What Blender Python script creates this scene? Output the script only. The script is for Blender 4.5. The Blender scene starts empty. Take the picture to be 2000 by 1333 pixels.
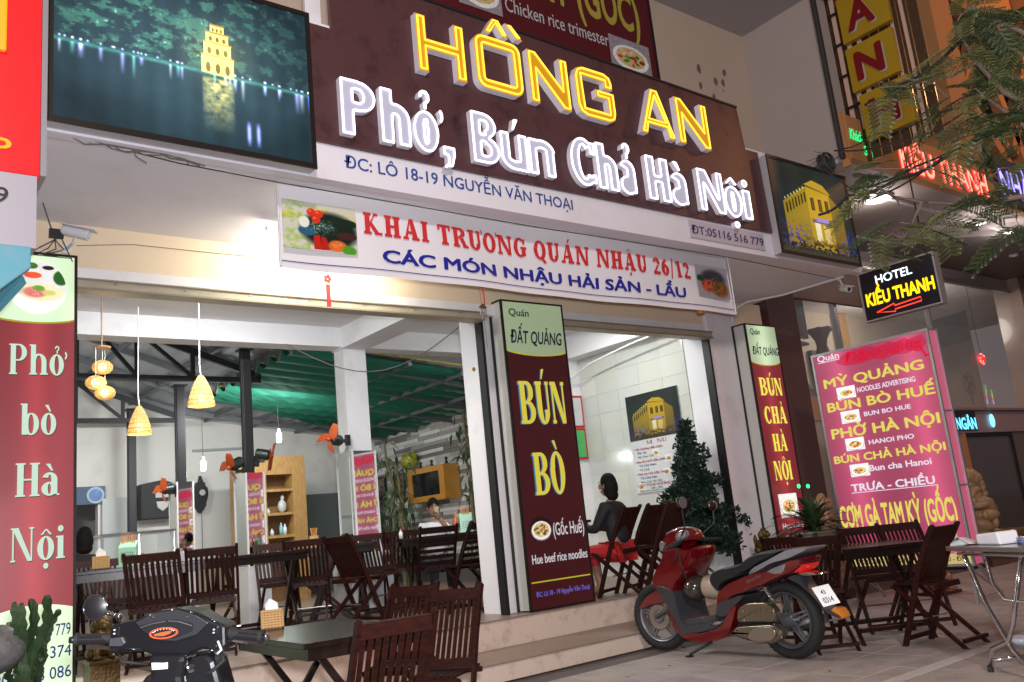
import bpy, bmesh, math, random
import numpy as np
from mathutils import Vector, Matrix
random.seed(7); RNG = np.random.RandomState(11)
S = bpy.context.scene
COL = S.collection
R = math.radians
# ---------------------------------------------------------------- camera
CAMH = 1.15; YAW, PIT, ROL = R(38.42), R(11.93), R(-5.78); FPX = 1700.0
_cy, _sy, _cp, _sp = math.cos(YAW), math.sin(YAW), math.cos(PIT), math.sin(PIT)
cF = Vector((_sy*_cp, _cy*_cp, _sp)); _rt = Vector((_cy, -_sy, 0)); _up = _rt.cross(cF)
_c, _s = math.cos(ROL), math.sin(ROL)
cR = _c*_rt + _s*_up; cU = -_s*_rt + _c*_up
cam = bpy.data.cameras.new('camera'); camo = bpy.data.objects.new('camera', cam); COL.objects.link(camo)
cam.sensor_width = 36; cam.lens = FPX/2000*36; cam.clip_end = 500; cam.clip_start = .05
m = Matrix((cR, cU, -cF)).transposed().to_4x4(); m.translation = Vector((0, 0, CAMH)); camo.matrix_world = m
S.camera = camo
# ---------------------------------------------------------------- world: a city night sky
w = bpy.data.worlds.new('World'); S.world = w; w.use_nodes = True
bg = w.node_tree.nodes['Background']; bg.inputs[0].default_value = (.50, .40, .42, 1); bg.inputs[1].default_value = .22
# street lighting: lamps of the road behind the photographer, and the photographer's small flash
def lamp(name, kind, loc, power, col, size=.2, aim=None, sy=None, spot=None):
    l = bpy.data.lights.new(name, kind); o = bpy.data.objects.new(name, l); COL.objects.link(o)
    l.energy = power; l.color = col; o.location = loc
    if kind == 'AREA':
        l.size = size
        if sy: l.shape = 'RECTANGLE'; l.size_y = sy
    else: l.shadow_soft_size = size
    if spot: l.spot_size = spot; l.spot_blend = .6
    if aim is not None: o.rotation_euler = (Vector(aim)-Vector(loc)).to_track_quat('-Z', 'Y').to_euler()
    return o
lamp('street_lamp_light', 'POINT', (-1.5, -4.5, 7.0), 2300, (1, .85, .81), .35)
lamp('sodium_street_lamp_light', 'POINT', (17, 1.2, 8.8), 620, (1, .42, .16), .3)
lamp('camera_flash', 'SPOT', (.05, -.05, 1.28), 1000, (.93, .93, 1), .06, aim=(.05+cF.x*5, -.05+cF.y*5, 1.28+cF.z*5), spot=R(110))
S.view_settings.view_transform = 'Standard'; S.view_settings.look = 'None'
S.view_settings.exposure = 0; S.view_settings.gamma = 1; S.view_settings.use_curve_mapping = False
S.render.engine = 'CYCLES'
S.cycles.use_denoising = True; S.cycles.max_bounces = 6; S.cycles.diffuse_bounces = 3; S.cycles.glossy_bounces = 3
S.cycles.transmission_bounces = 5; S.cycles.transparent_max_bounces = 12; S.cycles.sample_clamp_indirect = 6
S.cycles.caustics_reflective = False; S.cycles.caustics_refractive = False
# ---------------------------------------------------------------- photo ray -> point on a real plane
def _ray(x, y): return cF + cR*((x-1000)/FPX) - cU*((y-666.5)/FPX)
def aY(x, y, Y): d = _ray(x, y); return d*(Y/d.y) + Vector((0, 0, CAMH))
def aX(x, y, X): d = _ray(x, y); return d*(X/d.x) + Vector((0, 0, CAMH))
def aZ(x, y, Z): d = _ray(x, y); return d*((Z-CAMH)/d.z) + Vector((0, 0, CAMH))
def aD(x, y, D): return _ray(x, y)*D + Vector((0, 0, CAMH))
# ---------------------------------------------------------------- materials
MATS = {}
def mat(name, col, rough=.6, metal=0, noise=0, nscale=8, bump=0, bscale=40, emit=None, es=0, coat=0, trans=0, alpha=1, dirt=None, dscale=2.0, damt=.5, spec=None):
    if name in MATS: return MATS[name]
    mt = bpy.data.materials.new(name); mt.use_nodes = True; nt = mt.node_tree; b = nt.nodes['Principled BSDF']
    b.inputs['Base Color'].default_value = (*col, 1); b.inputs['Roughness'].default_value = rough; b.inputs['Metallic'].default_value = metal
    if coat: b.inputs['Coat Weight'].default_value = coat; b.inputs['Coat Roughness'].default_value = .05
    if trans: b.inputs['Transmission Weight'].default_value = trans
    if alpha < 1: b.inputs['Alpha'].default_value = alpha
    if spec is not None: b.inputs['Specular IOR Level'].default_value = spec
    if emit: b.inputs['Emission Color'].default_value = (*emit, 1); b.inputs['Emission Strength'].default_value = es
    N, L = nt.nodes, nt.links
    if noise or bump or dirt:
        tc = N.new('ShaderNodeTexCoord')
    last = None
    if noise:
        n = N.new('ShaderNodeTexNoise'); n.inputs['Scale'].default_value = nscale; n.inputs['Detail'].default_value = 6
        L.new(tc.outputs['Object'], n.inputs['Vector'])
        mx = N.new('ShaderNodeMix'); mx.data_type = 'RGBA'
        mx.inputs[6].default_value = (*[c*(1-noise) for c in col], 1); mx.inputs[7].default_value = (*[min(1, c*(1+noise)) for c in col], 1)
        L.new(n.outputs['Fac'], mx.inputs[0]); last = mx.outputs[2]
    if dirt:
        n = N.new('ShaderNodeTexNoise'); n.inputs['Scale'].default_value = dscale; n.inputs['Detail'].default_value = 8; n.inputs['Roughness'].default_value = .65
        L.new(tc.outputs['Object'], n.inputs['Vector'])
        r = N.new('ShaderNodeMapRange'); r.inputs[1].default_value = .52; r.inputs[2].default_value = .75; r.inputs[3].default_value = 0; r.inputs[4].default_value = damt
        L.new(n.outputs['Fac'], r.inputs[0])
        mx = N.new('ShaderNodeMix'); mx.data_type = 'RGBA'; mx.inputs[7].default_value = (*dirt, 1)
        if last: L.new(last, mx.inputs[6])
        else: mx.inputs[6].default_value = (*col, 1)
        L.new(r.outputs[0], mx.inputs[0]); last = mx.outputs[2]
    if last: L.new(last, b.inputs['Base Color'])
    if bump:
        n = N.new('ShaderNodeTexNoise'); n.inputs['Scale'].default_value = bscale; n.inputs['Detail'].default_value = 4
        L.new(tc.outputs['Object'], n.inputs['Vector'])
        bp = N.new('ShaderNodeBump'); bp.inputs['Strength'].default_value = bump; bp.inputs['Distance'].default_value = .01
        L.new(n.outputs['Fac'], bp.inputs['Height']); L.new(bp.outputs[0], b.inputs['Normal'])
    MATS[name] = mt; return mt
def wood(name, c0, c1, rough=.4, axis=(1, 12, 12), coat=.3, spec=None):
    if name in MATS: return MATS[name]
    mt = mat(name, c0, rough, coat=coat, spec=spec); nt = mt.node_tree; N, L = nt.nodes, nt.links; b = N['Principled BSDF']
    tc = N.new('ShaderNodeTexCoord'); mp = N.new('ShaderNodeMapping'); mp.inputs['Scale'].default_value = axis
    n = N.new('ShaderNodeTexNoise'); n.inputs['Scale'].default_value = 6; n.inputs['Detail'].default_value = 8
    mx = N.new('ShaderNodeMix'); mx.data_type = 'RGBA'; mx.inputs[6].default_value = (*c0, 1); mx.inputs[7].default_value = (*c1, 1)
    r = N.new('ShaderNodeMapRange'); r.inputs[1].default_value = .35; r.inputs[2].default_value = .65
    L.new(tc.outputs['Object'], mp.inputs[0]); L.new(mp.outputs[0], n.inputs['Vector']); L.new(n.outputs['Fac'], r.inputs[0]); L.new(r.outputs[0], mx.inputs[0])
    L.new(mx.outputs[2], b.inputs['Base Color'])
    bp = N.new('ShaderNodeBump'); bp.inputs['Strength'].default_value = .1; bp.inputs['Distance'].default_value = .002
    L.new(n.outputs['Fac'], bp.inputs['Height']); L.new(bp.outputs[0], b.inputs['Normal'])
    return mt
def emis(name, col, s=1.0):
    if name in MATS: return MATS[name]
    mt = bpy.data.materials.new(name); mt.use_nodes = True; nt = mt.node_tree; nt.nodes.clear()
    e = nt.nodes.new('ShaderNodeEmission'); o = nt.nodes.new('ShaderNodeOutputMaterial'); nt.links.new(e.outputs[0], o.inputs[0])
    e.inputs[0].default_value = (*col, 1); e.inputs[1].default_value = s; MATS[name] = mt; return mt
def backlit(name, col, s, tubes, fall, along='Z', film=None):
    """printed film lit from behind by fluorescent tubes: strength rises near each tube (object coordinate along an axis)"""
    if name in MATS: return MATS[name]
    mt = mat(name, tuple(c*.8 for c in (film or col)), .35); nt = mt.node_tree; N, L = nt.nodes, nt.links; b = N['Principled BSDF']
    tc = N.new('ShaderNodeTexCoord'); sp = N.new('ShaderNodeSeparateXYZ'); L.new(tc.outputs['Object'], sp.inputs[0])
    acc = None
    for t in tubes:
        a = N.new('ShaderNodeMath'); a.operation = 'SUBTRACT'; a.inputs[1].default_value = t; L.new(sp.outputs[along], a.inputs[0])
        q = N.new('ShaderNodeMath'); q.operation = 'DIVIDE'; q.inputs[1].default_value = fall; L.new(a.outputs[0], q.inputs[0])
        p = N.new('ShaderNodeMath'); p.operation = 'POWER'; p.inputs[1].default_value = 2; ab = N.new('ShaderNodeMath'); ab.operation = 'ABSOLUTE'
        L.new(q.outputs[0], ab.inputs[0]); L.new(ab.outputs[0], p.inputs[0])
        g = N.new('ShaderNodeMath'); g.operation = 'ADD'; g.inputs[1].default_value = 1; L.new(p.outputs[0], g.inputs[0])
        i = N.new('ShaderNodeMath'); i.operation = 'DIVIDE'; i.inputs[0].default_value = 1; L.new(g.outputs[0], i.inputs[1])
        if acc is None: acc = i.outputs[0]
        else:
            s2 = N.new('ShaderNodeMath'); s2.operation = 'ADD'; L.new(acc, s2.inputs[0]); L.new(i.outputs[0], s2.inputs[1]); acc = s2.outputs[0]
    mr = N.new('ShaderNodeMath'); mr.operation = 'MULTIPLY_ADD'; mr.inputs[1].default_value = s*1.0; mr.inputs[2].default_value = s*.35
    L.new(acc, mr.inputs[0]); L.new(mr.outputs[0], b.inputs['Emission Strength']); b.inputs['Emission Color'].default_value = (*col, 1)
    return mt
# ---------------------------------------------------------------- mesh builder
ORG = {}
def org(o): return ORG.get(o.name, Vector((0, 0, 0))) if o else Vector((0, 0, 0))
class MB:
    def __init__(s): s.v = []; s.f = []; s.m = []; s.uv = None
    def add(s, vs, fs, mi=0):
        k = len(s.v); s.v += [tuple(v) for v in vs]; s.f += [tuple(i+k for i in f) for f in fs]; s.m += [mi]*len(fs); return s
    def hexa(s, p, mi=0):
        return s.add(p, [(0, 3, 2, 1), (4, 5, 6, 7), (0, 1, 5, 4), (1, 2, 6, 5), (2, 3, 7, 6), (3, 0, 4, 7)], mi)
    def box(s, a, b, mi=0):
        x0, y0, z0 = [min(a[i], b[i]) for i in range(3)]; x1, y1, z1 = [max(a[i], b[i]) for i in range(3)]
        return s.hexa([(x0, y0, z0), (x1, y0, z0), (x1, y1, z0), (x0, y1, z0), (x0, y0, z1), (x1, y0, z1), (x1, y1, z1), (x0, y1, z1)], mi)
    def obox(s, c, sz, rz=0, rx=0, mi=0):
        M = Matrix.Translation(Vector(c)) @ Matrix.Rotation(rz, 4, 'Z') @ Matrix.Rotation(rx, 4, 'X'); a, b, d = [q/2 for q in sz]
        return s.hexa([M @ Vector(q) for q in ((-a, -b, -d), (a, -b, -d), (a, b, -d), (-a, b, -d), (-a, -b, d), (a, -b, d), (a, b, d), (-a, b, d))], mi)
    def beam(s, p, q, w_, h_, up=(0, 0, 1), mi=0):
        p, q = Vector(p), Vector(q); d = (q-p).normalized(); u = Vector(up)
        if abs(d.dot(u)) > .98: u = Vector((0, 1, 0))
        a = d.cross(u).normalized()*w_/2; b = a.cross(d).normalized()*h_/2
        return s.hexa([p-a-b, p+a-b, q+a-b, q-a-b, p-a+b, p+a+b, q+a+b, q-a+b], mi)
    def tube(s, pts, r, n=8, cap=True, mi=0):
        pts = [Vector(p) for p in pts]; rs = r if isinstance(r, (list, tuple)) else [r]*len(pts); k0 = len(s.v); V = []; Fc = []
        u = None
        for i, p in enumerate(pts):
            d = (pts[min(i+1, len(pts)-1)]-pts[max(i-1, 0)]).normalized()
            if u is None: u = d.orthogonal().normalized()
            u = (u-d*u.dot(d)); u = u.normalized() if u.length > 1e-6 else d.orthogonal().normalized(); v = d.cross(u)
            for j in range(n):
                a = 2*math.pi*j/n; V.append(p+(u*math.cos(a)+v*math.sin(a))*rs[i])
        for i in range(len(pts)-1):
            for j in range(n): Fc.append((i*n+j, i*n+(j+1) % n, (i+1)*n+(j+1) % n, (i+1)*n+j))
        if cap: Fc.append(tuple(range(n))[::-1]); Fc.append(tuple((len(pts)-1)*n+j for j in range(n)))
        return s.add(V, Fc, mi)
    def lathe(s, prof, c=(0, 0, 0), n=20, axis='Z', mi=0, sx=1, sy=1):
        c = Vector(c); V = []; Fc = []
        for (r, z) in prof:
            for j in range(n):
                a = 2*math.pi*j/n; x, y = r*math.cos(a)*sx, r*math.sin(a)*sy
                V.append(c+Vector({'Z': (x, y, z), 'X': (z, x, y), 'Y': (x, z, y)}[axis]))
        for i in range(len(prof)-1):
            for j in range(n): Fc.append((i*n+j, i*n+(j+1) % n, (i+1)*n+(j+1) % n, (i+1)*n+j))
        if prof[0][0] > 1e-5: Fc.append(tuple(range(n))[::-1])
        if prof[-1][0] > 1e-5: Fc.append(tuple((len(prof)-1)*n+j for j in range(n)))
        return s.add(V, Fc, mi)
    def ell(s, c, r, n=14, m_=9, rot=None, mi=0):
        V = []; Fc = []; c = Vector(c)
        for i in range(m_+1):
            t = math.pi*i/m_
            for j in range(n):
                a = 2*math.pi*j/n; p = Vector((r[0]*math.sin(t)*math.cos(a), r[1]*math.sin(t)*math.sin(a), r[2]*math.cos(t)))
                V.append(c+(rot @ p if rot else p))
        for i in range(m_):
            for j in range(n): Fc.append((i*n+j, (i+1)*n+j, (i+1)*n+(j+1) % n, i*n+(j+1) % n))
        return s.add(V, Fc, mi)
    def prism(s, pa, pb, mi=0):
        n = len(pa); return s.add(list(pa)+list(pb), [tuple(range(n))[::-1], tuple(range(n, 2*n))]+[(i, (i+1) % n, n+(i+1) % n, n+i) for i in range(n)], mi)
    def torus(s, c, Rr, r, axis='X', n=28, k=10, sq=1, mi=0):
        V = []; Fc = []; c = Vector(c)
        for i in range(n):
            a = 2*math.pi*i/n
            for j in range(k):
                b = 2*math.pi*j/k; rr = Rr+r*math.cos(b); t = r*math.sin(b)*sq; x, y = rr*math.cos(a), rr*math.sin(a)
                V.append(c+Vector({'X': (t, x, y), 'Y': (x, t, y), 'Z': (x, y, t)}[axis]))
        for i in range(n):
            for j in range(k): Fc.append((i*k+j, ((i+1) % n)*k+j, ((i+1) % n)*k+(j+1) % k, i*k+(j+1) % k))
        return s.add(V, Fc, mi)
    def mesh(s, name, mats, o=Vector((0, 0, 0)), smooth=False):
        me = bpy.data.meshes.new(name); me.from_pydata([tuple(Vector(v)-o) for v in s.v], [], s.f)
        for mt in (mats if isinstance(mats, (list, tuple)) else [mats]): me.materials.append(mt)
        if len(set(s.m)) > 1: me.polygons.foreach_set('material_index', s.m)
        if s.uv: 
            ul = me.uv_layers.new(name='UVMap'); ul.data.foreach_set('uv', [c for uv in s.uv for c in uv])
        if smooth: me.polygons.foreach_set('use_smooth', [True]*len(me.polygons))
        me.update(); return me
    def build(s, name, mats, parent=None, bevel=0, smooth=False, sub=0, angle=None):
        o_ = org(parent); me = s.mesh(name, mats, o_, smooth)
        if smooth:
            bm = bmesh.new(); bm.from_mesh(me); bmesh.ops.recalc_face_normals(bm, faces=bm.faces); bm.to_mesh(me); bm.free()
        ob = bpy.data.objects.new(name, me); COL.objects.link(ob)
        if parent: ob.parent = parent; ORG[ob.name] = o_
        if bevel:
            b = ob.modifiers.new('bevel', 'BEVEL'); b.width = bevel; b.segments = 2; b.limit_method = 'ANGLE'
        if sub:
            b = ob.modifiers.new('sub', 'SUBSURF'); b.levels = b.render_levels = sub
        if smooth and angle:
            try: me.set_sharp_from_angle(angle=R(angle))
            except Exception: pass
            wn = ob.modifiers.new('weighted', 'WEIGHTED_NORMAL'); wn.keep_sharp = True; wn.weight = 90
        return ob
def tag(o, label=None, cat=None, group=None, kind=None):
    if label: o['label'] = label
    if cat: o['category'] = cat
    if group: o['group'] = group
    if kind: o['kind'] = kind
    return o
def thing(name, label, cat, loc=(0, 0, 0), rz=0, group=None, kind=None):
    o = bpy.data.objects.new(name, None); COL.objects.link(o); o.location = loc; o.rotation_euler.z = rz
    ORG[o.name] = Vector(loc) if rz == 0 else Vector((0, 0, 0)); o.empty_display_size = .1
    return tag(o, label, cat, group, kind)
def place(o, loc, rz=0, rx=0):   # for things modelled round their own origin
    o.location = loc; o.rotation_euler = (rx, 0, rz); return o
def kids(o): return [c for c in bpy.data.objects if c.parent == o]
KC = {}
def dup(root, loc, rz=0, label=None, group=None, sc=None, cat=None):
    if root.name not in KC: KC[root.name] = [(c, kids(c)) for c in kids(root)]
    r = root.copy(); COL.objects.link(r); r.location = loc; r.rotation_euler = (0, 0, rz)
    if sc: r.scale = sc
    if label: r['label'] = label
    if group: r['group'] = group
    for c, gs in KC[root.name]:
        d = c.copy(); COL.objects.link(d); d.parent = r
        for g in gs:
            e = g.copy(); COL.objects.link(e); e.parent = d
    return r
# ---------------------------------------------------------------- lettering
TC = {}; UF = (1, 0, 0); VF = (0, 0, 1)
def raw_text(s, bold=0.0):
    k = (s, bold)
    if k in TC: return TC[k]
    s0 = s; s = s.replace('Ở', 'Ỏ').replace('Ơ', 'O').replace('ơ', 'o').replace('ở', 'ỏ')
    cu = bpy.data.curves.new('t', 'FONT'); cu.body = s; cu.size = 1; cu.resolution_u = 3
    ob = bpy.data.objects.new('t', cu); me = bpy.data.meshes.new_from_object(ob)
    v = np.array([tuple(q.co) for q in me.vertices]).reshape(-1, 3)[:, :2]; f = [tuple(p.vertices) for p in me.polygons]
    bpy.data.objects.remove(ob); bpy.data.meshes.remove(me); bpy.data.curves.remove(cu)
    for i, c_ in enumerate(s0):        # the horn of the letters Ơ and ơ, drawn on
        if c_ in 'ƠỞơở':
            pv, _ = raw_text(s[:i+1], 0.0); x1 = pv[:, 0].max(); y1 = (CAP if c_ in 'ƠỞ' else .50); n = len(v)
            v = np.vstack([v, np.array([(x1-.10, y1-.10), (x1-.02, y1-.13), (x1+.045, y1-.02), (x1+.05, y1+.07), (x1-.015, y1+.07), (x1-.025, y1)])]); f = f+[tuple(range(n, n+6))]
    if bold:      # heavier strokes: stacked copies, each a hair above the last
        V2 = []; F2 = []; n = len(v)
        for i, (dx, dy) in enumerate(((0, 0), (1, 0), (-1, 0), (0, .8), (0, -.8), (.7, .6), (-.7, .6), (.7, -.6), (-.7, -.6))):
            V2.append(np.c_[v+np.array((dx, dy))*bold, np.full(n, i*.5)]); F2 += [tuple(a+i*n for a in t) for t in f]
        v, f = np.vstack(V2), F2
    TC[k] = (v, f); return v, f
CAP = .727
def text(name, s, O, U, V, w_, cap, mt, parent=None, bold=0.0, lift=.004, thick=0, slant=0, bend=0, glyphs=None, label=None):
    """s fitted to width w_ with capital height cap, baseline starting at O"""
    if glyphs is None: v, f = raw_text(s, bold); ch = CAP
    else: v, f, ch = glyphs
    O, U, V = Vector(O), Vector(U), Vector(V); N = U.cross(V)
    x0, x1 = v[:, 0].min(), v[:, 0].max(); sx = w_/(x1-x0); sy = cap/ch
    P = []
    for q in v:
        x = (q[0]-x0)*sx; y = q[1]*sy; z = (q[2]*.0004 if len(q) > 2 else 0)
        P.append(O+U*(x+y*slant)+V*y+N*(lift+z))
    b = MB(); 
    if thick:
        n = len(P); b.add(P, f); b.add([p-N*thick for p in P], [t[::-1] for t in f])
        cnt = {}
        for t in f:
            for i in range(len(t)):
                e = (t[i], t[(i+1) % len(t)]); cnt[e] = 1
        side = [e for e in cnt if (e[1], e[0]) not in cnt]
        b.f += [(a+n, c+n, c, a) for a, c in side]; b.m += [1]*len(side)
    else: b.add(P, f)
    o = b.build(name, mt, parent)
    if label: o['label'] = label
    return o
# serif glyphs: pieces of stems, bowls and slabs
def glyph(ch, T, t, sf, lowx=.68):
    P = []
    rect = lambda a, b, c, d: P.append([(a, b), (c, b), (c, d), (a, d)])
    def ring(cx, cy, rx, ry, a0=0, a1=360, tx=T, ty=t, n=28):
        k = max(3, int(n*abs(a1-a0)/360)); o = []; i_ = []
        for j in range(k+1):
            a = R(a0+(a1-a0)*j/k); o.append((cx+rx*math.cos(a), cy+ry*math.sin(a))); i_.append((cx+(rx-tx)*math.cos(a), cy+(ry-ty)*math.sin(a)))
        for j in range(k): P.append([o[j], o[j+1], i_[j+1], i_[j]])
    def serif(x, y, w_=T, up=True): rect(x-sf, y, x+w_+sf, y+t) if up else rect(x-sf, y-t, x+w_+sf, y)
    def stem(x, h=1.0, w_=T, top=True, bot=True, y0=0.0):
        rect(x, y0, x+w_, h)
        if top: serif(x, h, w_, False)
        if bot: serif(x, y0, w_)
    W = .75; base = ch
    acc = {'À': 'A`', 'Á': "A'", 'Â': 'A^', 'Ậ': 'A^.', 'Ả': 'A?', 'Ò': 'O`', 'Ố': "O^'", 'Ộ': 'O^.', 'Ồ': 'O^`', 'Ô': 'O^', 'Ơ': 'O+', 'Ư': 'U+', 'Ú': "U'", 'à': 'a`', 'ò': 'o`', 'ở': 'o+?', 'ộ': 'o^.', 'ú': "u'", 'ả': 'a?'}
    marks = ''
    if ch in acc: base, marks = acc[ch][0], acc[ch][1:]
    low = base in 'aoun'; xh = lowx
    if base == 'H': stem(sf); stem(sf+.45); rect(sf+T, .5-t/2, sf+.46, .5+t/2); W = .45+T+2*sf
    elif base == 'I': stem(sf); W = T+2*sf
    elif base == 'N': stem(sf, 1, t*1.1, True, True); stem(.62+sf, 1, t*1.1, True, False); P.append([(sf-.02, 1), (sf+T, 1), (.62+sf+t, 0), (.62+sf-T*.75+t, 0)]); W = .62+T*.6+2*sf
    elif base == 'A':
        P.append([(sf, 0), (sf+t*1.2, 0), (.42, 1), (.36, 1)]); P.append([(.34, 1), (.34+T*.9, 1), (.62+T*.7+sf*.3, 0), (.62-T*.3, 0)]); rect(.2, .28, .6, .28+t)
        rect(0, 0, sf*2+t*1.2, t); rect(.62-T*.3-sf, 0, .62+T*.7+sf*1.3, t); W = .62+T*.7+sf*1.3
    elif base in 'BPR':
        rect(sf, 0, sf+T, 1); rect(0, 1-t, sf+T+.12, 1); rect(0, 0, sf+T+(.12 if base == 'B' else sf), t)
        ring(sf+T+.1, .75 if base != 'P' else .72, .26+T*.35, .25 if base != 'P' else .28, -90, 90); rect(sf+T, .5-t*.5 if base != 'P' else .44, sf+T+.12, .5+t*.5 if base != 'P' else .44+t)
        if base == 'B': ring(sf+T+.1, .27, .3+T*.4, .27, -90, 90)
        if base == 'R': P.append([(sf+T+.06, .5), (sf+T+.08+T, .5), (sf+T+.3+T*.9, 0), (sf+T+.3, 0)]); rect(sf+T+.24, 0, sf+T+.34+T, t)
        W = sf+T+.1+.3+T*.4
    elif base in 'OQ': ring(.4, .5, .4, .52); W = .8; (P.append([(.36, .12), (.5, .2), (.8, -.14), (.62, -.2)]) if base == 'Q' else 0)
    elif base in 'CG':
        ring(.4, .5, .4, .52, 48, 318); rect(.6, .68, .6+t, .95); W = .76
        if base == 'G': rect(.5, .06, .5+T, .45); rect(.5-sf, .42, .5+T+sf, .42+t)
        else: rect(.6, .06, .6+t*.8, .26)
    elif base == 'K': stem(sf); P.append([(sf+T, .38), (sf+T, .38+t*1.6), (.62, 1), (.52, 1)]); P.append([(sf+T+.06, .62), (sf+T+.06-.08, .42), (.6, 0), (.6+T, 0)]); rect(.5, 1-t, .72, 1); rect(.54, 0, .68+T, t); W = .68+T
    elif base == 'T': rect(0, 1-t, .74, 1); rect(0, .72, t*.9, 1); rect(.74-t*.9, .72, .74, 1); stem(.37-T/2, 1, T, False, True); W = .74
    elif base == 'U': ring(sf+.33, .33, .33, .35, 180, 360); rect(sf, .33, sf+T, 1); rect(sf+.66-t*1.2, .33, sf+.66, 1); serif(sf, 1, T, False); serif(sf+.66-t*1.2, 1, t, False); W = .66+2*sf
    elif base == 'M': stem(sf, 1, t); stem(.75+sf, 1, T); P.append([(sf, 1), (sf+T, 1), (sf+.45, 0), (sf+.37, 0)]); P.append([(sf+.37, 0), (sf+.45, 0), (sf+.8, 1), (sf+.72, 1)]); W = .75+T+2*sf
    elif base == '2': ring(.28, .72, .28, .28, -30, 180, T, t*1.2); P.append([(.30, .52), (.5, .6), (.2, .12), (0, .12)]); rect(0, 0, .56, .18); W = .58
    elif base == '6': ring(.3, .33, .3, .34); ring(.45, .42, .45, .58, 95, 185, T, t*1.5); W = .62
    elif base == '1': stem(.18, 1, T, False, True); rect(.04, .8, .2, .8+t); W = .36+T
    elif base == '/': P.append([(0, -.15), (.1, -.15), (.32, 1.1), (.22, 1.1)]); W = .34
    elif base == 'h': rect(sf, 0, sf+T, 1.0); rect(0, 1-t, sf+T, 1); serif(sf, 0); ring(sf+.31, xh-.25, .27+T*.2, .27, 0, 165, T, t*1.3); rect(sf+.31+.27+T*.2-T, 0, sf+.58+T*.2, xh-.24); serif(sf+.58-.8*T, 0); W = sf*2+.6+T*.2
    elif base == 'b': rect(sf, 0, sf+T, 1.0); rect(0, 1-t, sf+T, 1); ring(sf+T*.5+.24, xh/2, .3, xh/2+.02); W = .56+T*.5+sf
    elif base == 'o': ring(.29, xh/2, .29, xh/2+.02); W = .6
    elif base == 'a': ring(.26, .2, .25, .21); ring(.27, xh-.2, .25, .22, 0, 160, T, t*1.4); rect(.52-T, .04, .52, xh-.18); rect(.5, 0, .5+sf*1.6, t); W = .6
    elif base == 'i': rect(sf, 0, sf+T, xh); rect(0, xh-t, sf+T, xh); serif(sf, 0); ring(sf+T/2, .9, .1, .1, 0, 360, .1, .1, 12); W = T+2*sf
    elif base == 'u': rect(sf, .2, sf+T, xh); rect(sf+.30+T*.9, 0, sf+.30+T*1.9, xh); ring(sf+.17+T*.95, .24, .17+T*.95, .25, 180, 330, T, t*1.2); W = .3+T*1.9+2*sf
    elif base == 'n': rect(sf, 0, sf+T, xh); rect(sf+.30+T*.9, 0, sf+.30+T*1.9, xh-.22); ring(sf+.17+T*.95, xh-.24, .17+T*.95, .25, 0, 150, T, t*1.2); W = .3+T*1.9+2*sf
    elif base == ',': rect(0, 0, T*1.1, .17); P.append([(T*.4, .02), (T*1.1, .02), (T*.8, -.2), (0, -.24), (T*.4, -.12)]); W = T*1.2
    elif base == '-': rect(0, .3, .3, .42); W = .3
    elif base == ' ': W = .3
    top = (xh if low or base == 'i' else 1.0)+.06; cx = W/2
    for mk in marks:
        if mk == '`': P.append([(cx-.16, top+.22), (cx-.02, top+.22), (cx+.08, top), (cx+.02, top)])
        if mk == "'": P.append([(cx-.02, top), (cx+.04, top), (cx+.2, top+.24), (cx+.06, top+.24)])
        if mk == '^': P.append([(cx-.2, top), (cx-.12, top), (cx+.03, top+.17), (cx-.03, top+.17)]); P.append([(cx-.03, top+.17), (cx+.03, top+.17), (cx+.2, top), (cx+.12, top)]); top += .14; cx += .08
        if mk == '.': ring(W/2, -.19, .09, .09, 0, 360, .09, .09, 12)
        if mk == '?': k_ = 1 if sf else 1.45; ring(cx, top+.15*k_, .09*k_, .095*k_, -70, 190, .052*k_, .05*k_, 16); rect(cx-.02*k_, top-.02, cx+.032*k_, top+.09*k_)
        if mk == '+': ring(W-.02, (xh if low else 1)-.02, .14, .16, -60, 60, .07, .06, 12)
    return P, W
def serif_text(s, T=.2, t=.07, sf=.07, gap=.09, z0=0):
    V = []; F_ = []; x = 0; k = 0
    for ch in s:
        P, W = glyph(ch, T, t, sf)
        for poly in P:
            area = sum(poly[i][0]*poly[(i+1) % len(poly)][1]-poly[(i+1) % len(poly)][0]*poly[i][1] for i in range(len(poly)))
            if area < 0: poly = poly[::-1]
            n = len(V); V += [(x+p[0], p[1], k % 9) for p in poly]; F_.append(tuple(range(n, n+len(poly)))); k += 1
        x += W+gap
    return np.array(V, float), F_, 1.0
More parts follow.
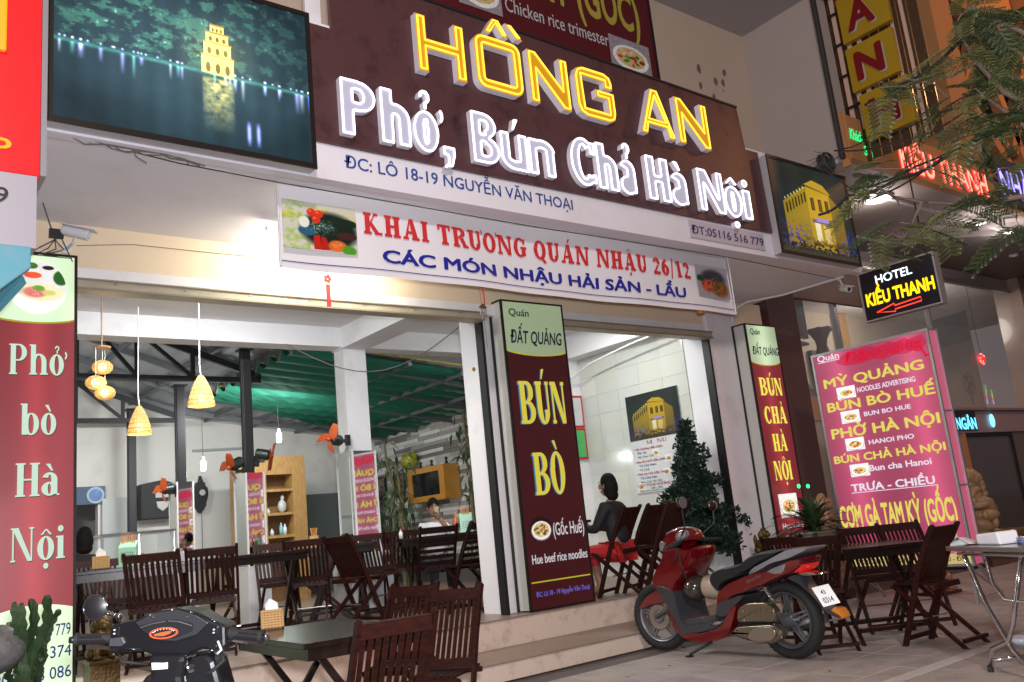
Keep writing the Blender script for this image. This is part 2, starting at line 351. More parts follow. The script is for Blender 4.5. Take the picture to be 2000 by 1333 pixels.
# ---------------------------------------------------------------- printed pictures, painted by numbers
class Pic:
    def __init__(s, w_, h_, col): s.w, s.h = w_, h_; s.a = np.ones((h_, w_, 3))*np.array(col); s.Y, s.X = np.mgrid[0:h_, 0:w_]; s.X = s.X/w_; s.Y = s.Y/h_
    def noise(s, sc, seed=0):
        r = np.random.RandomState(seed); out = 0; amp = 1; tot = 0
        for o in range(4):
            n = int(sc*2**o)+2; g = r.rand(n, n); xi = s.X*(n-1.001); yi = s.Y*(n-1.001); x0 = xi.astype(int); y0 = yi.astype(int); fx = xi-x0; fy = yi-y0
            out = out+amp*((g[y0, x0]*(1-fx)+g[y0, x0+1]*fx)*(1-fy)+(g[y0+1, x0]*(1-fx)+g[y0+1, x0+1]*fx)*fy); tot += amp; amp *= .6
        return out/tot
    def mix(s, m, col): m = np.clip(m, 0, 1)[..., None]; s.a = s.a*(1-m)+np.array(col)*m; return s
    def add(s, m, col): s.a = s.a+np.clip(m, 0, None)[..., None]*np.array(col); return s
    def ell(s, cx, cy, rx, ry, col, soft=.15): d = np.sqrt(((s.X-cx)/rx)**2+((s.Y-cy)/ry)**2); return s.mix((1-d)/soft+.5, col)
    def glow(s, cx, cy, rx, ry, col): return s.add(np.exp(-(((s.X-cx)/rx)**2+((s.Y-cy)/ry)**2)), col)
    def rect(s, x0, y0, x1, y1, col, a=1): return s.mix(((s.X >= x0) & (s.X <= x1) & (s.Y >= y0) & (s.Y <= y1))*a, col)
    def poly(s, pts, col, a=1):
        ins = np.zeros(s.X.shape, bool); n = len(pts)
        for i in range(n):
            (x0, y0), (x1, y1) = pts[i], pts[(i+1) % n]
            if y0 == y1: continue
            c_ = ((s.Y < y0) != (s.Y < y1)) & (s.X < (x1-x0)*(s.Y-y0)/(y1-y0)+x0); ins ^= c_
        return s.mix(ins*a, col)
    def image(s, name):
        im = bpy.data.images.new(name, s.w, s.h); a = np.ones((s.h, s.w, 4), np.float32); a[..., :3] = np.clip(s.a, 0, 1)[::-1]
        im.pixels.foreach_set(a.ravel()); im.pack(); return im
def picmat(name, pic, emit=0, rough=.4):
    mt = mat(name, (.5, .5, .5), rough); nt = mt.node_tree; t = nt.nodes.new('ShaderNodeTexImage'); t.image = pic.image(name); b = nt.nodes['Principled BSDF']
    nt.links.new(t.outputs[0], b.inputs['Base Color'])
    if emit: nt.links.new(t.outputs[0], b.inputs['Emission Color']); b.inputs['Emission Strength'].default_value = emit
    return mt
def quad(name, P, mt, parent=None, ell=0):
    """P = bottom-left, bottom-right, top-right, top-left as seen from the front; ell: elliptical cut"""
    P = [Vector(p) for p in P]; b = MB()
    if not ell: b.add(P, [(0, 1, 2, 3)]); b.uv = [(0, 0), (1, 0), (1, 1), (0, 1)]
    else:
        n = 32; U = P[1]-P[0]; V = P[3]-P[0]; uv = [(.5+.5*math.cos(2*math.pi*i/n), .5+.5*math.sin(2*math.pi*i/n)) for i in range(n)]
        b.add([P[0]+U*u+V*v for u, v in uv], [tuple(range(n))]); b.uv = uv
    return b.build(name, mt, parent)
def food(name, seed=0, emit=0, bgc=(.9, .9, .88), big=True):
    p = Pic(160, 120, bgc); r = random.Random(seed)
    cx, cy = .5, .55
    p.ell(cx, cy+.03, .46, .40, (.55, .55, .55), .2).ell(cx, cy, .44, .38, (.95, .95, .95), .06).ell(cx, cy-.02, .36, .29, (.82, .72, .5), .08)
    for k in range(26):
        a = r.random()*6.28; q = r.random()**.6; p.ell(cx+.28*q*math.cos(a), cy-.02+.22*q*math.sin(a), .03+.05*r.random(), .02+.04*r.random(), r.choice([(.75, .25, .18), (.85, .45, .35), (.25, .5, .15), (.9, .85, .65), (.5, .2, .1), (.35, .6, .2)]), .3)
    p.a *= (.8+.4*p.noise(30, seed))[..., None]
    return picmat(name, p, emit)

def union_loops(polys, res=90, grow=0.0, blur=1):
    """outline of the union of polygons (unit cap height): fill a fine grid, then walk its 0.5 contour"""
    xs = [a for P in polys for a, _ in P]; ys = [b for P in polys for _, b in P]; m_ = .08+grow; x0, y0 = min(xs)-m_, min(ys)-m_
    w_, h_ = int((max(xs)+m_-x0)*res)+2, int((max(ys)+m_-y0)*res)+2; G = np.zeros((h_, w_), np.float32); YY, XX = np.mgrid[0:h_, 0:w_]; XX = XX/res+x0; YY = YY/res+y0
    for P in polys:
        ins = np.zeros(G.shape, bool)
        for i in range(len(P)):
            (ax, ay), (bx_, by_) = P[i], P[(i+1) % len(P)]
            if ay == by_: continue
            ins ^= ((YY < ay) != (YY < by_)) & (XX < (bx_-ax)*(YY-ay)/(by_-ay)+ax)
        G = np.maximum(G, ins)
    for _ in range(blur+1): G = (G+np.roll(G, 1, 0)+np.roll(G, -1, 0)+np.roll(G, 1, 1)+np.roll(G, -1, 1))/5
    nxt = {}
    B_ = G > .5; C = B_[:-1, :-1]*1+B_[:-1, 1:]*2+B_[1:, 1:]*4+B_[1:, :-1]*8; jj, ii = np.nonzero((C > 0) & (C < 15))
    def E(j, i, e):
        if e == 0: a, b = G[j, i], G[j, i+1]; return ('h', j, i), (i+(.5-a)/(b-a), j)
        if e == 1: a, b = G[j, i+1], G[j+1, i+1]; return ('v', j, i+1), (i+1, j+(.5-a)/(b-a))
        if e == 2: a, b = G[j+1, i], G[j+1, i+1]; return ('h', j+1, i), (i+(.5-a)/(b-a), j+1)
        a, b = G[j, i], G[j+1, i]; return ('v', j, i), (i, j+(.5-a)/(b-a))
    T_ = {1: [(0, 3)], 2: [(1, 0)], 3: [(1, 3)], 4: [(2, 1)], 5: [(0, 3), (2, 1)], 6: [(2, 0)], 7: [(2, 3)], 8: [(3, 2)], 9: [(0, 2)], 10: [(1, 0), (3, 2)], 11: [(1, 2)], 12: [(3, 1)], 13: [(0, 1)], 14: [(3, 0)]}
    pos = {}
    for j, i in zip(jj.tolist(), ii.tolist()):
        for a, b in T_[int(C[j, i])]: ka, pa = E(j, i, a); kb, pb = E(j, i, b); nxt[ka] = kb; pos[ka] = pa; pos[kb] = pb
    out = []; seen = set()
    for k in nxt:
        if k in seen: continue
        lp = []
        while k in nxt and k not in seen: seen.add(k); lp.append(pos[k]); k = nxt[k]
        if len(lp) < 8: continue
        # simplify
        def dp(P, tol):
            keep = [0, len(P)-1]; st = [(0, len(P)-1)]
            while st:
                a, b = st.pop()
                if b-a < 2: continue
                ax, ay = P[a]; bx_, by_ = P[b]; L2 = math.hypot(bx_-ax, by_-ay) or 1e-9; md, mi_ = 0, a
                for q in range(a+1, b):
                    d = abs((bx_-ax)*(P[q][1]-ay)-(by_-ay)*(P[q][0]-ax))/L2 if L2 > 1e-6 else math.hypot(P[q][0]-ax, P[q][1]-ay)
                    if d > md: md, mi_ = d, q
                if md > tol: keep.append(mi_); st += [(a, mi_), (mi_, b)]
            return [P[q] for q in sorted(keep)]
        h2 = len(lp)//2; s_ = dp(lp[:h2+1], .35)[:-1]+dp(lp[h2:]+lp[:1], .35)[:-1]
        if len(s_) >= 3: out.append([(a/res+x0, b/res+y0) for a, b in s_])
    return out
# ================================================================ materials of the place
white = mat('white_paint', (.76, .75, .76), .7, dirt=(.42, .36, .32), damt=.35, dscale=1.6, bump=.12, bscale=30)
lilac = mat('fascia_paint', (.77, .745, .78), .7, dirt=(.55, .48, .45), damt=.4, dscale=1.2, bump=.1, bscale=25)
beige = mat('beige_paint', (.76, .62, .44), .75, dirt=(.5, .40, .3), damt=.3, dscale=1.5, bump=.1, bscale=30)
upperw = mat('upper_wall_paint', (.52, .42, .33), .8, noise=.06, nscale=1.2, dirt=(.45, .32, .27), damt=.35, dscale=.9, bump=.12, bscale=20)
pinkw = mat('side_wall_paint', (.42, .36, .33), .8, noise=.05, nscale=1.5, dirt=(.42, .33, .3), damt=.35, dscale=.8, bump=.15, bscale=20)
grey = mat('grey_wall_paint', (.60, .60, .57), .75, noise=.05, nscale=2)
cemtop = mat('brown_tile', (.27, .19, .145), .38, noise=.18, nscale=9, dirt=(.16, .12, .1), damt=.5, dscale=3)
steppaint = mat('step_plaster', (.68, .55, .45), .8, noise=.08, nscale=3, dirt=(.30, .23, .19), damt=.8, dscale=6, bump=.2, bscale=30)
black = mat('black_steel', (.010, .010, .012), .5, 0)
blackm = mat('black_plastic', (.016, .016, .018), .4)
steel = mat('steel', (.5, .5, .5), .28, 1)
chrome = mat('chrome', (.75, .75, .76), .08, 1)
alu = mat('aluminium', (.55, .55, .56), .38, .85)
rubber = mat('rubber', (.012, .012, .012), .75)
railm = mat('shutter_rail', (.45, .40, .30), .5, .2, dirt=(.2, .16, .12), damt=.4, dscale=6)
roofm = mat('zinc_roof', (.34, .36, .38), .45, .4, noise=.15, nscale=2)
purl = mat('purlin_steel', (.16, .17, .18), .5, .5)
tilem = [mat('wall_tile_%s' % n, c, .12, noise=.03, nscale=5, coat=.4) for n, c in (('pale', (.60, .61, .55)), ('cream', (.57, .58, .52)), ('grey', (.55, .57, .53)))]
slatm = [mat('stone_%s' % n, c, .8, noise=.15, nscale=14, bump=.5, bscale=60) for n, c in (('ash', (.36, .34, .31)), ('pale', (.68, .68, .65)), ('taupe', (.21, .185, .165)), ('grey', (.50, .49, .46)))]
pavm = [mat('paver_%s' % n, c, .72, noise=.16, nscale=11, bump=.35, bscale=70, dirt=(.10, .08, .075), damt=.55, dscale=3.5) for n, c in (('a', (.40, .35, .32)), ('b', (.37, .32, .292)), ('c', (.425, .372, .342)))]
wd = [wood('red_wood_%s' % n, a, b_, .5, (2, 2, 9), 0, .22) for n, a, b_ in (('dark', (.007, .0022, .0018), (.016, .0038, .003)), ('mid', (.014, .0035, .0025), (.036, .007, .004)))]
wdt = wood('table_wood', (.010, .006, .005), (.022, .012, .009), .26, (14, 2, 2), .0, .22)
cabw = wood('cabinet_wood', (.30, .16, .05), (.42, .24, .08), .4, (8, 8, 1.5))
# ================================================================ ground
g = MB(); g.add([(-40, -30, -.012), (60, -30, -.012), (60, 60, -.012), (-40, 60, -.012)], [(0, 1, 2, 3)])
pav = tag(g.build('pavement', mat('paving_bed', (.12, .10, .09), .85, noise=.2, nscale=8, bump=.3)), None, None, None, 'structure')
tb = []
for k in range(3):
    b = MB(); q = .1990; b.box((-q, -q, -.012), (q, q, 0)); me = b.mesh('paving_tile', pavm[k]); bm = bmesh.new(); bm.from_mesh(me)
    bmesh.ops.bevel(bm, geom=[e for e in bm.edges if all(v.co.z > -.001 for v in e.verts)], offset=.0025, segments=1, affect='EDGES'); bm.to_mesh(me); bm.free(); tb.append(me)
cnt = 0; rest = MB(); cand = []
for i in range(-8, 45):
    for j in range(-3, 15):
        x, y = .2+i*.4, -.05+j*.4
        if y > 6.6 or (y > 5.55 and .6 < x < 8.4): continue
        d = Vector((x, y, -1.15)); f_ = d.dot(cF)
        if f_ < .4: continue
        u, v = d.dot(cR)/f_, d.dot(cU)/f_
        if abs(u) < .64 and abs(v) < .44: cand.append((f_, x, y))
cand.sort()
for n, (f_, x, y) in enumerate(cand):
    if n < 295:
        o = bpy.data.objects.new('paving_tile', tb[RNG.randint(3)]); COL.objects.link(o); o.parent = pav; o.location = (x, y, RNG.uniform(-.0015, .0015)); o.rotation_euler = (RNG.uniform(-.003, .003), RNG.uniform(-.003, .003), RNG.choice([0, 1, 2, 3])*math.pi/2)
    else: rest.box((x-.1985, y-.1985, -.011), (x+.1985, y+.1985, 0))
if rest.v: tag(rest.build('paving_tile_field', pavm[1], pav), kind='stuff')
# ================================================================ restaurant building
B = thing('restaurant_building', 'two storey restaurant shophouse with wide canopy, open front and raised tiled floor', 'building', (4.8, 6.4, 0))
def bx(name, a, b_, mt, parent=B, bev=0, label=None):
    m_ = MB(); m_.box(a, b_); o = m_.build(name, mt, parent, bevel=bev)
    if label: o['label'] = label
    return o
fl = bx('raised_floor', (.4, 6.36, 0), (8.58, 14.9, .365), steppaint)
st = bx('lower_step', (2.95, 5.70, 0), (8.35, 6.357, .131), steppaint)
def strip(parent, x0, x1, y0, y1, z0, z1, dx, dy, name='floor_tile', mt=cemtop):
    mes = {}
    x = x0
    while x < x1-.02:
        y = y0; w_ = min(dx, x1-x)
        while y < y1-.02:
            h_ = min(dy, y1-y); k = (round(w_, 3), round(h_, 3))
            if k not in mes: b = MB(); b.box((.0015, .0015, 0), (w_-.0015, h_-.0015, z1-z0)); mes[k] = b.mesh(name, mt)
            o = bpy.data.objects.new(name, mes[k]); COL.objects.link(o); o.parent = parent; o.location = Vector((x, y, z0+RNG.uniform(0, .001)))-org(parent); y += dy
        x += dx
strip(fl, 1.9, 8.57, 6.335, 9.3, .365, .377, .5, .5)
strip(st, 2.94, 8.36, 5.68, 6.355, .131, .141, .6, .7, 'step_tile')
o = MB(); o.box((1.0, 9.3, .365), (8.1, 14.7, .376)); o.build('inner_floor', cemtop, fl)
# side ramp of concrete to the left of the steps
o = MB(); o.prism([(1.35, 5.3, 0), (2.2, 5.3, 0), (2.2, 6.355, .36), (1.35, 6.355, .36)], [(1.35, 5.3, -.01), (2.2, 5.3, -.01), (2.2, 6.355, -.01), (1.35, 6.355, -.01)]); o.build('ramp', mat('ramp_concrete', (.40, .33, .26), .85, noise=.15, nscale=5, bump=.3, dirt=(.2, .16, .13)), B)
# front pillars, lintel, walls
bx('front_pillar', (4.86, 6.62, .377), (5.70, 6.95, 3.6), white); bx('front_pillar', (8.13, 6.50, .377), (8.62, 6.9, 3.6), white); bx('front_pillar', (.4, 6.62, .377), (1.30, 6.9, 3.6), white)
bx('lintel_wall', (.2, 6.55, 3.26), (9.28, 6.86, 3.59), beige); bx('lintel_beam', (1.2, 6.53, 3.155), (8.2, 6.84, 3.259), white)
for a, b_ in ((1.28, 4.80), (5.72, 8.12)):
    rr = bx('shutter_rail', (a, 6.44, 3.07), (b_, 6.56, 3.155), railm)
    for x in np.arange(a+.25, b_-.1, .5):
        q = MB(); q.lathe([(0, 0), (.009, 0), (.009, .006), (0, .006)], (x, 6.432, 3.125), 8, 'Y'); q.build('screw', steel, rr)
    q = MB(); q.box((a, 6.425, 3.07), (b_, 6.437, 3.085)); q.box((a, 6.425, 3.14), (b_, 6.437, 3.152)); q.build('rail_lip', mat('rail_lip', (.30, .26, .19), .5, .3), rr)
    bx('ceiling_edge', (a, 6.84, 3.5), (b_, 6.86, 3.6), white)
for x in (4.795, 5.715, 8.10):
    q = MB(); q.box((x, 6.50, .38), (x+.03, 6.6, 3.1)); q.box((x+.011, 6.49, .38), (x+.019, 6.50, 3.1)); q.build('shutter_guide', black, B)
bx('ceiling', (.9, 6.87, 3.61), (8.6, 9.25, 3.7), white)
bx('cross_beam', (.9, 9.0, 3.38), (4.60, 9.25, 3.61), white); bx('cross_beam', (4.93, 9.0, 3.38), (8.12, 9.25, 3.61), white)
bx('main_beam', (4.60, 6.95, 3.36), (4.93, 9.249, 3.61), white)
bx('side_beam', (7.86, 6.9, 3.30), (8.12, 9.0, 3.609), white)
bx('inner_pillar', (4.62, 9.0, 1.02), (4.91, 9.24, 3.37), white)
q = MB(); q.box((4.50, 8.88, .377), (5.02, 9.34, 1.02)); q.build('pillar_base', mat('base_tile', (.6, .6, .6), .25, noise=.04), B, bevel=.006)
bx('left_wall', (.85, 6.9, .377), (.99, 14.7, 4.3), grey)
# right wall with glazed tiles
rw = bx('right_wall', (8.131, 6.9, .377), (8.28, 14.7, 3.3), grey)
tm = {}
for i, z in enumerate(np.arange(.377, 3.29, .265)):
    for y in np.arange(6.91, 8.78, .40):
        yy = min(y+.40, 8.80); h_ = min(.265, 3.298-z); k = (round(yy-y, 3), round(h_, 3), RNG.randint(3))
        if k not in tm: b = MB(); b.box((0, .0012, .0012), (-.011, k[0]-.0012, k[1]-.0012)); tm[k] = b.mesh('wall_tile', tilem[k[2]])
        o = bpy.data.objects.new('wall_tile', tm[k]); COL.objects.link(o); o.parent = rw; o.location = Vector((8.131+RNG.uniform(-.0006, .0006), y, z))-org(rw); o.rotation_euler = (0, RNG.uniform(-.004, .004), RNG.uniform(-.004, .004))
bx('wall_pilaster', (7.80, 8.82, .377), (8.129, 9.14, 3.38), white)
# split-stone cladding
sw = bx('stone_wall', (8.09, 9.15, .377), (8.13, 14.7, 3.62), mat('mortar', (.12, .11, .10), .9))
sm = {}; n = 0; zz = .80; row = 0; rest = MB()
while zz < 3.19:
    y = 10.0+(row % 3)*.13-.13; h_ = .063
    while y < 14.66:
        L_ = RNG.choice([.46, .56, .66]); L_ = min(L_, 14.69-y); d = RNG.choice([.012, .020, .028]); 
        if L_ > .04:
            if n < 298:
                k = (round(float(L_), 2), d, RNG.choice([0, 1, 1, 2, 3, 3]))
                if k not in sm: b = MB(); b.box((0, .002, .002), (-k[1], k[0]-.002, h_-.002)); sm[k] = b.mesh('stone_slat', slatm[k[2]])
                o = bpy.data.objects.new('stone_slat', sm[k]); COL.objects.link(o); o.parent = sw; o.location = Vector((8.09, y, zz))-org(sw); n += 1
            else: rest.box((8.09, y+.002, zz+.002), (8.09-d, y+L_-.002, zz+h_-.002), int(RNG.randint(4)))
        y += L_
    zz += h_; row += 1
for zz in np.arange(3.34, 3.6, .082):
    y = 9.4
    while y < 14.6: L_ = RNG.choice([.3, .4, .46]); rest.box((8.09, y+.002, zz+.002), (8.09-RNG.choice([.012, .025]), min(y+L_, 14.69)-.002, zz+.08), int(RNG.randint(4))); y += L_
tag(rest.build('stone_slat_field', slatm, sw), kind='stuff')
bx('green_wall_beam', (8.02, 9.2, 3.245), (8.09, 14.69, 3.335), mat('faded_green_paint', (.20, .30, .25), .7, noise=.1), sw)
# back wall with doorway
bw_ = MB(); bw_.box((.9, 14.7, .377), (2.9, 14.85, 4.4)); bw_.box((3.22, 14.7, .377), (8.2, 14.85, 4.4)); bw_.box((2.9, 14.7, 2.25), (3.22, 14.85, 4.4)); bw_.build('back_wall', mat('back_wall_paint', (.66, .65, .61), .75, noise=.05, nscale=1.5, dirt=(.4, .38, .3), damt=.4), B)
bx('wainscot', (3.3, 14.685, .377), (8.08, 14.699, .95), mat('wainscot', (.42, .36, .26), .4), B)
bx('doorway_dark_room', (2.5, 15.4, .377), (3.8, 15.5, 2.5), mat('dim_room', (.22, .22, .21), .9), B)
# steel shed roof behind
def roofz(x): return 4.22-.345*(x-2.1) if x < 4.28 else 3.468-.135*(x-4.28)
def roofl(x): return 4.22-.345*(2.1-x)
b = MB(); xs = list(np.arange(.9, 2.1, .06))+list(np.arange(2.1, 8.2, .06))
for i, x in enumerate(xs):
    z = (roofz(x) if x >= 2.1 else roofl(x))+.05+(.012 if i % 4 < 2 else 0); b.v += [(x, 9.26, z), (x, 14.7, z)]
b.f = [(2*i, 2*i+1, 2*i+3, 2*i+2) for i in range(len(xs)-1)]; b.m = [0]*len(b.f); rf = b.build('shed_roof', roofm, B)
for y in (9.8, 10.9, 12.0, 13.1, 14.2):
    q = MB(); q.beam((2.1, y, roofz(2.1)), (4.28, y, roofz(4.28)), .05, .08); q.beam((4.28, y, roofz(4.28)), (8.1, y, roofz(8.1)), .05, .08); q.build('rafter', purl, B)
for x in (2.9, 3.7, 4.9, 5.7, 6.5, 7.3):
    q = MB(); q.beam((x, 9.3, roofz(x)+.0), (x, 14.69, roofz(x)+.0), .05, .05); q.build('purlin', purl, B)
for yt in (10.6, 13.9):
    t = thing('roof_truss', 'black steel roof truss %s under the shed roof' % ('nearer the front, above the round wicker lanterns' if yt < 12 else 'farther back against the back wall'), 'truss', (2.1, yt, 3.2), group='black steel roof trusses')
    q = MB(); q.beam((1.0, yt, roofl(1.0)-.1), (2.1, yt, 4.08), .05, .08); q.beam((2.1, yt, 4.08), (4.25, yt, 3.33), .05, .08); q.build('top_chord', black, t)
    q = MB(); q.beam((1.0, yt, 3.28), (4.25, yt, 3.28), .05, .07); q.build('bottom_chord', black, t)
    for xx in (1.6, 2.1, 2.75, 3.4): q = MB(); q.beam((xx, yt, 3.28), (xx, yt, (roofz(xx) if xx > 2.1 else roofl(xx))-.12), .045, .045); q.build('web_post', black, t)
    for xa, xb in ((2.75, 2.1), (3.4, 2.75), (1.6, 2.1)): q = MB(); q.beam((xa, yt, 3.3), (xb, yt, (roofz(xb) if xb > 2.1 else roofl(xb))-.14), .035, .045); q.build('web_brace', black, t)
for (x, y, r_, zt, lb) in ((3.71, 9.7, .052, 3.44, 'black steel post nearest the white pillar, mirrored box round its foot'), (3.66, 12.0, .058, 3.45, 'middle black steel post with mirrored box round its foot'), (3.62, 14.3, .058, 3.5, 'bare black steel post farthest back beside the blue door sign')):
    t = thing('steel_post', lb, 'post', (x, y, .377), group='black steel posts of the shed')
    q = MB(); q.box((x-r_, y-r_, .377), (x+r_, y+r_, zt)); q.build('shaft', black, t, bevel=.008)
    q = MB(); q.box((x-r_*1.5, y-r_*1.5, zt), (x+r_*1.5, y+r_*1.5, zt+.02)); q.tube([(x-r_-.015, y-r_, .5), (x-r_-.012, y-r_-.01, 2.0), (x-r_-.015, y-r_, zt)], .008, 6); q.build('cap_plate', black, t)
mirror = mat('mirror', (.75, .78, .76), .03, 1)
for (x, y, s_, z0, z1, lb) in ((3.71, 9.7, .115, 1.0, 2.02, 'tall mirrored box on white base round the front black post'), (3.66, 12.0, .11, 1.25, 2.15, 'mirrored box on white base round the middle black post'), (4.765, 9.12, .156, 1.02, 2.16, 'mirrored cladding round the foot of the white inner pillar')):
    ang_ = {.115: R(12.4), .11: R(9), .156: R(7.2)}[s_]; t = thing('mirror_box', lb, 'mirror', (x, y, 0), ang_, group='mirrored column boxes')
    if s_ < .15: q = MB(); q.box((-s_-.03, -s_-.03, .377), (s_+.03, s_+.03, z0)); q.build('base', MATS['base_tile'], t, bevel=.005)
    for k, (a, b_) in enumerate((((-s_, -s_, z0), (s_, -s_+.006, z1)), ((-s_, -s_+.008, z0), (-s_+.006, s_, z1)), ((s_-.006, -s_+.008, z0), (s_, s_, z1)))):
        q = MB(); q.box(a, b_); q.build('mirror_panel', mirror, t)
    for (dx, dy) in ((-s_, -s_), (s_, -s_), (-s_, s_)): q = MB(); q.box((dx-.009, dy-.009, z0), (dx+.009, dy+.009, z1)); q.build('trim', white, t)
# retractable green fabric canopy
gm = mat('green_canopy_fabric', (.008, .15, .09), .65, noise=.15, nscale=3); gy = mat('canopy_rope', (.35, .42, .05), .6)
aw = thing('fabric_canopy', 'green pleated retractable fabric canopy hung under the shed roof', 'canopy', (6.2, 11.5, 3.4))
def gz(x, y): ph = ((y-9.3)/.36) % 1; return 3.50-.085*(x-4.2)-.02*(y-9.3)-.13*math.sin(math.pi*ph)**.7
b = MB(); ny = 150; nx = 14
for i in range(nx+1):
    x = 4.15+i*(8.02-4.15)/nx; ye = 12.3+(x-4.15)*.55
    for j in range(ny+1): y = 9.35+(ye-9.35)*j/ny; b.v.append((x, y, gz(x, y)+.002*math.sin(i*2.1+j*.3)))
b.f = [(i*(ny+1)+j, i*(ny+1)+j+1, (i+1)*(ny+1)+j+1, (i+1)*(ny+1)+j) for i in range(nx) for j in range(ny)]; b.m = [0]*len(b.f); b.build('pleated_fabric', gm, aw, smooth=True)
for k in range(14):
    y = 9.3+k*.36
    if y < 14.2:
        xs_ = 4.15 if y < 12.3 else 4.15+(y-12.3)/.55
        q = MB(); q.tube([(xs_, y, gz(xs_, y)-.02), (8.0, y, gz(8.0, y)-.02)], .014, 6); q.build('carrier_rod', gy, aw)
        if y < 12.5:
            q = MB(); q.prism([(4.12, y-.09, 3.5), (4.12, y+.09, 3.5), (4.12, y+.06, 3.38), (4.12, y, 3.33), (4.12, y-.05, 3.4)], [(4.10, y-.09, 3.5), (4.10, y+.09, 3.5), (4.10, y+.06, 3.38), (4.10, y, 3.33), (4.10, y-.05, 3.4)]); q.build('fabric_tail', mat('dull_grey_green', (.10, .13, .12), .8), aw)
# canopy slab with fascia
bx('canopy_slab', (-2.5, 5.02, 3.585), (9.10, 6.549, 3.66), lilac)
bx('fascia', (-2.5, 5.0, 3.545), (9.12, 5.09, 4.72), lilac)
bx('canopy_top', (-2.5, 5.1, 3.661), (9.1, 6.14, 3.75), lilac)
bx('upper_wall', (-2.5, 6.15, 3.76), (9.299, 6.35, 7.2), upperw, label='beige upper storey wall with red paint stains')
bx('upper_soffit', (-2.5, 4.2, 7.2), (9.299, 6.349, 7.4), mat('upper_soffit_paint', (.40, .37, .38), .8, noise=.05))  # one even grey tone over the whole soffit
q = MB(); q.box((2.48, 5.10, 4.3), (2.60, 5.13, 5.6)); q.build('white_batten', white, B)
rs = random.Random(3); q = MB()
for k in range(26):
    x = 8.05+rs.random()*.85; z = 5.85+rs.random()*.7*(1 if rs.random() < .5 else .3); w_ = .008+.03*rs.random(); n_ = 9
    ring = [(x+w_*(1+.4*rs.random())*math.cos(6.28*i/n_), 6.1465-.0002*k, z+w_*(1.1+1.6*rs.random())*math.sin(6.28*i/n_)) for i in range(n_)]; q.add(ring, [tuple(range(n_))])
q.build('red_stain', mat('red_stain', (.24, .09, .08), .8), B)
# white side strip that closes the interior at the far right
bx('side_return_wall', (8.62, 6.5, 0), (9.28, 6.9, 3.259), white)
# ---------------------------------------------------------------- fascia sign board
brown = mat('brown_sign_panel', (.085, .034, .036), .42, noise=.12, nscale=3, dirt=(.025, .009, .011), damt=1.0, dscale=4.2)
SB = thing('main_sign', 'large dark brown fascia sign with yellow and white neon channel letters', 'sign', (4.95, 4.98, 3.8))
pts = [(2.43, 3.803), (7.47, 3.803), (7.44, 4.68), (7.24, 4.68), (7.2, 5.13), (2.60, 5.17), (2.61, 4.68), (2.43, 4.68)]
q = MB(); q.prism([(x, 4.97, z) for x, z in pts], [(x, 4.999, z) for x, z in pts]); q.build('panel', brown, SB)
q = MB(); q.beam((2.6, 4.975, 5.18), (7.2, 4.975, 5.14), .03, .02); q.build('top_edge', black, SB)
yfac = mat('amber_acrylic', (.45, .20, .01), .4, emit=(.80, .36, .01), es=.42); wside = mat('white_channel_side', (.75, .72, .78), .5, emit=(.7, .6, .8), es=.05)
yneon = emis('yellow_led', (1, .66, .05), 2.3); wneon = emis('white_led', (.88, .86, 1), 3.0); wfac = mat('grey_acrylic', (.26, .25, .30), .5, emit=(.62, .60, .76), es=.45)
FY = 4.97
def rrect(x0, y0, x1, y1, r, n=6):
    P = []
    for (cx, cy, a) in ((x1-r, y0+r, -90), (x1-r, y1-r, 0), (x0+r, y1-r, 90), (x0+r, y0+r, 180)):
        for i in range(n+1): t = R(a+90*i/n); P.append((cx+r*math.cos(t), cy+r*math.sin(t)))
    return P
def channel(name, loops, face, side, neon, depth, tube_r, inset=.018):
    """a channel letter: extruded body with holes and an LED line along every edge"""
    cu = bpy.data.curves.new('t', 'CURVE'); cu.dimensions = '2D'; cu.fill_mode = 'BOTH'
    for lp in loops:
        sp = cu.splines.new('POLY'); sp.points.add(len(lp)-1); sp.use_cyclic_u = True
        for i, p in enumerate(lp): sp.points[i].co = (p[0], p[1], 0, 1)
    cu.extrude = depth/2; ob = bpy.data.objects.new('t', cu); me = bpy.data.meshes.new_from_object(ob)
    V = [(v.co.x, FY-depth/2-v.co.z, v.co.y) for v in me.vertices]; b = MB(); o_ = Vector((0, 0, 0))
    for p in me.polygons: b.f.append(tuple(p.vertices)[::-1]); b.m.append(0 if abs(p.normal.z) > .5 else 1)
    b.v = V; bpy.data.objects.remove(ob); bpy.data.meshes.remove(me); bpy.data.curves.remove(cu)
    L_ = b.build(name, [face, side], SB); t = MB()
    for lp in loops:
        c_ = lp if len(lp) < 3 else lp; n_ = len(c_); P = []
        for i in range(n_):
            a, m_, e = Vector(c_[i-1]), Vector(c_[i]), Vector(c_[(i+1) % n_]); d0 = (m_-a); d1 = (e-m_)
            if d0.length < 1e-6 or d1.length < 1e-6: continue
            d0.normalize(); d1.normalize(); n0 = Vector((-d0.y, d0.x)); n1 = Vector((-d1.y, d1.x)); nn = n0+n1
            if nn.length < 1e-4: nn = n0
            nn.normalize(); k = inset/max(.45, nn.dot(n0)); q_ = m_+nn*k; P.append((q_.x, FY-depth-.006, q_.y))
        P.append(P[0]); t.tube(P, tube_r, 6, False)
    t.build('led_outline', neon, L_); return L_
def orient(lp, ccw=True):
    a = sum(lp[i][0]*lp[(i+1) % len(lp)][1]-lp[(i+1) % len(lp)][0]*lp[i][1] for i in range(len(lp))); return lp if (a > 0) == ccw else lp[::-1]
zb, zt, D_ = 4.512, 4.985, .06; T_ = .088
def CH(loops): return [orient(loops[0])]+[orient(l, False) for l in loops[1:]]
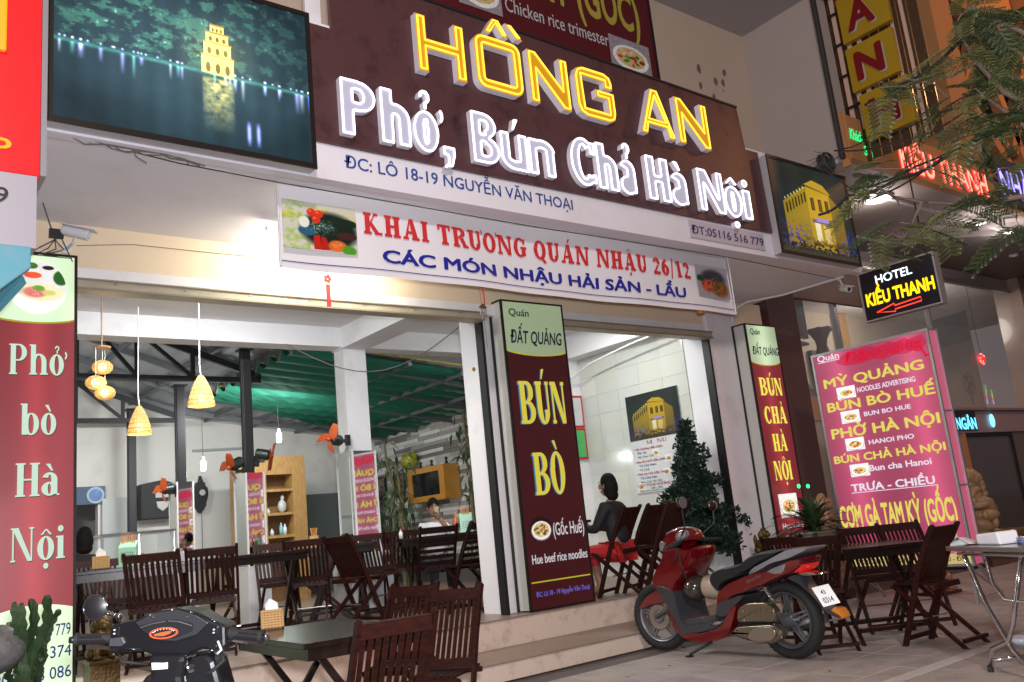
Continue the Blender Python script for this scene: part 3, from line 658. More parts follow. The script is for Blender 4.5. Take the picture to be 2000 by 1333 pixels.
def Hl(x0, x1): zc = (zb+zt)/2; return [[(x0, zb), (x0+T_, zb), (x0+T_, zc-.04), (x1-T_, zc-.04), (x1-T_, zb), (x1, zb), (x1, zt), (x1-T_, zt), (x1-T_, zc+.045), (x0+T_, zc+.045), (x0+T_, zt), (x0, zt)]]
def Nl(x0, x1): return [[(x0, zb), (x0+T_, zb), (x0+T_, zt-.19), (x1-T_*.95, zb), (x1, zb), (x1, zt), (x1-T_, zt), (x1-T_, zb+.2), (x0+T_*.95, zt), (x0, zt)]]
def Ol(x0, x1): return [rrect(x0, zb, x1, zt, .09), rrect(x0+T_, zb+T_, x1-T_, zt-T_, .012, 3)]
def Al(x0, x1): c_ = (x0+x1)/2; return [[(x0, zb), (x0+T_*.95, zb), (x0+T_*1.25, zb+.10), (x1-T_*1.25, zb+.10), (x1-T_*.95, zb), (x1, zb), (c_+.045, zt), (c_-.045, zt)], [(x0+T_*1.6, zb+.17), (x1-T_*1.6, zb+.17), (c_, zt-.10)]]
def Gl(x0, x1):
    zc = (zb+zt)/2
    return [[(x0, zb+.1), (x0+.03, zb+.03), (x0+.1, zb), (x1-.08, zb), (x1-.02, zb+.03), (x1, zb+.09), (x1, zc+.055), (x0+.24, zc+.055), (x0+.24, zc-.02), (x1-T_, zc-.02), (x1-T_, zb+T_), (x0+T_+.01, zb+T_), (x0+T_, zt-T_), (x1-T_-.02, zt-T_), (x1-T_-.02, zt-.15), (x1-.01, zt-.15), (x1-.01, zt-.09), (x1-.03, zt-.03), (x1-.1, zt), (x0+.1, zt), (x0+.03, zt-.03), (x0, zt-.1)]]
for lp in (Hl(3.28, 3.715), Ol(3.815, 4.28), Nl(4.357, 4.79), Gl(4.868, 5.325), Al(5.633, 6.093), Nl(6.15, 6.60)): channel('letter', CH(lp), yfac, wside, yneon, D_, .0075)
channel('letter_accent', CH([[(3.93, zt+.035), (3.99, zt+.035), (4.05, zt+.12), (4.11, zt+.035), (4.17, zt+.035), (4.08, zt+.175), (4.02, zt+.175)]]), yfac, wside, yneon, D_, .006, .014)
channel('letter_accent', CH([[(4.15, zt+.17), (4.21, zt+.17), (4.32, zt+.055), (4.26, zt+.055)]]), yfac, wside, yneon, D_, .006, .014)
def pinside(pt, lp):
    x, y = pt; c_ = False
    for i in range(len(lp)):
        (ax, ay), (bx_, by_) = lp[i], lp[(i+1) % len(lp)]
        if (ay > y) != (by_ > y) and x < (bx_-ax)*(y-ay)/(by_-ay)+ax: c_ = not c_
    return c_
def condensed(word, x0, x1, zb_, cap):
    x = 0; GL = []
    for ch_ in word: P, W = glyph(ch_, .27, .17, 0, .74); GL.append((x, P)); x += W+.04
    W_ = x-.04; sx = (x1-x0)/W_
    for gx, P in GL:
        lps = union_loops(P); ar = lambda l: sum(l[i][0]*l[(i+1) % len(l)][1]-l[(i+1) % len(l)][0]*l[i][1] for i in range(len(l)))/2
        big = sorted(lps, key=lambda l: -abs(ar(l))); outer = []; 
        for l in big:
            par = [o for o in outer if pinside(l[0], o[0])]
            if par and not any(pinside(l[0], h) for h in par[0][1:]): par[0].append(l)
            else: outer.append([l])
        for n_, g_ in enumerate(outer):
            L2 = [[(x0+(gx+a)*sx, zb_+b_*cap) for a, b_ in l] for l in g_]; channel('letter' if n_ == 0 else 'letter_accent', CH(L2), wfac, wside, wneon, .045, .0072, .010)
zb2, cp2 = 3.868, .425
for wd_, a, b_ in (('Phở,', 2.62, 3.56), ('Bún', 3.718, 4.535), ('Chả', 4.72, 5.506), ('Hà', 5.63, 6.186), ('Nội', 6.335, 7.11)): condensed(wd_, a, b_, zb2, cp2)
U, V = UF, VF
blue = mat('blue_print', (.03, .07, .27), .5); navy = mat('navy_print', (.02, .025, .16), .5)
text('address_lettering', 'ĐC: LÔ 18-19 NGUYỄN VĂN THOẠI', (2.66, 5.0, 3.655), U, V, 2.09, .095, blue, B, .012)
ph = thing('phone_plate', 'white phone number plate fixed at the right end of the fascia', 'sign', (6.76, 4.99, 3.7))
q = MB(); q.box((6.19, 4.985, 3.60), (7.32, 4.999, 3.775)); q.build('plate', mat('plate_film', (.52, .47, .52), .5), ph); text('lettering', 'ĐT:05116 516 779', (6.21, 4.985, 3.642), U, V, 1.09, .085, navy, ph, .01)
# ---------------------------------------------------------------- the two photograph light boxes
def lake():
    p = Pic(400, 270, (.06, .11, .13)); n1 = p.noise(6, 1); n2 = p.noise(26, 2)
    p.a *= (.75+.6*n1)[..., None]; sh = .34   # shoreline drops to the right
    sh = .55+0*p.X
    tree = np.clip((n2-.47)*7, 0, 1)*np.clip((sh-p.Y)/.05, 0, 1)*np.clip(1.3-np.abs(p.X-.28)*1.4, .2, 1)
    p.mix(tree*.65, (.20, .42, .32)); p.add(np.clip((p.noise(60, 5)-.66)*9, 0, 1)*tree, (.25, .35, .3))
    p.add(np.exp(-((p.Y-sh)/.012)**2)*(.15+.55*p.noise(70, 9)), (.22, .58, .48))
    r = random.Random(4)
    for k in range(46):
        x = r.random(); y0 = .55; p.glow(x, y0-.02, .004, .006, (.7, .65, .9))
        if k < 24:
            c_ = r.choice([(.6, .55, .95), (.3, .6, .55), (.7, .7, .75), (.25, .3, .9)]); L_ = .05+.12*r.random(); p.add(np.exp(-((p.X-x)/(.004+.006*r.random()))**2)*np.clip((p.Y-y0)/.01, 0, 1)*np.clip(1-(p.Y-y0)/L_, 0, 1)*.9, c_)
    yel = (.95, .82, .35); x0 = .603; by = .55
    for i, (w_, h_) in enumerate(((.066, .11), (.056, .075), (.046, .055), (.028, .04))):
        p.poly([(x0-w_, by), (x0+w_, by+.008*(i == 0)), (x0+w_, by-h_), (x0-w_, by-h_)], yel, .92); p.poly([(x0-w_*1.15, by-h_), (x0+w_*1.15, by-h_), (x0+w_, by-h_-.012), (x0-w_, by-h_-.012)], (.5, .36, .1)); 
        for s_ in (-.6, 0, .6): p.ell(x0+s_*w_, by-h_*.35, w_*.15, h_*.3, (.25, .2, .08), .3)
        by -= h_+.01
    p.glow(x0, .42, .12, .16, (.16, .12, .03))
    m_ = np.clip(1-np.abs(p.X-.603)/.066, 0, 1)**.4*np.clip((p.Y-.57)/.02, 0, 1)*np.clip((.92-p.Y)/.3, 0, 1); p.mix(m_*np.clip(p.noise(36, 12)*2.2-.45, 0, 1), (.92, .85, .42))
    for x in (.725, .765): p.add(np.exp(-((p.X-x)/.008)**2)*np.clip((p.Y-.80)/.05, 0, 1)*np.clip((.97-p.Y)/.06, 0, 1), (.5, .5, 1.0))
    p.add(np.clip(1-((p.X-.5)**2+(p.Y-.5)**2)*3, 0, 1), (.11, .14, .15)); p.add(.06+0*p.X, (.6, .8, .9)); p.a *= (.96+.04*np.sin(p.X*70))[..., None]; return p  # grey haze painted over the print, strongest in the middle
def corner_house(w_=300, h_=220):
    p = Pic(w_, h_, (.07, .11, .12)); p.a *= (.7+.7*p.noise(5, 3))[..., None]; Yl = (.62, .50, .09)
    p.poly([(.10, .45), (.42, .22), (.42, .93), (.10, .93)], (.50, .42, .10)); p.poly([(.42, .22), (.72, .26), (.72, .93), (.42, .93)], Yl); p.poly([(.72, .26), (.88, .42), (.88, .93), (.72, .93)], (.42, .34, .08)); p.poly([(.40, .2), (.52, .13), (.66, .16), (.75, .26)], (.62, .5, .12))
    for i in range(7): x = .13+i*.042; y = .46-i*.028; p.rect(x, y, x+.018, y+.11, (.12, .1, .04)); p.glow(x, y-.05, .01, .012, (.8, .75, .4))
    for x in (.46, .56, .65): p.rect(x, .34, x+.045, .48, (.10, .08, .03)); p.rect(x+.012, .35, x+.03, .47, (.3, .22, .05))
    p.rect(.44, .58, .70, .62, (.35, .3, .35)); p.rect(.47, .62, .54, .82, (.85, .85, .75), .8); p.rect(.58, .64, .66, .84, (.8, .75, .5), .7); p.rect(.50, .56, .66, .60, (.5, .45, .8))
    n = p.noise(50, 8); p.mix(np.clip((p.Y-.60)*6, 0, 1)*np.clip((n-.52)*9, 0, 1)*(.5+.4*np.sin(p.X*9)), (.16, .20, .75)); p.mix(np.clip((p.Y-.78)*9, 0, 1)*np.clip((p.noise(45, 21)-.45)*8, 0, 1), (.07, .06, .05)); p.mix(np.clip((p.Y-.84)*9, 0, 1)*np.clip((p.noise(60, 31)-.6)*8, 0, 1), (.6, .5, .25)); p.mix(np.clip((p.Y-.9)*12, 0, 1), (.20, .20, .15))
    p.glow(.55, .4, .4, .4, (.08, .07, .02)); return p
lbm = picmat('lake_print', lake(), .92, .25); hbm = picmat('corner_house_print', corner_house(), .85, .25)
for (nm, x0, x1, z0, z1, m_, lb) in (('left', .82, 2.40, 3.56, 4.69, lbm, 'big light box picture of a lit lake tower at night, left end of fascia'), ('right', 7.475, 8.93, 3.575, 4.64, hbm, 'light box picture of a yellow corner house at night, right end of fascia')):
    t = thing('photo_light_box', lb, 'light box', ((x0+x1)/2, 4.95, z0), group='light boxes on the fascia')
    q = MB(); q.box((x0, 4.905, z0), (x1, 4.998, z1)); q.build('housing', mat('box_housing', (.5, .48, .5), .5, .3), t)
    quad('picture', [(x0+.025, 4.899, z0+.03), (x1-.025, 4.899, z0+.03), (x1-.025, 4.899, z1-.025), (x0+.025, 4.899, z1-.025)], m_, t)
    for a, b_ in (((x0-.006, 4.89, z0-.005), (x1+.006, 4.904, z0+.03)), ((x0-.006, 4.89, z1-.025), (x1+.006, 4.904, z1+.006)), ((x0-.006, 4.891, z0+.03), (x0+.025, 4.904, z1-.025)), ((x1-.025, 4.891, z0+.03), (x1+.006, 4.904, z1-.025))): q = MB(); q.box(a, b_); q.build('frame_bar', mat('dark_bronze', (.03, .024, .02), .35, .5), t)
# ---------------------------------------------------------------- pillar signs
cream = (.50, .66, .42)
def header_poly(x0, x1, y, ztop, zbot, dip, mt, parent, name='header'):
    n = 16; b = MB(); top = []; bot = []
    for i in range(n+1): u = i/n; x = x0+(x1-x0)*u; b.v += [(x, y, ztop), (x, y, zbot-dip*(1-(2*u-1)**2)**.8)]
    b.f = [(2*i, 2*i+1, 2*i+3, 2*i+2) for i in range(n)]; b.m = [0]*n; return b.build(name, mt, parent)
yel_edge = emis('yellow_print', (.55, .5, .03), .8)
def pillar_sign(x0, x1, z0, z1, y, lb, facem, hm, zh, dip, dep=.2):
    t = thing('pillar_sign', lb, 'sign', ((x0+x1)/2, y+dep/2, z0), group='tall light box signs on the front pillars')
    q = MB(); q.box((x0+.012, y+.012, z0+.01), (x1-.012, y+dep, z1-.01)); q.build('housing', mat('sign_side', (.62, .62, .58), .5), t)
    q = MB(); q.box((x0+.014, y+.002, z0+.015), (x1-.014, y+.0115, z1-.015)); q.build('film', facem, t)
    header_poly(x0+.016, x1-.016, y, z1-.018, zh, dip, hm, t); header_poly(x0+.016, x1-.016, y+.001, zh, zh-.012, dip, yel_edge, t, 'header_line')
    for a, b_ in (((x0-.004, y-.004, z0), (x0+.014, y+.02, z1)), ((x1-.014, y-.004, z0), (x1+.004, y+.02, z1)), ((x0+.014, y-.003, z1-.018), (x1-.014, y+.02, z1)), ((x0+.014, y-.003, z0), (x1-.014, y+.02, z0+.015)), ((x0-.002, y+dep-.02, z0), (x0+.012, y+dep+.006, z1)), ((x0-.002, y+.02, z1-.012), (x0+.014, y+dep, z1+.004))): q = MB(); q.box(a, b_); q.build('frame_bar', MATS['dark_bronze'], t)
    return t
hm0 = backlit('cream_film', cream, .28, (.0,), 5, 'X')
dk = mat('dark_maroon_film', (.03, .006, .006), .25, emit=(.045, .007, .009), es=.7)
c1 = pillar_sign(4.985, 5.76, .38, 3.286, 6.4, 'tall dark maroon BÚN BÒ sign on the central pillar', dk, mat('dim_glow_cream_film', (.42, .52, .32), .4, emit=(.38, .5, .3), es=.35), 2.79, .04)  # header film glows faintly by its own emission
script = lambda s, x, z, w_, cap, mt, par, y=6.4: text('lettering', s, (x, y, z), U, V, w_, cap, mt, par, .02, .006, slant=.12)
script('Quán', 5.06, 3.13, .25, .075, mat('green_print', (.01, .13, .07), .5), c1); script('ĐẤT QUẢNG', 5.05, 2.86, .645, .13, mat('ink_print', (.012, .012, .05), .5), c1)
yl = emis('pale_yellow_print', (.78, .66, .07), .85); blu = emis('cyan_edge_print', (.12, .35, .6), .6)
for s, x, z, w_, cap in (('BÚN', 5.09, 2.075, .565, .41), ('BÒ', 5.175, 1.405, .375, .395)):
    v_ = serif_text(s, .26, .08, .05, .09); text('lettering', s, (x-.012, 6.4, z-.005), U, V, w_+.012, cap, blu, c1, glyphs=v_, lift=.0045); text('lettering', s, (x, 6.4, z), U, V, w_, cap, yl, c1, glyphs=v_, lift=.011)
pw = emis('white_print', (.78, .76, .80), .75)
text('lettering', '(Gốc Huế)', (5.335, 6.4, 1.025), U, V, .385, .12, pw, c1, .012); text('lettering', 'Hue beef rice noodles', (5.05, 6.4, .79), U, V, .675, .085, pw, c1, .012)
text('lettering', 'ĐC: Lô 18 - 19 Nguyễn Văn Thoại', (5.06, 6.4, .50), U, V, .65, .045, emis('blue_violet_print', (.2, .18, .75), .7), c1, .01)
q = MB(); q.box((5.02, 6.396, .622), (5.735, 6.399, .634)); q.build('rule', yel_edge, c1)
quad('bowl_picture', [(5.06, 6.393, .985), (5.32, 6.393, .985), (5.32, 6.393, 1.205), (5.06, 6.393, 1.205)], food('beef_bowl', 3, .35, (.1, .08, .07)), c1, 1)
mar = backlit('maroon_film', (.22, .022, .03), .95, (-.02,), .10, 'X', (.3, .05, .06))
c2 = pillar_sign(8.577, 9.18, .38, 3.25, 6.3, 'narrow maroon BÚN CHẢ HÀ NỘI sign on the right pillar', mar, backlit('cream_film_lit', cream, .75, (-.0,), .16, 'X'), 2.79, .045)
Y2 = 6.3
script('Quán', 8.65, 3.12, .19, .075, MATS['green_print'], c2, Y2); script('ĐẤT QUẢNG', 8.64, 2.87, .51, .10, MATS['ink_print'], c2, Y2)
yl2 = emis('bright_yellow_print', (.95, .85, .12), 1.0)
for s, x, z, w_, cap in (('BÚN', 8.675, 2.37, .425, .215), ('CHẢ', 8.68, 2.03, .42, .205), ('HÀ', 8.76, 1.70, .26, .205), ('NỘI', 8.70, 1.36, .33, .225)): text('lettering', s, (x, Y2, z), U, V, w_, cap, yl2, c2, glyphs=serif_text(s, .24, .08, .045), lift=.006)
quad('dish_picture', [(8.69, 6.294, .93), (9.04, 6.294, .93), (9.04, 6.294, 1.2), (8.69, 6.294, 1.2)], food('bun_cha_dish', 5, .9), c2)
text('lettering', 'Hanoi rice', (8.69, Y2, .80), U, V, .40, .07, pw, c2, .012); text('lettering', 'rice noodles', (8.70, Y2, .68), U, V, .42, .07, pw, c2, .012)
mar3 = backlit('maroon_film_bright', (.27, .03, .035), .85, (.02,), .085, 'X', (.3, .05, .06))
c3 = pillar_sign(.74, 1.268, .34, 3.30, 6.4, 'maroon Phở bò Hà Nội sign with noodle picture on the left pillar', mar3, backlit('cream_film_left', (.58, .76, .50), .62, (.0,), .5, 'X'), 2.835, .03)
mint = emis('mint_print', (.66, .86, .70), .95); shade_ = emis('green_edge_print', (.03, .10, .06), .5)
for s, x, z, w_, cap in (('Phở', .864, 2.44, .345, .205), ('bò', .935, 2.04, .21, .205), ('Hà', .913, 1.64, .255, .215), ('Nội', .893, 1.235, .31, .21)):
    v_ = serif_text(s, .20, .05, .055, .05); text('lettering', s, (x+.004, 6.4, z-.004), U, V, w_, cap, shade_, c3, glyphs=v_, lift=.0045); text('lettering', s, (x, 6.4, z), U, V, w_, cap, mint, c3, glyphs=v_, lift=.011)
def pho_pic():
    p = Pic(220, 220, (.85, .85, .84)); p.a *= (.9+.15*p.noise(4, 2))[..., None]
    for (x, y, a, b_, c_) in ((.1, .3, .12, .08, (.9, .9, .9)), (.1, .3, .09, .05, (.7, .12, .08)), (.42, .28, .15, .06, (.85, .3, .15)), (.24, .13, .12, .06, (.7, .1, .08)), (.2, .2, .1, .06, (.75, .8, .3)), (.68, .12, .1, .04, (.12, .07, .05)), (.9, .3, .13, .14, (.12, .32, .08)), (.4, .1, .1, .06, (.2, .4, .12))): p.ell(x, y, a, b_, c_, .25)
    p.ell(.55, .74, .45, .3, (.97, .97, .98), .05); p.ell(.57, .6, .40, .17, (.86, .84, .68), .08); p.ell(.46, .6, .2, .10, (.78, .42, .38), .4); p.mix(((p.noise(40, 4) > .58)*np.clip(1-((p.X-.46)/.22)**2-((p.Y-.58)/.1)**2, 0, 1)), (.9, .65, .6)); p.ell(.52, .52, .1, .05, (.35, .6, .2), .5); p.ell(.7, .6, .12, .05, (.75, .75, .4), .5); return p
quad('noodle_picture', [(.845, 6.394, 2.865), (1.20, 6.394, 2.865), (1.20, 6.394, 3.235), (.845, 6.394, 3.235)], picmat('pho_print', pho_pic(), .75), c3, 1)
b = MB(); n = 20
for i in range(n+1): u = i/n; x = .756+(1.252-.756)*u; b.v += [(x, 6.3965, .36), (x, 6.3965, .915+.045*(1-(2*u-1.1)**2))]
b.f = [(2*i+1, 2*i, 2*i+2, 2*i+3) for i in range(n)]; b.m = [0]*n; b.build('footer', MATS['cream_film_left'], c3)
pn = emis('phone_number_print', (.07, .07, .33), .6)
for s, z in (('ĐT: 05116 516 779', .757), ('0902 955 374', .625), ('0908 598 086', .50)): text('lettering', s, (.775 if s[0] != 'Đ' else .77, 6.395, z), U, V, .47, .075, pn, c3, .006)
# ---------------------------------------------------------------- hanging banner
BN = thing('opening_banner', 'long white vinyl banner with red and blue lettering hung below the fascia', 'banner', (4.7, 5.28, 3.0))
def by(x, z): return 5.28+.022*math.sin(x*2.3+z*3)+.012*math.sin(x*7+z*5)*(3.6-z)
b = MB(); nx, nz = 96, 8
for i in range(nx+1):
    for j in range(nz+1):
        x = 2.285+i*4.78/nx+(.02*(nz-j)/nz if i == nx else 0); z = 2.99+.585*j/nz; b.v.append((x, by(x, z), z))
b.f = [(i*(nz+1)+j, (i+1)*(nz+1)+j, (i+1)*(nz+1)+j+1, i*(nz+1)+j+1) for i in range(nx) for j in range(nz)]; b.m = [0]*len(b.f)
bmt = mat('banner_vinyl', (.82, .79, .80), .32, noise=.04, nscale=2, bump=.2, bscale=6); nb = bmt.node_tree.nodes['Principled BSDF']
b.build('sheet', bmt, BN, smooth=True)
def drape(o, lift=.006):
    for v in o.data.vertices:
        p = v.co+org(o); v.co.y += by(p.x, p.z)-5.28
redp = mat('red_print', (.62, .03, .03), .45); bluep = mat('royal_blue_print', (.012, .018, .28), .45)
drape(text('lettering', 'a', (2.915, 5.28, 3.295), U, V, 3.52, .165, redp, BN, glyphs=serif_text('KHAI TRƯƠNG QUÁN NHẬU 26/12', .25, .13, .07, .12), lift=.012))
drape(text('lettering', 'CÁC MÓN NHẬU HẢI SẢN - LẨU', (3.055, 5.28, 3.098), U, V, 3.27, .098, bluep, BN, .035, lift=.012))
for z in (3.035,):
    b = MB(); 
    for i in range(61): x = 2.29+i*4.77/60; b.v += [(x, by(x, z)-.012, z), (x, by(x, z)-.012, z+.007)]
    b.f = [(2*i, 2*i+2, 2*i+3, 2*i+1) for i in range(60)]; b.m = [0]*60; b.build('stripe', navy, BN)
def seafood():
    p = Pic(200, 140, (.80, .80, .72)); n = p.noise(8, 3)
    p.mix(np.clip((n-.45)*4, 0, 1)*(p.X < .35)*.7, (.5, .7, .12)); p.mix(np.clip((p.noise(6, 9)-.5)*4, 0, 1)*(p.Y < .35)*.7, (.85, .75, .2))
    p.ell(.62, .55, .38, .38, (.06, .12, .08), .3); n3 = p.noise(60, 5)
    for (x, y, a, b_, c_) in ((.5, .48, .2, .1, (.12, .25, .25)), (.8, .35, .22, .1, (.05, .15, .1)), (.32, .6, .12, .1, (.15, .35, .45)), (.85, .62, .15, .08, (.25, .12, .1))): p.ell(x, y, a, b_, c_, .2)
    p.mix((n3 > .6)*np.clip(1-((p.X-.5)/.25)**2-((p.Y-.5)/.2)**2, 0, 1), (.75, .8, .6))
    for (x, y) in ((.38, .2), (.48, .22), (.44, .34)): p.ell(x, y, .06, .08, (.85, .18, .08), .15); p.glow(x-.02, y-.03, .02, .02, (.3, .3, .2))
    p.poly([(.4, .68), (.48, .66), (.5, .97), (.4, .97)], (.75, .12, .05)); p.poly([(.5, .68), (.56, .7), (.62, .95), (.5, .97)], (.7, .1, .05)); p.ell(.72, .85, .13, .12, (.85, .4, .15), .3); p.mix((p.noise(50, 2) > .55)*np.clip(1-((p.X-.72)/.13)**2-((p.Y-.85)/.12)**2, 0, 1), (.95, .6, .3)); p.ell(.88, .92, .1, .1, (.3, .6, .15), .3); p.ell(.28, .42, .07, .12, (.9, .9, .85), .2); return p
def grill():
    p = Pic(120, 110, (.60, .58, .60)); n = p.noise(20, 3); p.ell(.5, .4, .38, .3, (.22, .22, .26), .4); p.ell(.35, .62, .22, .2, (.75, .3, .18), .4); p.ell(.7, .7, .25, .25, (.5, .3, .12), .4); p.mix(np.clip((n-.5)*6, 0, 1)*np.clip(1-((p.X-.5)/.45)**2-((p.Y-.5)/.42)**2, 0, 1), (.1, .09, .09)); p.mix(np.clip((p.noise(26, 8)-.58)*6, 0, 1)*np.clip(1-((p.X-.6)/.4)**2-((p.Y-.6)/.4)**2, 0, 1), (.85, .6, .4)); p.ell(.1, .4, .1, .1, (.1, .25, .08), .4); return p
for (P_, m_) in (([(2.30, 5.245, 3.12), (2.855, 5.245, 3.12), (2.855, 5.245, 3.467), (2.30, 5.245, 3.467)], picmat('seafood_print', seafood(), 0, .4)), ([(6.52, 5.252, 3.13), (6.99, 5.252, 3.13), (6.99, 5.252, 3.45), (6.52, 5.252, 3.45)], picmat('grill_print', grill(), 0, .4))): quad('food_picture', P_, m_, BN)
for xr in (2.285, 7.065): q = MB(); q.tube([(xr, 5.27, 2.99), (xr, 5.27, 3.58)], .007, 6); q.build('end_rod', white, BN)
wr = MB(); wr.tube([(.9, 5.05, 3.56), (1.6, 5.15, 3.55), (2.285, 5.26, 3.583), (4.5, 5.25, 3.565), (7.06, 5.25, 3.583), (9.05, 5.3, 3.56)], .004, 5)
tag(wr.build('support_wire', mat('dark_wire', (.04, .04, .04), .5)), 'thin dark wire under the canopy that carries the banner', 'wire')
q = MB(); rs = random.Random(9)
for k in range(5):
    P_ = [(.95+k*.05, 5.04, 3.555)]
    for j in range(6): P_.append((P_[-1][0]+.09+rs.uniform(-.03, .03), 5.06+rs.uniform(-.02, .02), 3.55+rs.uniform(-.03, .01)))
    q.tube(P_, .004, 5)
q.tube([(1.3, 5.06, 3.55), (1.32, 5.05, 3.50), (1.38, 5.05, 3.47)], .003, 5); q.tube([(1.6, 5.06, 3.55), (1.63, 5.05, 3.50)], .003, 5)
tag(q.build('frayed_cable', mat('grey_cord', (.14, .12, .11), .8)), 'frayed bundle of grey cord tied under the left light box', 'cable')
# ================================================================ lamps that the place has, and one added
tubem = emis('fluorescent', (.86, .95, 1), 9)
def tube_lamp(lb, a, b_, w_, col, aim):
    a, b_ = Vector(a), Vector(b_); t = thing('fluorescent_lamp', lb, 'lamp', (a+b_)/2, group='fluorescent tube lamps')
    q = MB(); q.beam(a+Vector((0, 0, .035)), b_+Vector((0, 0, .035)), .05, .035); q.build('batten', white, t); q = MB(); q.tube([a, b_], .013, 8); q.build('tube', tubem, t)
    mid = (a+b_)/2; l = lamp('tube_light', 'AREA', mid-Vector((0, 0, .03)), w_, col, (b_-a).length, aim=aim, sy=.05); return t
tube_lamp('fluorescent tube hidden behind the hanging banner under the canopy', (2.5, 6.0, 3.50), (3.7, 6.0, 3.50), 14, (1, .93, .76), (3.0, 6.55, 3.2))
lamp('tube_light', 'POINT', (2.75, 6.25, 3.42), 9, (1, .93, .78), .06); lamp('tube_light', 'POINT', (3.6, 6.2, 3.42), 4, (1, .93, .78), .06)
tube_lamp('fluorescent tube under the ceiling just behind the shutter rail', (2.2, 7.35, 3.53), (3.4, 7.35, 3.53), 80, (.94, .98, 1), (2.8, 8.4, 0)); lamp('tube_light', 'POINT', (2.7, 7.2, 3.46), 7, (.84, .97, 1), .06)
tube_lamp('fluorescent tube under the ceiling of the tiled right bay', (6.3, 7.6, 3.53), (7.5, 7.6, 3.53), 40, (.97, .98, .96), (7.3, 7.8, 0))
lamp('tube_light', 'POINT', (6.4, 7.2, 3.2), 10, (.9, .98, .97), .1)
lamp('tube_light', 'AREA', (4.6, 11.2, 3.1), 60, (.97, .98, 1), 1.2, aim=(4.6, 13.5, 1.2), sy=.1)
tube_lamp('unseen fluorescent tube added to light the back left of the shed', (1.1, 11.2, 3.1), (1.85, 11.2, 3.1), 60, (1, .98, .94), (3.2, 14.6, 1.6))  # added tube, kept out of view, brightens the back of the shed
def cfl(x, y, z, lb, top):
    t = thing('bare_bulb', lb, 'lamp', (x, y, z), group='bare compact bulbs on cords')
    q = MB(); q.lathe([(.0, -.075), (.03, -.07), (.036, -.03), (.036, .05), (.03, .065)], (x, y, z), 12); q.build('bulb', emis('bulb_glow', (.85, 1, .97), 14), t, smooth=True)
    q = MB(); q.lathe([(.022, .062), (.024, .12), (.008, .13)], (x, y, z), 10); q.build('socket', white, t); q = MB(); q.tube([(x, y, z+.12), (x-.004, y, (z+top)/2), (x, y, top)], .004, 5); q.build('cord', MATS['dark_wire'], t)
    lamp('bulb_light', 'POINT', (x, y, z-.12), 16, (.85, 1, .97), .05)
p = aY(545, 855, 12.0); cfl(p.x, p.y, p.z, 'white compact bulb on a long cord above the wooden shelf cabinet', 3.35)
p = aY(397, 910, 12.2); cfl(p.x, p.y, p.z, 'white compact bulb on a cord left of the shelf cabinet, above the wall clock', 3.55)
# wicker lamps
wick = mat('wicker', (.42, .27, .10), .7, emit=(.9, .55, .16), es=.35); warm = emis('warm_bulb', (1, .72, .30), 8); wickin = emis('lit_wicker_inside', (1, .85, .45), 1.2)
def wicker(px_, py_, py2, Y_, lb, w_):
    a = aY(px_, py_, Y_); b_ = aY(px_+3, py2, Y_); t = thing('wicker_pendant_lamp', lb, 'lamp', (a.x, a.y, b_.z), group='bell shaped wicker pendant lamps'); H_ = a.z-b_.z; x, y, z = a.x, a.y, b_.z
    prof = lambda u: w_*max(0, 1-u)**.82*(1+.42*u)+.008
    q = MB()
    for k in range(28):
        an = 2*math.pi*k/28; q.tube([(x+prof(u)*math.cos(an), y+prof(u)*math.sin(an), z+H_*u) for u in (0, .15, .3, .45, .6, .75, .88, .97)], .0035, 4, False)
    for u in (.0, .03, .08, .16, .18, .2, .35, .5, .65, .78, .85, .9, .95): q.torus((x, y, z+H_*u), prof(u), .004, 'Z', 24, 5)
    tag(q.build('woven_shade', wick, t), kind='stuff')
    q = MB(); q.lathe([(prof(u)*.97, H_*u) for u in (.02, .15, .3, .45, .6, .75, .9)], (x, y, z), 24)
    m_ = mat('shade_lining', (.55, .36, .14), .8, emit=(1, .62, .2), es=.30, alpha=.62); q.f = [f_ for f_ in q.f if len(f_) < 5]; q.m = [0]*len(q.f); q.build('lining', m_, t, smooth=True)
    q = MB(); q.ell((x, y, z+H_*.22), (.028, .028, .045)); q.build('bulb', warm, t, smooth=True)
    q = MB(); q.tube([(x, y, z+H_*.97), (x-.01, y, z+H_+.1), (x, y, 3.58)], .006, 6); q.build('cord', white, t)
    lamp('pendant_light', 'POINT', (x, y, z+.02), 5, (1, .75, .4), .04)
wicker(392, 732, 793, 8.2, 'larger bell shaped wicker pendant lamp in front of the black post', .115)
wicker(272, 792, 848, 8.6, 'smaller bell shaped wicker pendant lamp left of the other one', .10)
t = thing('lantern_cluster', 'three round wicker lanterns hanging at staggered heights from one disc', 'lamp', (1.83, 8.2, 2.65))
q = MB(); q.lathe([(0, 0), (.075, 0), (.078, .012), (.02, .02), (0, .02)], (1.83, 8.2, 3.06), 20); q.tube([(1.83, 8.2, 3.07), (1.83, 8.2, 3.6)], .006, 5); q.build('ceiling_disc', cabw, t)
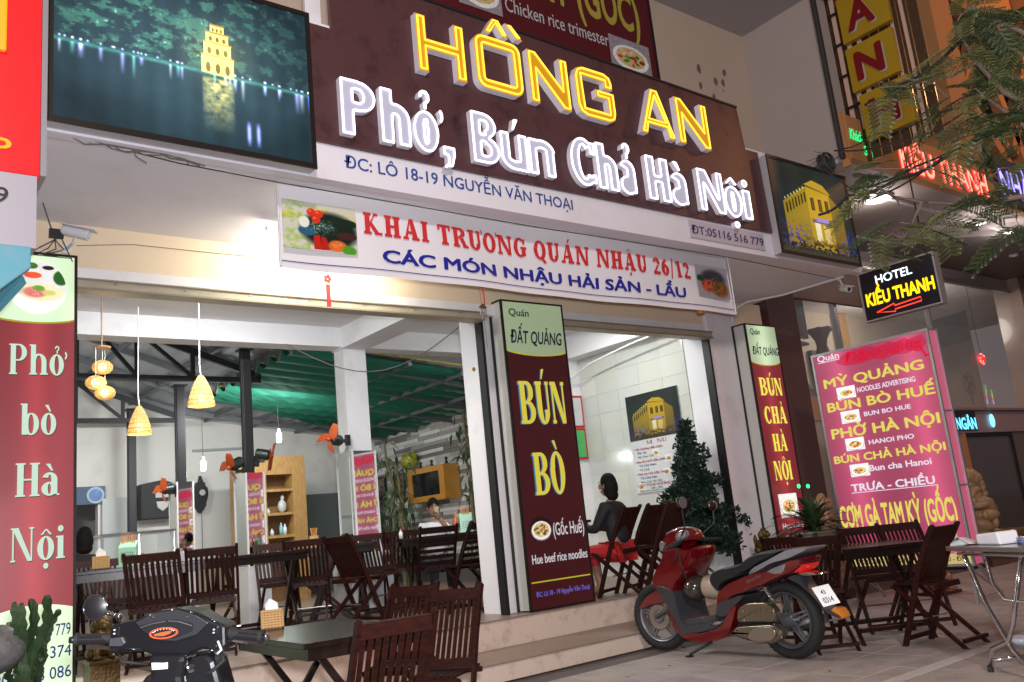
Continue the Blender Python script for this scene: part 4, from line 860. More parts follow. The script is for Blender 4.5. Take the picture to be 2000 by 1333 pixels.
for px_, py_ in ((200, 718), (187, 748), (205, 768)):
    p = aY(px_, py_, 8.2+(px_-197)*.004); q = MB()
    for k in range(22): an = 2*math.pi*k/22; q.tube([(p.x+.085*math.sin(u)*math.cos(an), p.y+.085*math.sin(u)*math.sin(an), p.z+.062*math.cos(u)) for u in (.25, .7, 1.2, 1.6, 2.0, 2.5, 2.9)], .0035, 4, False)
    for u in (.4, .9, 1.57, 2.2, 2.7): q.torus((p.x, p.y, p.z+.062*math.cos(u)), .085*math.sin(u), .003, 'Z', 20, 4)
    ln = q.build('lantern', wick, t); q = MB(); q.ell(p, (.036, .036, .04)); q.build('bulb', warm, ln, smooth=True)
    q = MB(); q.ell(p, (.08, .08, .058)); q.build('lining', MATS['shade_lining'], ln, smooth=True); q = MB(); q.tube([p+Vector((0, 0, .06)), (p.x, p.y, 3.06)], .003, 4); q.build('cord', white, ln)
lamp('pendant_light', 'POINT', (1.82, 8.1, 2.7), 7, (1, .72, .38), .08)
# ================================================================ folding chairs
def make_chair(lb, style=0, wdm=wd[0], W_=.40):
    """faces -Y; origin on the floor below the seat"""
    t = thing('folding_chair', lb, 'chair'); h = W_/2
    def sp(z): return Vector((0, -.19+.33*(z/.85)+.05*max(0, (z-.45)/.4)**2, z))      # line of the back stile
    for s_ in (-1, 1):
        q = MB(); zs = [0, .2, .42, .6, .75, .85]
        for a, b_ in zip(zs[:-1], zs[1:]): A_, B_ = sp(a), sp(b_); q.beam((s_*h, A_.y, A_.z), (s_*h, B_.y, B_.z+.004), .022, .042, (1, 0, 0)) if 0 else q.hexa([(s_*h-.011, A_.y-.021, A_.z), (s_*h+.011, A_.y-.021, A_.z), (s_*h+.011, A_.y+.021, A_.z), (s_*h-.011, A_.y+.021, A_.z), (s_*h-.011, B_.y-.021, B_.z), (s_*h+.011, B_.y-.021, B_.z), (s_*h+.011, B_.y+.021, B_.z), (s_*h-.011, B_.y+.021, B_.z)])
        q.ell((s_*h, sp(.85).y, .85), (.012, .021, .012), 8, 5); q.build('stile', wdm, t)
        g_ = s_*(h-.028); q = MB(); q.hexa([(g_-.01, .235, 0), (g_+.01, .235, 0), (g_+.01, .275, 0), (g_-.01, .275, 0), (g_-.01, -.225, .41), (g_+.01, -.225, .41), (g_+.01, -.185, .425), (g_-.01, -.185, .425)]); q.build('leg', wdm, t)
    A_ = sp(.80); q = MB(); q.obox((0, sp(.808).y, .808), (W_-.02, .02, .062), 0, -.25); tr = q.build('top_rail', wdm, t)
    q = MB(); q.obox((0, sp(.47).y, .475), (W_-.02, .02, .045), 0, -.2); q.build('lower_rail', wdm, t)
    if style == 0:
        n_ = 9; b = MB(); a0, b0 = sp(.49), sp(.785)
        b.hexa([(-.0115, a0.y-.006, a0.z), (.0115, a0.y-.006, a0.z), (.0115, a0.y+.006, a0.z), (-.0115, a0.y+.006, a0.z), (-.0115, b0.y-.006, b0.z), (.0115, b0.y-.006, b0.z), (.0115, b0.y+.006, b0.z), (-.0115, b0.y+.006, b0.z)]); me = b.mesh('slat', wdm)
        for k in range(n_): o = bpy.data.objects.new('slat', me); COL.objects.link(o); o.parent = t; o.location.x = -h+.035+k*(W_-.07)/(n_-1)
    else:
        for z in (.54, .60, .66, .72): b = MB(); p_ = sp(z); b.obox((0, p_.y, z), (W_-.02, .012, .036), 0, -.25); b.build('slat', wdm, t)
    b = MB(); b.box((-.019, -.225, .432), (.019, .135, .446)); me = b.mesh('seat_slat', wdm)
    for k in range(7): o = bpy.data.objects.new('seat_slat', me); COL.objects.link(o); o.parent = t; o.location.x = -h+.052+k*(W_-.104)/6
    for ya_, yb_ in ((-.235, -.205), (.105, .13)): q = MB(); q.box((-h+.015, ya_, .405), (h-.015, yb_, .431)); q.build('seat_rail', wdm, t)
    for a_, b_ in (((-h+.02, .24, .04), (h-.02, .265, .065)), ((-h, -.18, .04), (h, -.16, .07))): q = MB(); q.box(a_, b_); q.build('stretcher', wdm, t)
    q = MB(); q.tube([(-h-.014, -.005, .20), (h+.014, -.005, .20)], .006, 6); q.build('pivot_rod', steel, t); return t
chA = make_chair('dark red folding chair closest to the camera with its slatted back towards it', 0, wd[1], .385)
def face(dx, dy): return math.atan2(dx, -dy)   # rotation so that the chair front (-Y) looks along (dx,dy)
def at_top(px_, py_, dist_back, z0=0): pass
def top_at(px_, py_, dirn, off=.19):
    d = Vector((dirn[0], dirn[1], 0)).normalized(); q_ = aZ(px_, py_, .85); return (q_.x+d.x*off, q_.y+d.y*off, 0)
place(chA, top_at(777, 1203, (.12, 1)), face(.12, 1)); chA.scale = (.84, 1, 1)
chA['group'] = 'folding chairs round the outdoor table in front'
GA = chA['group']; F0 = .377
dup(chA, top_at(811, 1146, (-.85, -.5)), face(-.85, -.5), 'red brown folding chair right of the tissue box table, left one of the pair', GA, sc=(.8, 1, 1.02))
dup(chA, top_at(890, 1146, (-.82, -.55)), face(-.82, -.55), 'red brown folding chair right of the tissue box table, right one of the pair', GA, sc=(.8, 1, 1))
def chair_at(px_, D_, dirn, lb, grp, z0=F0, proto=chA, py_=None, wide=None):
    """stands at distance D_ along the ray through the column px_"""
    d = _ray(px_, 1100); d = Vector((d.x, d.y, 0)); d.normalize(); k = D_; return dup(proto, (d.x*k, d.y*k, z0), face(*dirn), lb, grp, sc=(1, 1, 1))
GI = 'folding chairs round the indoor tables'
chairH = make_chair('folding chair with horizontal back slats in front of the man who drinks', 1, wd[0], .385)
place(chairH, (0, 0, F0), 0); chairH['group'] = GI
d = _ray(853, 1100); place(chairH, (d.x/d.length*9.3, d.y/d.length*9.3, F0), face(.3, 1))
chair_at(305, 7.45, (.45, .9), 'dark slatted folding chair seen from behind, left of two at the green chopstick box table', GI)
chair_at(415, 7.75, (.35, .95), 'dark slatted folding chair seen from behind, right of two, in line with the mirrored post', GI)
chair_at(178, 8.9, (.1, -1), 'greyish folding chair by the left sign facing the street', GI)
chair_at(232, 8.6, (-.3, -1), 'folding chair half hidden behind the green chopstick box', GI)
chair_at(540, 9.6, (-.2, -1), 'folding chair facing the street left of the leaning chair', GI)
chair_at(600, 8.9, (.5, .9), 'folding chair seen from behind under the chopstick cup in front of the dark cupboard', GI)
chair_at(690, 8.6, (1, .15), 'folding chair seen side on at the foot of the white inner pillar', GI)
chair_at(640, 9.3, (-.8, .5), 'folding chair turned away beside the mirrored inner pillar', GI)
chair_at(735, 9.6, (-.2, -1), 'folding chair facing the street right of the white inner pillar', GI)
chair_at(785, 9.9, (.4, .9), 'folding chair left of the chair with horizontal slats', GI)
dup(chairH, Vector((_ray(925, 1100).x/_ray(925, 1100).length*8.8, _ray(925, 1100).y/_ray(925, 1100).length*8.8, F0)), face(-.25, 1), 'folding chair with horizontal slats right of the orange sauce bottle', GI)
chair_at(950, 9.6, (-.9, .6), 'folding chair nearest the central pillar inside the hall', GI)
chair_at(475, 10.6, (.2, -1), 'folding chair in the dark beside the front mirrored post', GI)
GT = 'folding chairs in the tiled bay'
chair_at(1262, 9.25, (-.35, .93), 'empty folding chair behind the seated woman', GT); chair_at(1285, 9.7, (-.45, .88), 'folding chair next to the wall behind the seated woman', GT)
chair_at(1308, 8.75, (-.2, .95), 'folding chair leaning behind the artificial Christmas tree', GT)
GO = 'folding chairs round the table by the pink menu board'
for (x, y, dr, lb) in ((1673, 1028, (-.6, -.8), 'folding chair in front of the pink menu board, the left one of two'), (1750, 1020, (-.62, -.78), 'folding chair in front of the pink menu board, the right one of two'), (1845, 1024, (.05, 1), 'folding chair side on between the wooden table and the steel table'), (1596, 1046, (.6, .8), 'folding chair with its back to the camera just behind the red scooter tail'), (1523, 1047, (1, .2), 'folding chair half hidden behind the red scooter seat')): dup(chA, top_at(x, y, dr), face(*dr), lb, GO, sc=(.9, 1, 1))
# ================================================================ wooden folding tables
def make_table(lb, L_=1.0, W_=.75, h_=.72):
    t = thing('folding_table', lb, 'table'); a, b_ = L_/2, W_/2
    q = MB(); q.box((-a, -b_, h_-.028), (a, b_, h_)); q.build('table_top', wdt, t, bevel=.004)
    q = MB()
    for s_ in (-1, 1): q.box((-a+.03, s_*(b_-.05)-.012, h_-.085), (a-.03, s_*(b_-.05)+.012, h_-.029))
    for s_ in (-1, 1): q.box((s_*(a-.042)-.012, -b_+.06, h_-.085), (s_*(a-.042)+.012, b_-.06, h_-.029))
    q.build('apron', wdt, t)
    for s_ in (-1, 1):
        for r_ in (-1, 1):
            x = s_*(a-.10-(.03 if r_ > 0 else 0)); q = MB(); y0, y1 = r_*(b_-.07), -r_*(b_-.10); q.hexa([(x-.012, y0-.025, 0), (x+.012, y0-.025, 0), (x+.012, y0+.025, 0), (x-.012, y0+.025, 0), (x-.012, y1-.022, h_-.03), (x+.012, y1-.022, h_-.03), (x+.012, y1+.022, h_-.03), (x-.012, y1+.022, h_-.03)]); q.build('leg', wdt, t)
    q = MB(); q.box((-a+.1, b_-.11, .09), (a-.1, b_-.085, .12)); q.build('stretcher', wdt, t); q = MB(); q.box((-a+.1, -b_+.085, .09), (a-.1, -b_+.11, .12)); q.build('stretcher', wdt, t); return t
tA = make_table('dark wooden folding table outdoors with the wicker tissue box on it', .92, .74)
place(tA, (2.06, 4.42, 0), R(88)); tA.scale = (1.12, .86, 1); tA['group'] = 'dark wooden folding tables'
GTb = tA['group']
dup(tA, (6.62, 4.02, 0), R(-32), 'dark wooden folding table on the pavement in front of the menu board', GTb, sc=(.8, .8, 1))
def tab(px_, D_, rz, lb, sc=None):
    d = _ray(px_, 1100); d = Vector((d.x, d.y, 0)).normalized()*D_; dup(tA, (d.x, d.y, F0), rz, lb, GTb, (sc[0], sc[1], 1.05) if sc else (1, 1, 1.05)); return Vector((d.x, d.y, F0+.756))
T1 = tab(262, 8.05, R(-15), 'indoor table with the green chopstick box behind the left two chairs', (1.15, 1, 1)); T2 = tab(490, 8.6, R(-10), 'indoor table in the middle of the hall behind the tissue box')
T3 = tab(640, 9.6, R(-20), 'indoor table with the cup of chopsticks near the mirrored inner pillar'); T4 = tab(875, 9.75, R(-20), 'indoor table with sauce bottle in front of the drinking man', (1.2, 1, 1)); T5 = tab(1085, 10.0, R(80), 'table in the tiled bay in front of the seated woman', (.8, .8, 1))
# ---------------------------------------------------------------- table things
straw = mat('woven_straw', (.55, .33, .12), .7, noise=.2, nscale=30); tissue = mat('tissue', (.85, .84, .86), .8)
def tissue_box(p, lb, rz=0):
    t = thing('wicker_tissue_box', lb, 'tissue box', p); t.rotation_euler.z = rz; ORG[t.name] = Vector((0, 0, 0))
    q = MB(); q.box((-.055, -.045, 0), (.055, .045, .008)); q.box((-.052, -.042, .008), (.052, .042, .096)); q.build('core', mat('straw_core', (.10, .05, .02), .8), t)
    b = MB(); 
    for z in np.arange(.014, .096, .0135):
        for s_ in (-1, 1): b.box((-.056, s_*.0445-.002, z), (.056, s_*.0445+.002, z+.0095)); b.box((s_*.0545-.002, -.045, z), (s_*.0545+.002, .045, z+.0095))
    for x in np.arange(-.045, .05, .018):
        for s_ in (-1, 1): b.box((x-.003, s_*.0475-.0012, .008), (x+.003, s_*.0475+.0012, .098))
    for y in np.arange(-.036, .04, .018):
        for s_ in (-1, 1): b.box((s_*.0575-.0012, y-.003, .008), (s_*.0575+.0012, y+.003, .098))
    tag(b.build('weave', straw, t), kind='stuff')
    q = MB(); q.torus((0, 0, .1), .05, .006, 'Z', 4, 6); q = MB(); q.box((-.06, -.049, .096), (.06, .049, .106)); q.build('rim', straw, t, bevel=.004)
    q = MB(); q.prism([(-.035, -.01, .105), (.035, -.012, .105), (.03, -.016, .14), (-.01, -.02, .168), (-.04, -.005, .135)], [(-.03, .012, .105), (.035, .01, .105), (.034, .004, .138), (-.008, -.012, .168), (-.036, .008, .132)]); q.build('tissue', tissue, t); return t
p = aZ(533, 1229, .72); tissue_box((p.x, p.y, .72), 'small woven straw box with a white tissue on the front table', R(-28))
p = aZ(533, 1100, .72); tb2 = Vector((T1.x-.28, T1.y-.12, T1.z)); tissue_box(tb2, 'woven straw tissue box beside the green chopstick box', R(-20))
def chop_box(p, lb, h_=.21, rz=0):
    t = thing('chopstick_box', lb, 'chopstick holder', p); t.rotation_euler.z = rz; ORG[t.name] = Vector((0, 0, 0)); gp = mat('mint_plastic', (.36, .66, .46), .35)
    q = MB(); q.box((-.075, -.05, 0), (.075, .05, .02)); q.hexa([(-.065, -.042, .02), (.065, -.042, .02), (.065, .042, .02), (-.065, .042, .02), (-.068, -.045, h_*.75), (.068, -.045, h_*.75), (.068, .045, h_), (-.068, .045, h_)]); q.build('case', gp, t, bevel=.004)
    hl = mat('hole_dark', (.04, .12, .07), .8); q = MB()
    for i in range(6):
        for j in range(5): q.lathe([(0, 0), (.005, 0), (.005, .001), (0, .001)], (-.042+i*.017, -.0455, .045+j*.017), 6, 'Y')
    tag(q.build('vent_hole', hl, t), kind='stuff')
    for k in range(14): x = -.05+k*.0075; q = MB(); q.beam((x*.8, .01, h_*.6), (x*1.15+RNG.uniform(-.01, .01), .02+RNG.uniform(-.02, .02), h_+.04+.03*RNG.rand()), .005, .005); q.build('chopstick', mat('bamboo_stick', (.60, .26, .07), .6), t)
chop_box((T1.x-.06, T1.y-.06, T1.z), 'mint green plastic box full of chopsticks on the left indoor table', rz=R(-28))
p = Vector((T4.x+.13, T4.y-.22, T4.z)); chop_box(p, 'mint green chopstick box right of the drinking man', rz=R(-35))
def bottle(p, lb, col, capc, h_=.2, r_=.03):
    t = thing('bottle', lb, 'bottle', p); c_ = Vector(p); q = MB(); q.lathe([(0, 0), (r_, 0), (r_, h_*.6), (r_*.45, h_*.78), (r_*.4, h_*.85)], c_, 12); q.build('body', col, t, smooth=True)
    q = MB(); q.lathe([(r_*.5, h_*.85), (r_*.5, h_*.92), (.004, h_), (0, h_)], c_, 10); q.build('cap', capc, t)
redsauce = mat('chilli_sauce', (.55, .10, .02), .25, coat=.5); bottle((T4.x+.01, T4.y-.20, T4.z), 'orange red chilli sauce bottle on the table before the man', redsauce, mat('orange_cap', (.7, .2, .03), .4), .22, .026)
bottle((T4.x-.5, T4.y+.1, T4.z), 'little pink capped shaker at the left end of the man table', white, mat('pink_cap', (.75, .15, .3), .4), .10, .022)
t = thing('chopstick_cup', 'small wooden cup of chopsticks on the table by the mirrored pillar', 'cup', (T3.x-.16, T3.y-.05, T3.z)); c_ = Vector((T3.x-.16, T3.y-.05, T3.z)); q = MB(); q.lathe([(0, 0), (.045, 0), (.05, .12), (.044, .12), (.04, .01)], c_, 14); q.build('cup', straw, t)
for k in range(6): q = MB(); q.beam(c_+Vector((.01*math.cos(k), .01*math.sin(k), .01)), c_+Vector((.035*math.cos(k), .035*math.sin(k), .2)), .006, .006); q.build('chopstick', MATS['bamboo_stick'], t)
# things left on floor
q = MB(); pts_ = []
for a in range(12): pts_.append((.06*math.cos(a*.52)*(1+.25*math.sin(a*2)), .06*math.sin(a*.52)))
st_ = thing('plastic_stool', 'low red plastic stool under the indoor tables', 'stool', (aZ(612, 1150, F0).x, aZ(612, 1150, F0).y, F0)); c_ = Vector(st_.location); rp = mat('red_plastic', (.45, .02, .02), .35)
q = MB(); q.box(c_+Vector((-.13, -.13, .24)), c_+Vector((.13, .13, .265))); q.build('seat', rp, st_, bevel=.01)
for sx_ in (-1, 1):
    for sy_ in (-1, 1): q = MB(); q.beam(c_+Vector((sx_*.14, sy_*.14, 0)), c_+Vector((sx_*.11, sy_*.11, .24)), .045, .02); q.build('leg', rp, st_)
c_ = aZ(540, 1160, F0); q = MB(); q.ell(c_+Vector((0, 0, .16)), (.10, .08, .17)); q.ell(c_+Vector((.03, 0, .34)), (.05, .04, .04)); tag(q.build('sack', mat('green_sack', (.22, .25, .12), .8, noise=.2, bump=.4), None, smooth=True), 'greenish tied sack on the floor behind the front tissue box', 'sack')
# ================================================================ furniture and fittings inside
P0 = [aY(465, 920, 13.0), aY(600, 1075, 13.0)]; x0, x1, z1 = 4.80, 5.86, 2.56
t = thing('shelf_cabinet', 'light wood cabinet with open shelves left of the white pillar', 'cabinet', (5.3, 13.2, .377))
for nm, a, b_ in (('side_panel', (x0, 12.95, .377), (x0+.42, 13.35, z1)), ('side_panel', (x1-.22, 12.95, .377), (x1, 13.35, z1)), ('top_panel', (x0+.42, 12.95, z1-.28), (x1-.22, 13.35, z1)), ('back_panel', (x0+.42, 13.30, .377), (x1-.22, 13.35, z1-.28)), ('shelf', (x0+.42, 12.96, 2.02), (x1-.22, 13.30, 2.06)), ('shelf', (x0+.42, 12.96, 1.66), (x1-.22, 13.30, 1.70)), ('shelf', (x0+.42, 12.96, 1.32), (x1-.22, 13.30, 1.36)), ('shelf', (x0+.42, 12.96, 1.0), (x1-.22, 13.30, 1.04))): q = MB(); q.box(a, b_); q.build(nm, cabw if nm != 'back_panel' else mat('cabinet_back', (.20, .10, .035), .6), t)
clearb = mat('pale_plastic', (.65, .70, .70), .3)
for x, z, lb, h_ in ((5.35, 1.36, 'small pale jar on the lower shelf of the wood cabinet', .11), (5.50, 1.36, 'pale blue bottle on the lower shelf of the wood cabinet', .2), (5.56, 1.36, 'thin white bottle at the right end of the lower shelf', .17), (5.30, 1.70, 'round pale jar on the middle shelf', .08)): bottle((x, 13.12, z), lb, clearb if 'blue' not in lb else mat('pale_blue', (.25, .5, .55), .3), white, h_, .032)
q = MB(); q.ell((5.52, 13.1, 1.80), (.07, .06, .10)); q.ell((5.53, 13.1, 1.93), (.03, .03, .05)); tag(q.build('plastic_bag', mat('clear_bag', (.6, .6, .58), .3, alpha=.7, bump=.5), None, smooth=True), 'bulging clear plastic bag on the middle shelf', 'bag')
t = thing('dark_cupboard', 'low dark glass fronted cupboard against the back wall right of the cabinet', 'cupboard', (6.9, 14.4, .377)); q = MB(); q.box((6.18, 14.2, .377), (7.75, 14.65, 2.02)); q.build('carcass', mat('slate_panel', (.10, .12, .12), .3, noise=.1), t)
q = MB(); q.box((7.55, 14.17, .377), (7.78, 14.19, 2.05)); q.build('side_board', cabw, t); q = MB(); q.box((6.2, 14.185, .45), (6.42, 14.195, 1.98)); q.build('door', mat('blue_grey_door', (.17, .21, .23), .4), t)
# glass counter
t = thing('glass_counter', 'glass and steel food display counter at the back left', 'counter', (3.1, 11.6, .377)); glassm = mat('counter_glass', (.75, .85, .82), .05, alpha=.22)
g0 = aY(200, 1025, 11.2); g1 = aY(340, 1030, 11.2); xa, xb = g0.x, g1.x; za, zb_ = 1.02, 1.50
q = MB(); q.box((xa, 11.2, .377), (xb, 11.9, za)); q.build('base', steel, t)
for a, b_ in (((xa, 11.2, za), (xb, 11.206, zb_)), ((xa, 11.21, za), (xa+.006, 11.9, zb_)), ((xb-.006, 11.21, za), (xb, 11.9, zb_))): q = MB(); q.box(a, b_); q.build('pane', glassm, t)
q = MB(); q.box((xa-.02, 11.18, zb_), (xb+.02, 11.92, zb_+.025)); q.build('top', steel, t)
for x in (xa, (xa+xb)/2, xb): q = MB(); q.tube([(x, 11.2, za), (x, 11.2, zb_)], .011, 6); q.build('post', chrome, t)
for k in range(4): q = MB(); c_ = Vector((xa+.2+k*.18, 11.6, za)); q.lathe([(0, 0), (.07, 0), (.085, .09), (.08, .09)], c_, 14); tag(q.build('bowl', (white, steel, mat('yellow_lid', (.7, .4, .04), .4), mat('blue_lid', (.05, .15, .4), .4))[k]), ('white bowl', 'steel bowl', 'yellow bowl', 'blue bowl')[k]+' inside the glass counter', 'bowl')
# door sign at back left, wall boxes, lamps strip
t = thing('door_sign', 'dark blue sign with round emblem above the back doorway', 'sign', (3.05, 14.66, 2.3)); a = aY(154, 952, 14.66); b_ = aY(205, 984, 14.66)
q = MB(); q.box((a.x-.05, 14.64, b_.z), (b_.x, 14.69, a.z)); q.build('board', mat('navy_board', (.03, .07, .14), .4, noise=.3, nscale=5), t); cx, cz = b_.x-.14, (a.z+b_.z)/2
q = MB(); q.lathe([(0, 0), (.125, 0), (.125, -.006), (0, -.006)], (cx, 14.636, cz), 24, 'Y'); q.build('emblem', mat('pale_blue_disc', (.35, .5, .6), .5), t); q = MB(); q.lathe([(0, 0), (.095, 0), (.095, -.004), (0, -.004)], (cx, 14.628, cz), 20, 'Y'); q.build('emblem_centre', mat('mixed_disc', (.12, .2, .45), .5, noise=.9, nscale=9), t)
q = MB(); q.box((2.86, 14.68, .377), (2.9, 14.72, 2.27)); q.box((3.22, 14.68, .377), (3.26, 14.72, 2.27)); q.box((2.9, 14.68, 2.23), (3.22, 14.72, 2.27)); q.build('door_frame', white, B)
q = MB(); q.box((3.27, 14.62, 1.2), (3.62, 14.66, 2.18)); wf = q.build('window_shutter_leaf', mat('pale_frame', (.5, .53, .52), .5), B)
c_ = aY(310, 975, 14.4); t = thing('wall_clock', 'black house shaped wooden clock box with white dial on the back wall', 'clock', (c_.x, 14.55, c_.z)); bk = mat('blackened_wood', (.010, .010, .012), .6)
w_, h_ = .27, .30
q = MB(); q.prism([(c_.x-w_, 14.4, c_.z-h_), (c_.x+w_, 14.4, c_.z-h_), (c_.x+w_, 14.4, c_.z+h_*.75), (c_.x+.08, 14.4, c_.z+h_), (c_.x-w_, 14.4, c_.z+h_*.8)], [(c_.x-w_, 14.69, c_.z-h_), (c_.x+w_, 14.69, c_.z-h_), (c_.x+w_, 14.69, c_.z+h_*.75), (c_.x+.08, 14.69, c_.z+h_), (c_.x-w_, 14.69, c_.z+h_*.8)]); q.build('case', bk, t, bevel=.01)
q = MB(); q.box((c_.x-.05, 14.385, c_.z+.02), (c_.x+.16, 14.398, c_.z+.16)); q.build('dial', mat('dial_white', (.5, .5, .46), .5), t); q = MB(); q.prism([(c_.x-.04, 14.385, c_.z-.04), (c_.x+.15, 14.385, c_.z-.04), (c_.x+.13, 14.385, c_.z-.13), (c_.x+.055, 14.385, c_.z-.19), (c_.x-.02, 14.385, c_.z-.13)], [(c_.x-.04, 14.398, c_.z-.04), (c_.x+.15, 14.398, c_.z-.04), (c_.x+.13, 14.398, c_.z-.13), (c_.x+.055, 14.398, c_.z-.19), (c_.x-.02, 14.398, c_.z-.13)]); q.build('plaque', MATS['dial_white'], t)
c_ = aY(396, 968, 14.5); t = thing('wall_clock', 'carved black cuckoo clock hanging right of the middle post', 'clock', (c_.x, 14.6, c_.z)); rs = random.Random(5); n_ = 26; pr = []
for k in range(n_): an = 2*math.pi*k/n_; pr.append((.105*(1+.18*rs.uniform(-1, 1))*math.cos(an), .25*(1+.1*rs.uniform(-1, 1))*math.sin(an)))
pr[int(n_/4)] = (0, .33)
q = MB(); q.prism([(c_.x+a, 14.56, c_.z+b_) for a, b_ in pr], [(c_.x+a, 14.69, c_.z+b_) for a, b_ in pr]); q.build('carving', bk, t); q = MB(); q.lathe([(0, 0), (.045, 0), (.05, -.01), (0, -.01)], (c_.x+.01, 14.55, c_.z+.05), 16, 'Y'); q.build('dial', MATS['dial_white'], t); q = MB(); q.tube([(c_.x+.03, 14.66, c_.z-.25), (c_.x+.03, 14.66, 1.1)], .005, 5); q.build('cord', MATS['dark_wire'], t)
q = MB(); a = aY(376, 881, 14.66); b_ = aY(475, 876, 14.66); q.beam(a, b_, .03, .04); tag(q.build('unlit_tube_batten', mat('grey_batten', (.3, .31, .3), .5)), 'thin unlit tube batten on the back wall above the clocks', 'lamp')
# wall fans
orange = mat('orange_blade', (.55, .09, .02), .35)
def fan(c_, dirn, mount, lb):
    t = thing('wall_fan', lb, 'fan', mount, group='wall fans with orange red blades'); c_ = Vector(c_); d = Vector(dirn).normalized(); mt_ = Vector(mount)
    q = MB(); q.beam(mt_, mt_*.4+c_*.6+Vector((0, 0, -.03)), .03, .04); q.obox(mt_, (.05, .05, .12)); q.build('bracket', blackm, t)
    rq = d.to_track_quat('Z', 'Y').to_matrix(); q = MB(); q.lathe([(0, -.16), (.05, -.16), (.062, -.14), (.062, -.02), (.045, 0), (0, 0)], (0, 0, 0), 14); q.v = [tuple(c_+rq @ Vector(v)) for v in q.v]; q.build('motor', mat('motor_black', (.02, .03, .025), .35), t, smooth=True, angle=35)
    q = MB(); q.lathe([(0, 0), (.03, 0), (.028, .04), (0, .05)], (0, 0, 0), 12); q.v = [tuple(c_+rq @ Vector(v)) for v in q.v]; q.build('hub', orange, t, smooth=True)
    for k in range(3):
        an = 2*math.pi*k/3+.5; q = MB(); P_ = []
        for i in range(9):
            u = i/8; r_ = .025+.16*u; wv = .018+.05*math.sin(math.pi*min(1, u*.85+.1)); sw_ = an+.5*u
            for s_ in (-1, 1): a_ = sw_+s_*wv/max(r_, .05)*.8; P_.append(c_+rq @ Vector((r_*math.cos(a_), r_*math.sin(a_), .02+s_*.018)))
        q.v = [tuple(v) for v in P_]; q.f = [(2*i, 2*i+1, 2*i+3, 2*i+2) for i in range(8)]; q.m = [0]*8; q.build('blade', orange, t, smooth=True)
fan(aY(645, 858, 8.85), (-1, -.35, .1), (4.60, 8.98, aY(690, 860, 8.98).z), 'wall fan with orange blades on the white inner pillar')
fan(aY(527, 890, 9.6), (1, -.5, -.25), (3.78, 9.64, aY(492, 902, 9.64).z), 'wall fan on the right of the front black post')
fan(aY(450, 912, 9.6), (-1, -.2, -.45), (3.64, 9.64, aY(484, 920, 9.64).z), 'wall fan drooping on the left of the front black post')
fan(aY(318, 958, 11.9), (-1, -.3, -.2), (3.58, 11.92, aY(342, 962, 11.92).z), 'wall fan on the middle black post in front of the black clock box')
# television cabinet on the stone wall
orw = wood('orange_wood', (.50, .22, .025), (.60, .28, .04), .35, (2, 6, 2)); t = thing('television_cabinet', 'orange wooden box around a dark television on the stone wall', 'television', (7.8, 12.45, 1.7))
ya, yb, z0, z1 = 11.88, 13.03, 1.68, 2.24; xf = 7.78
q = MB(); q.box((xf, ya, z0), (8.05, yb, z1)); q.build('box', orw, t)
for a, b_ in (((xf-.03, ya, z0), (xf-.001, yb, z0+.09)), ((xf-.03, ya, z1-.09), (xf-.001, yb, z1)), ((xf-.03, ya, z0+.09), (xf-.001, ya+.15, z1-.09)), ((xf-.03, yb-.15, z0+.09), (xf-.001, yb, z1-.09))): q = MB(); q.box(a, b_); q.build('front_frame', orw, t)
q = MB(); q.box((xf-.012, ya+.15, z0+.09), (xf-.002, yb-.15, z1-.09)); q.build('screen', mat('screen_black', (.01, .012, .012), .12), t)
for y in (12.0, 12.45, 12.8): q = MB(); q.lathe([(0, 0), (.04, 0), (.03, .03), (.015, .06), (.03, .1), (0, .13)], (7.9, y, z1), 10); tag(q.build('figurine', bk, None, smooth=True), {12.0: 'small dark figurine at the right end of the television box', 12.45: 'small dark figurine in the middle on the television box', 12.8: 'small dark figurine at the left end of the television box'}[y], 'figurine')
def frame(yc, zc, w_, h_, lb, seed, x=8.02):
    t = thing('framed_picture', lb, 'picture', (x, yc, zc), group='framed pictures on the stone wall'); q = MB(); q.box((x, yc-w_/2, zc-h_/2), (x+.03, yc+w_/2, zc+h_/2)); q.build('frame', bk, t)
    p = Pic(60, 50, (.55, .50, .42)); p.a *= (.6+.7*p.noise(5, seed))[..., None]; p.mix((p.noise(12, seed+3) > .55)*(p.Y > .35), (.2, .13, .09)); quad('print', [(x-.003, yc+w_/2-.03, zc-h_/2+.03), (x-.003, yc-w_/2+.03, zc-h_/2+.03), (x-.003, yc-w_/2+.03, zc+h_/2-.03), (x-.003, yc+w_/2-.03, zc+h_/2-.03)], picmat('print%d' % seed, p, 0, .2), t)
for px_, py_, w_, h_, lb, sd in ((745, 955, .3, .42, 'framed picture on the stone wall behind the left bamboo', 41), (778, 948, .35, .4, 'framed picture on the stone wall between the bamboo stems', 42), (945, 915, .5, .45, 'tall framed picture right of the television box', 43), (948, 967, .75, .40, 'wide framed sepia picture beside the central pillar', 44)): p = aX(px_, py_, 8.02); frame(p.y, p.z, w_, h_, lb, sd)
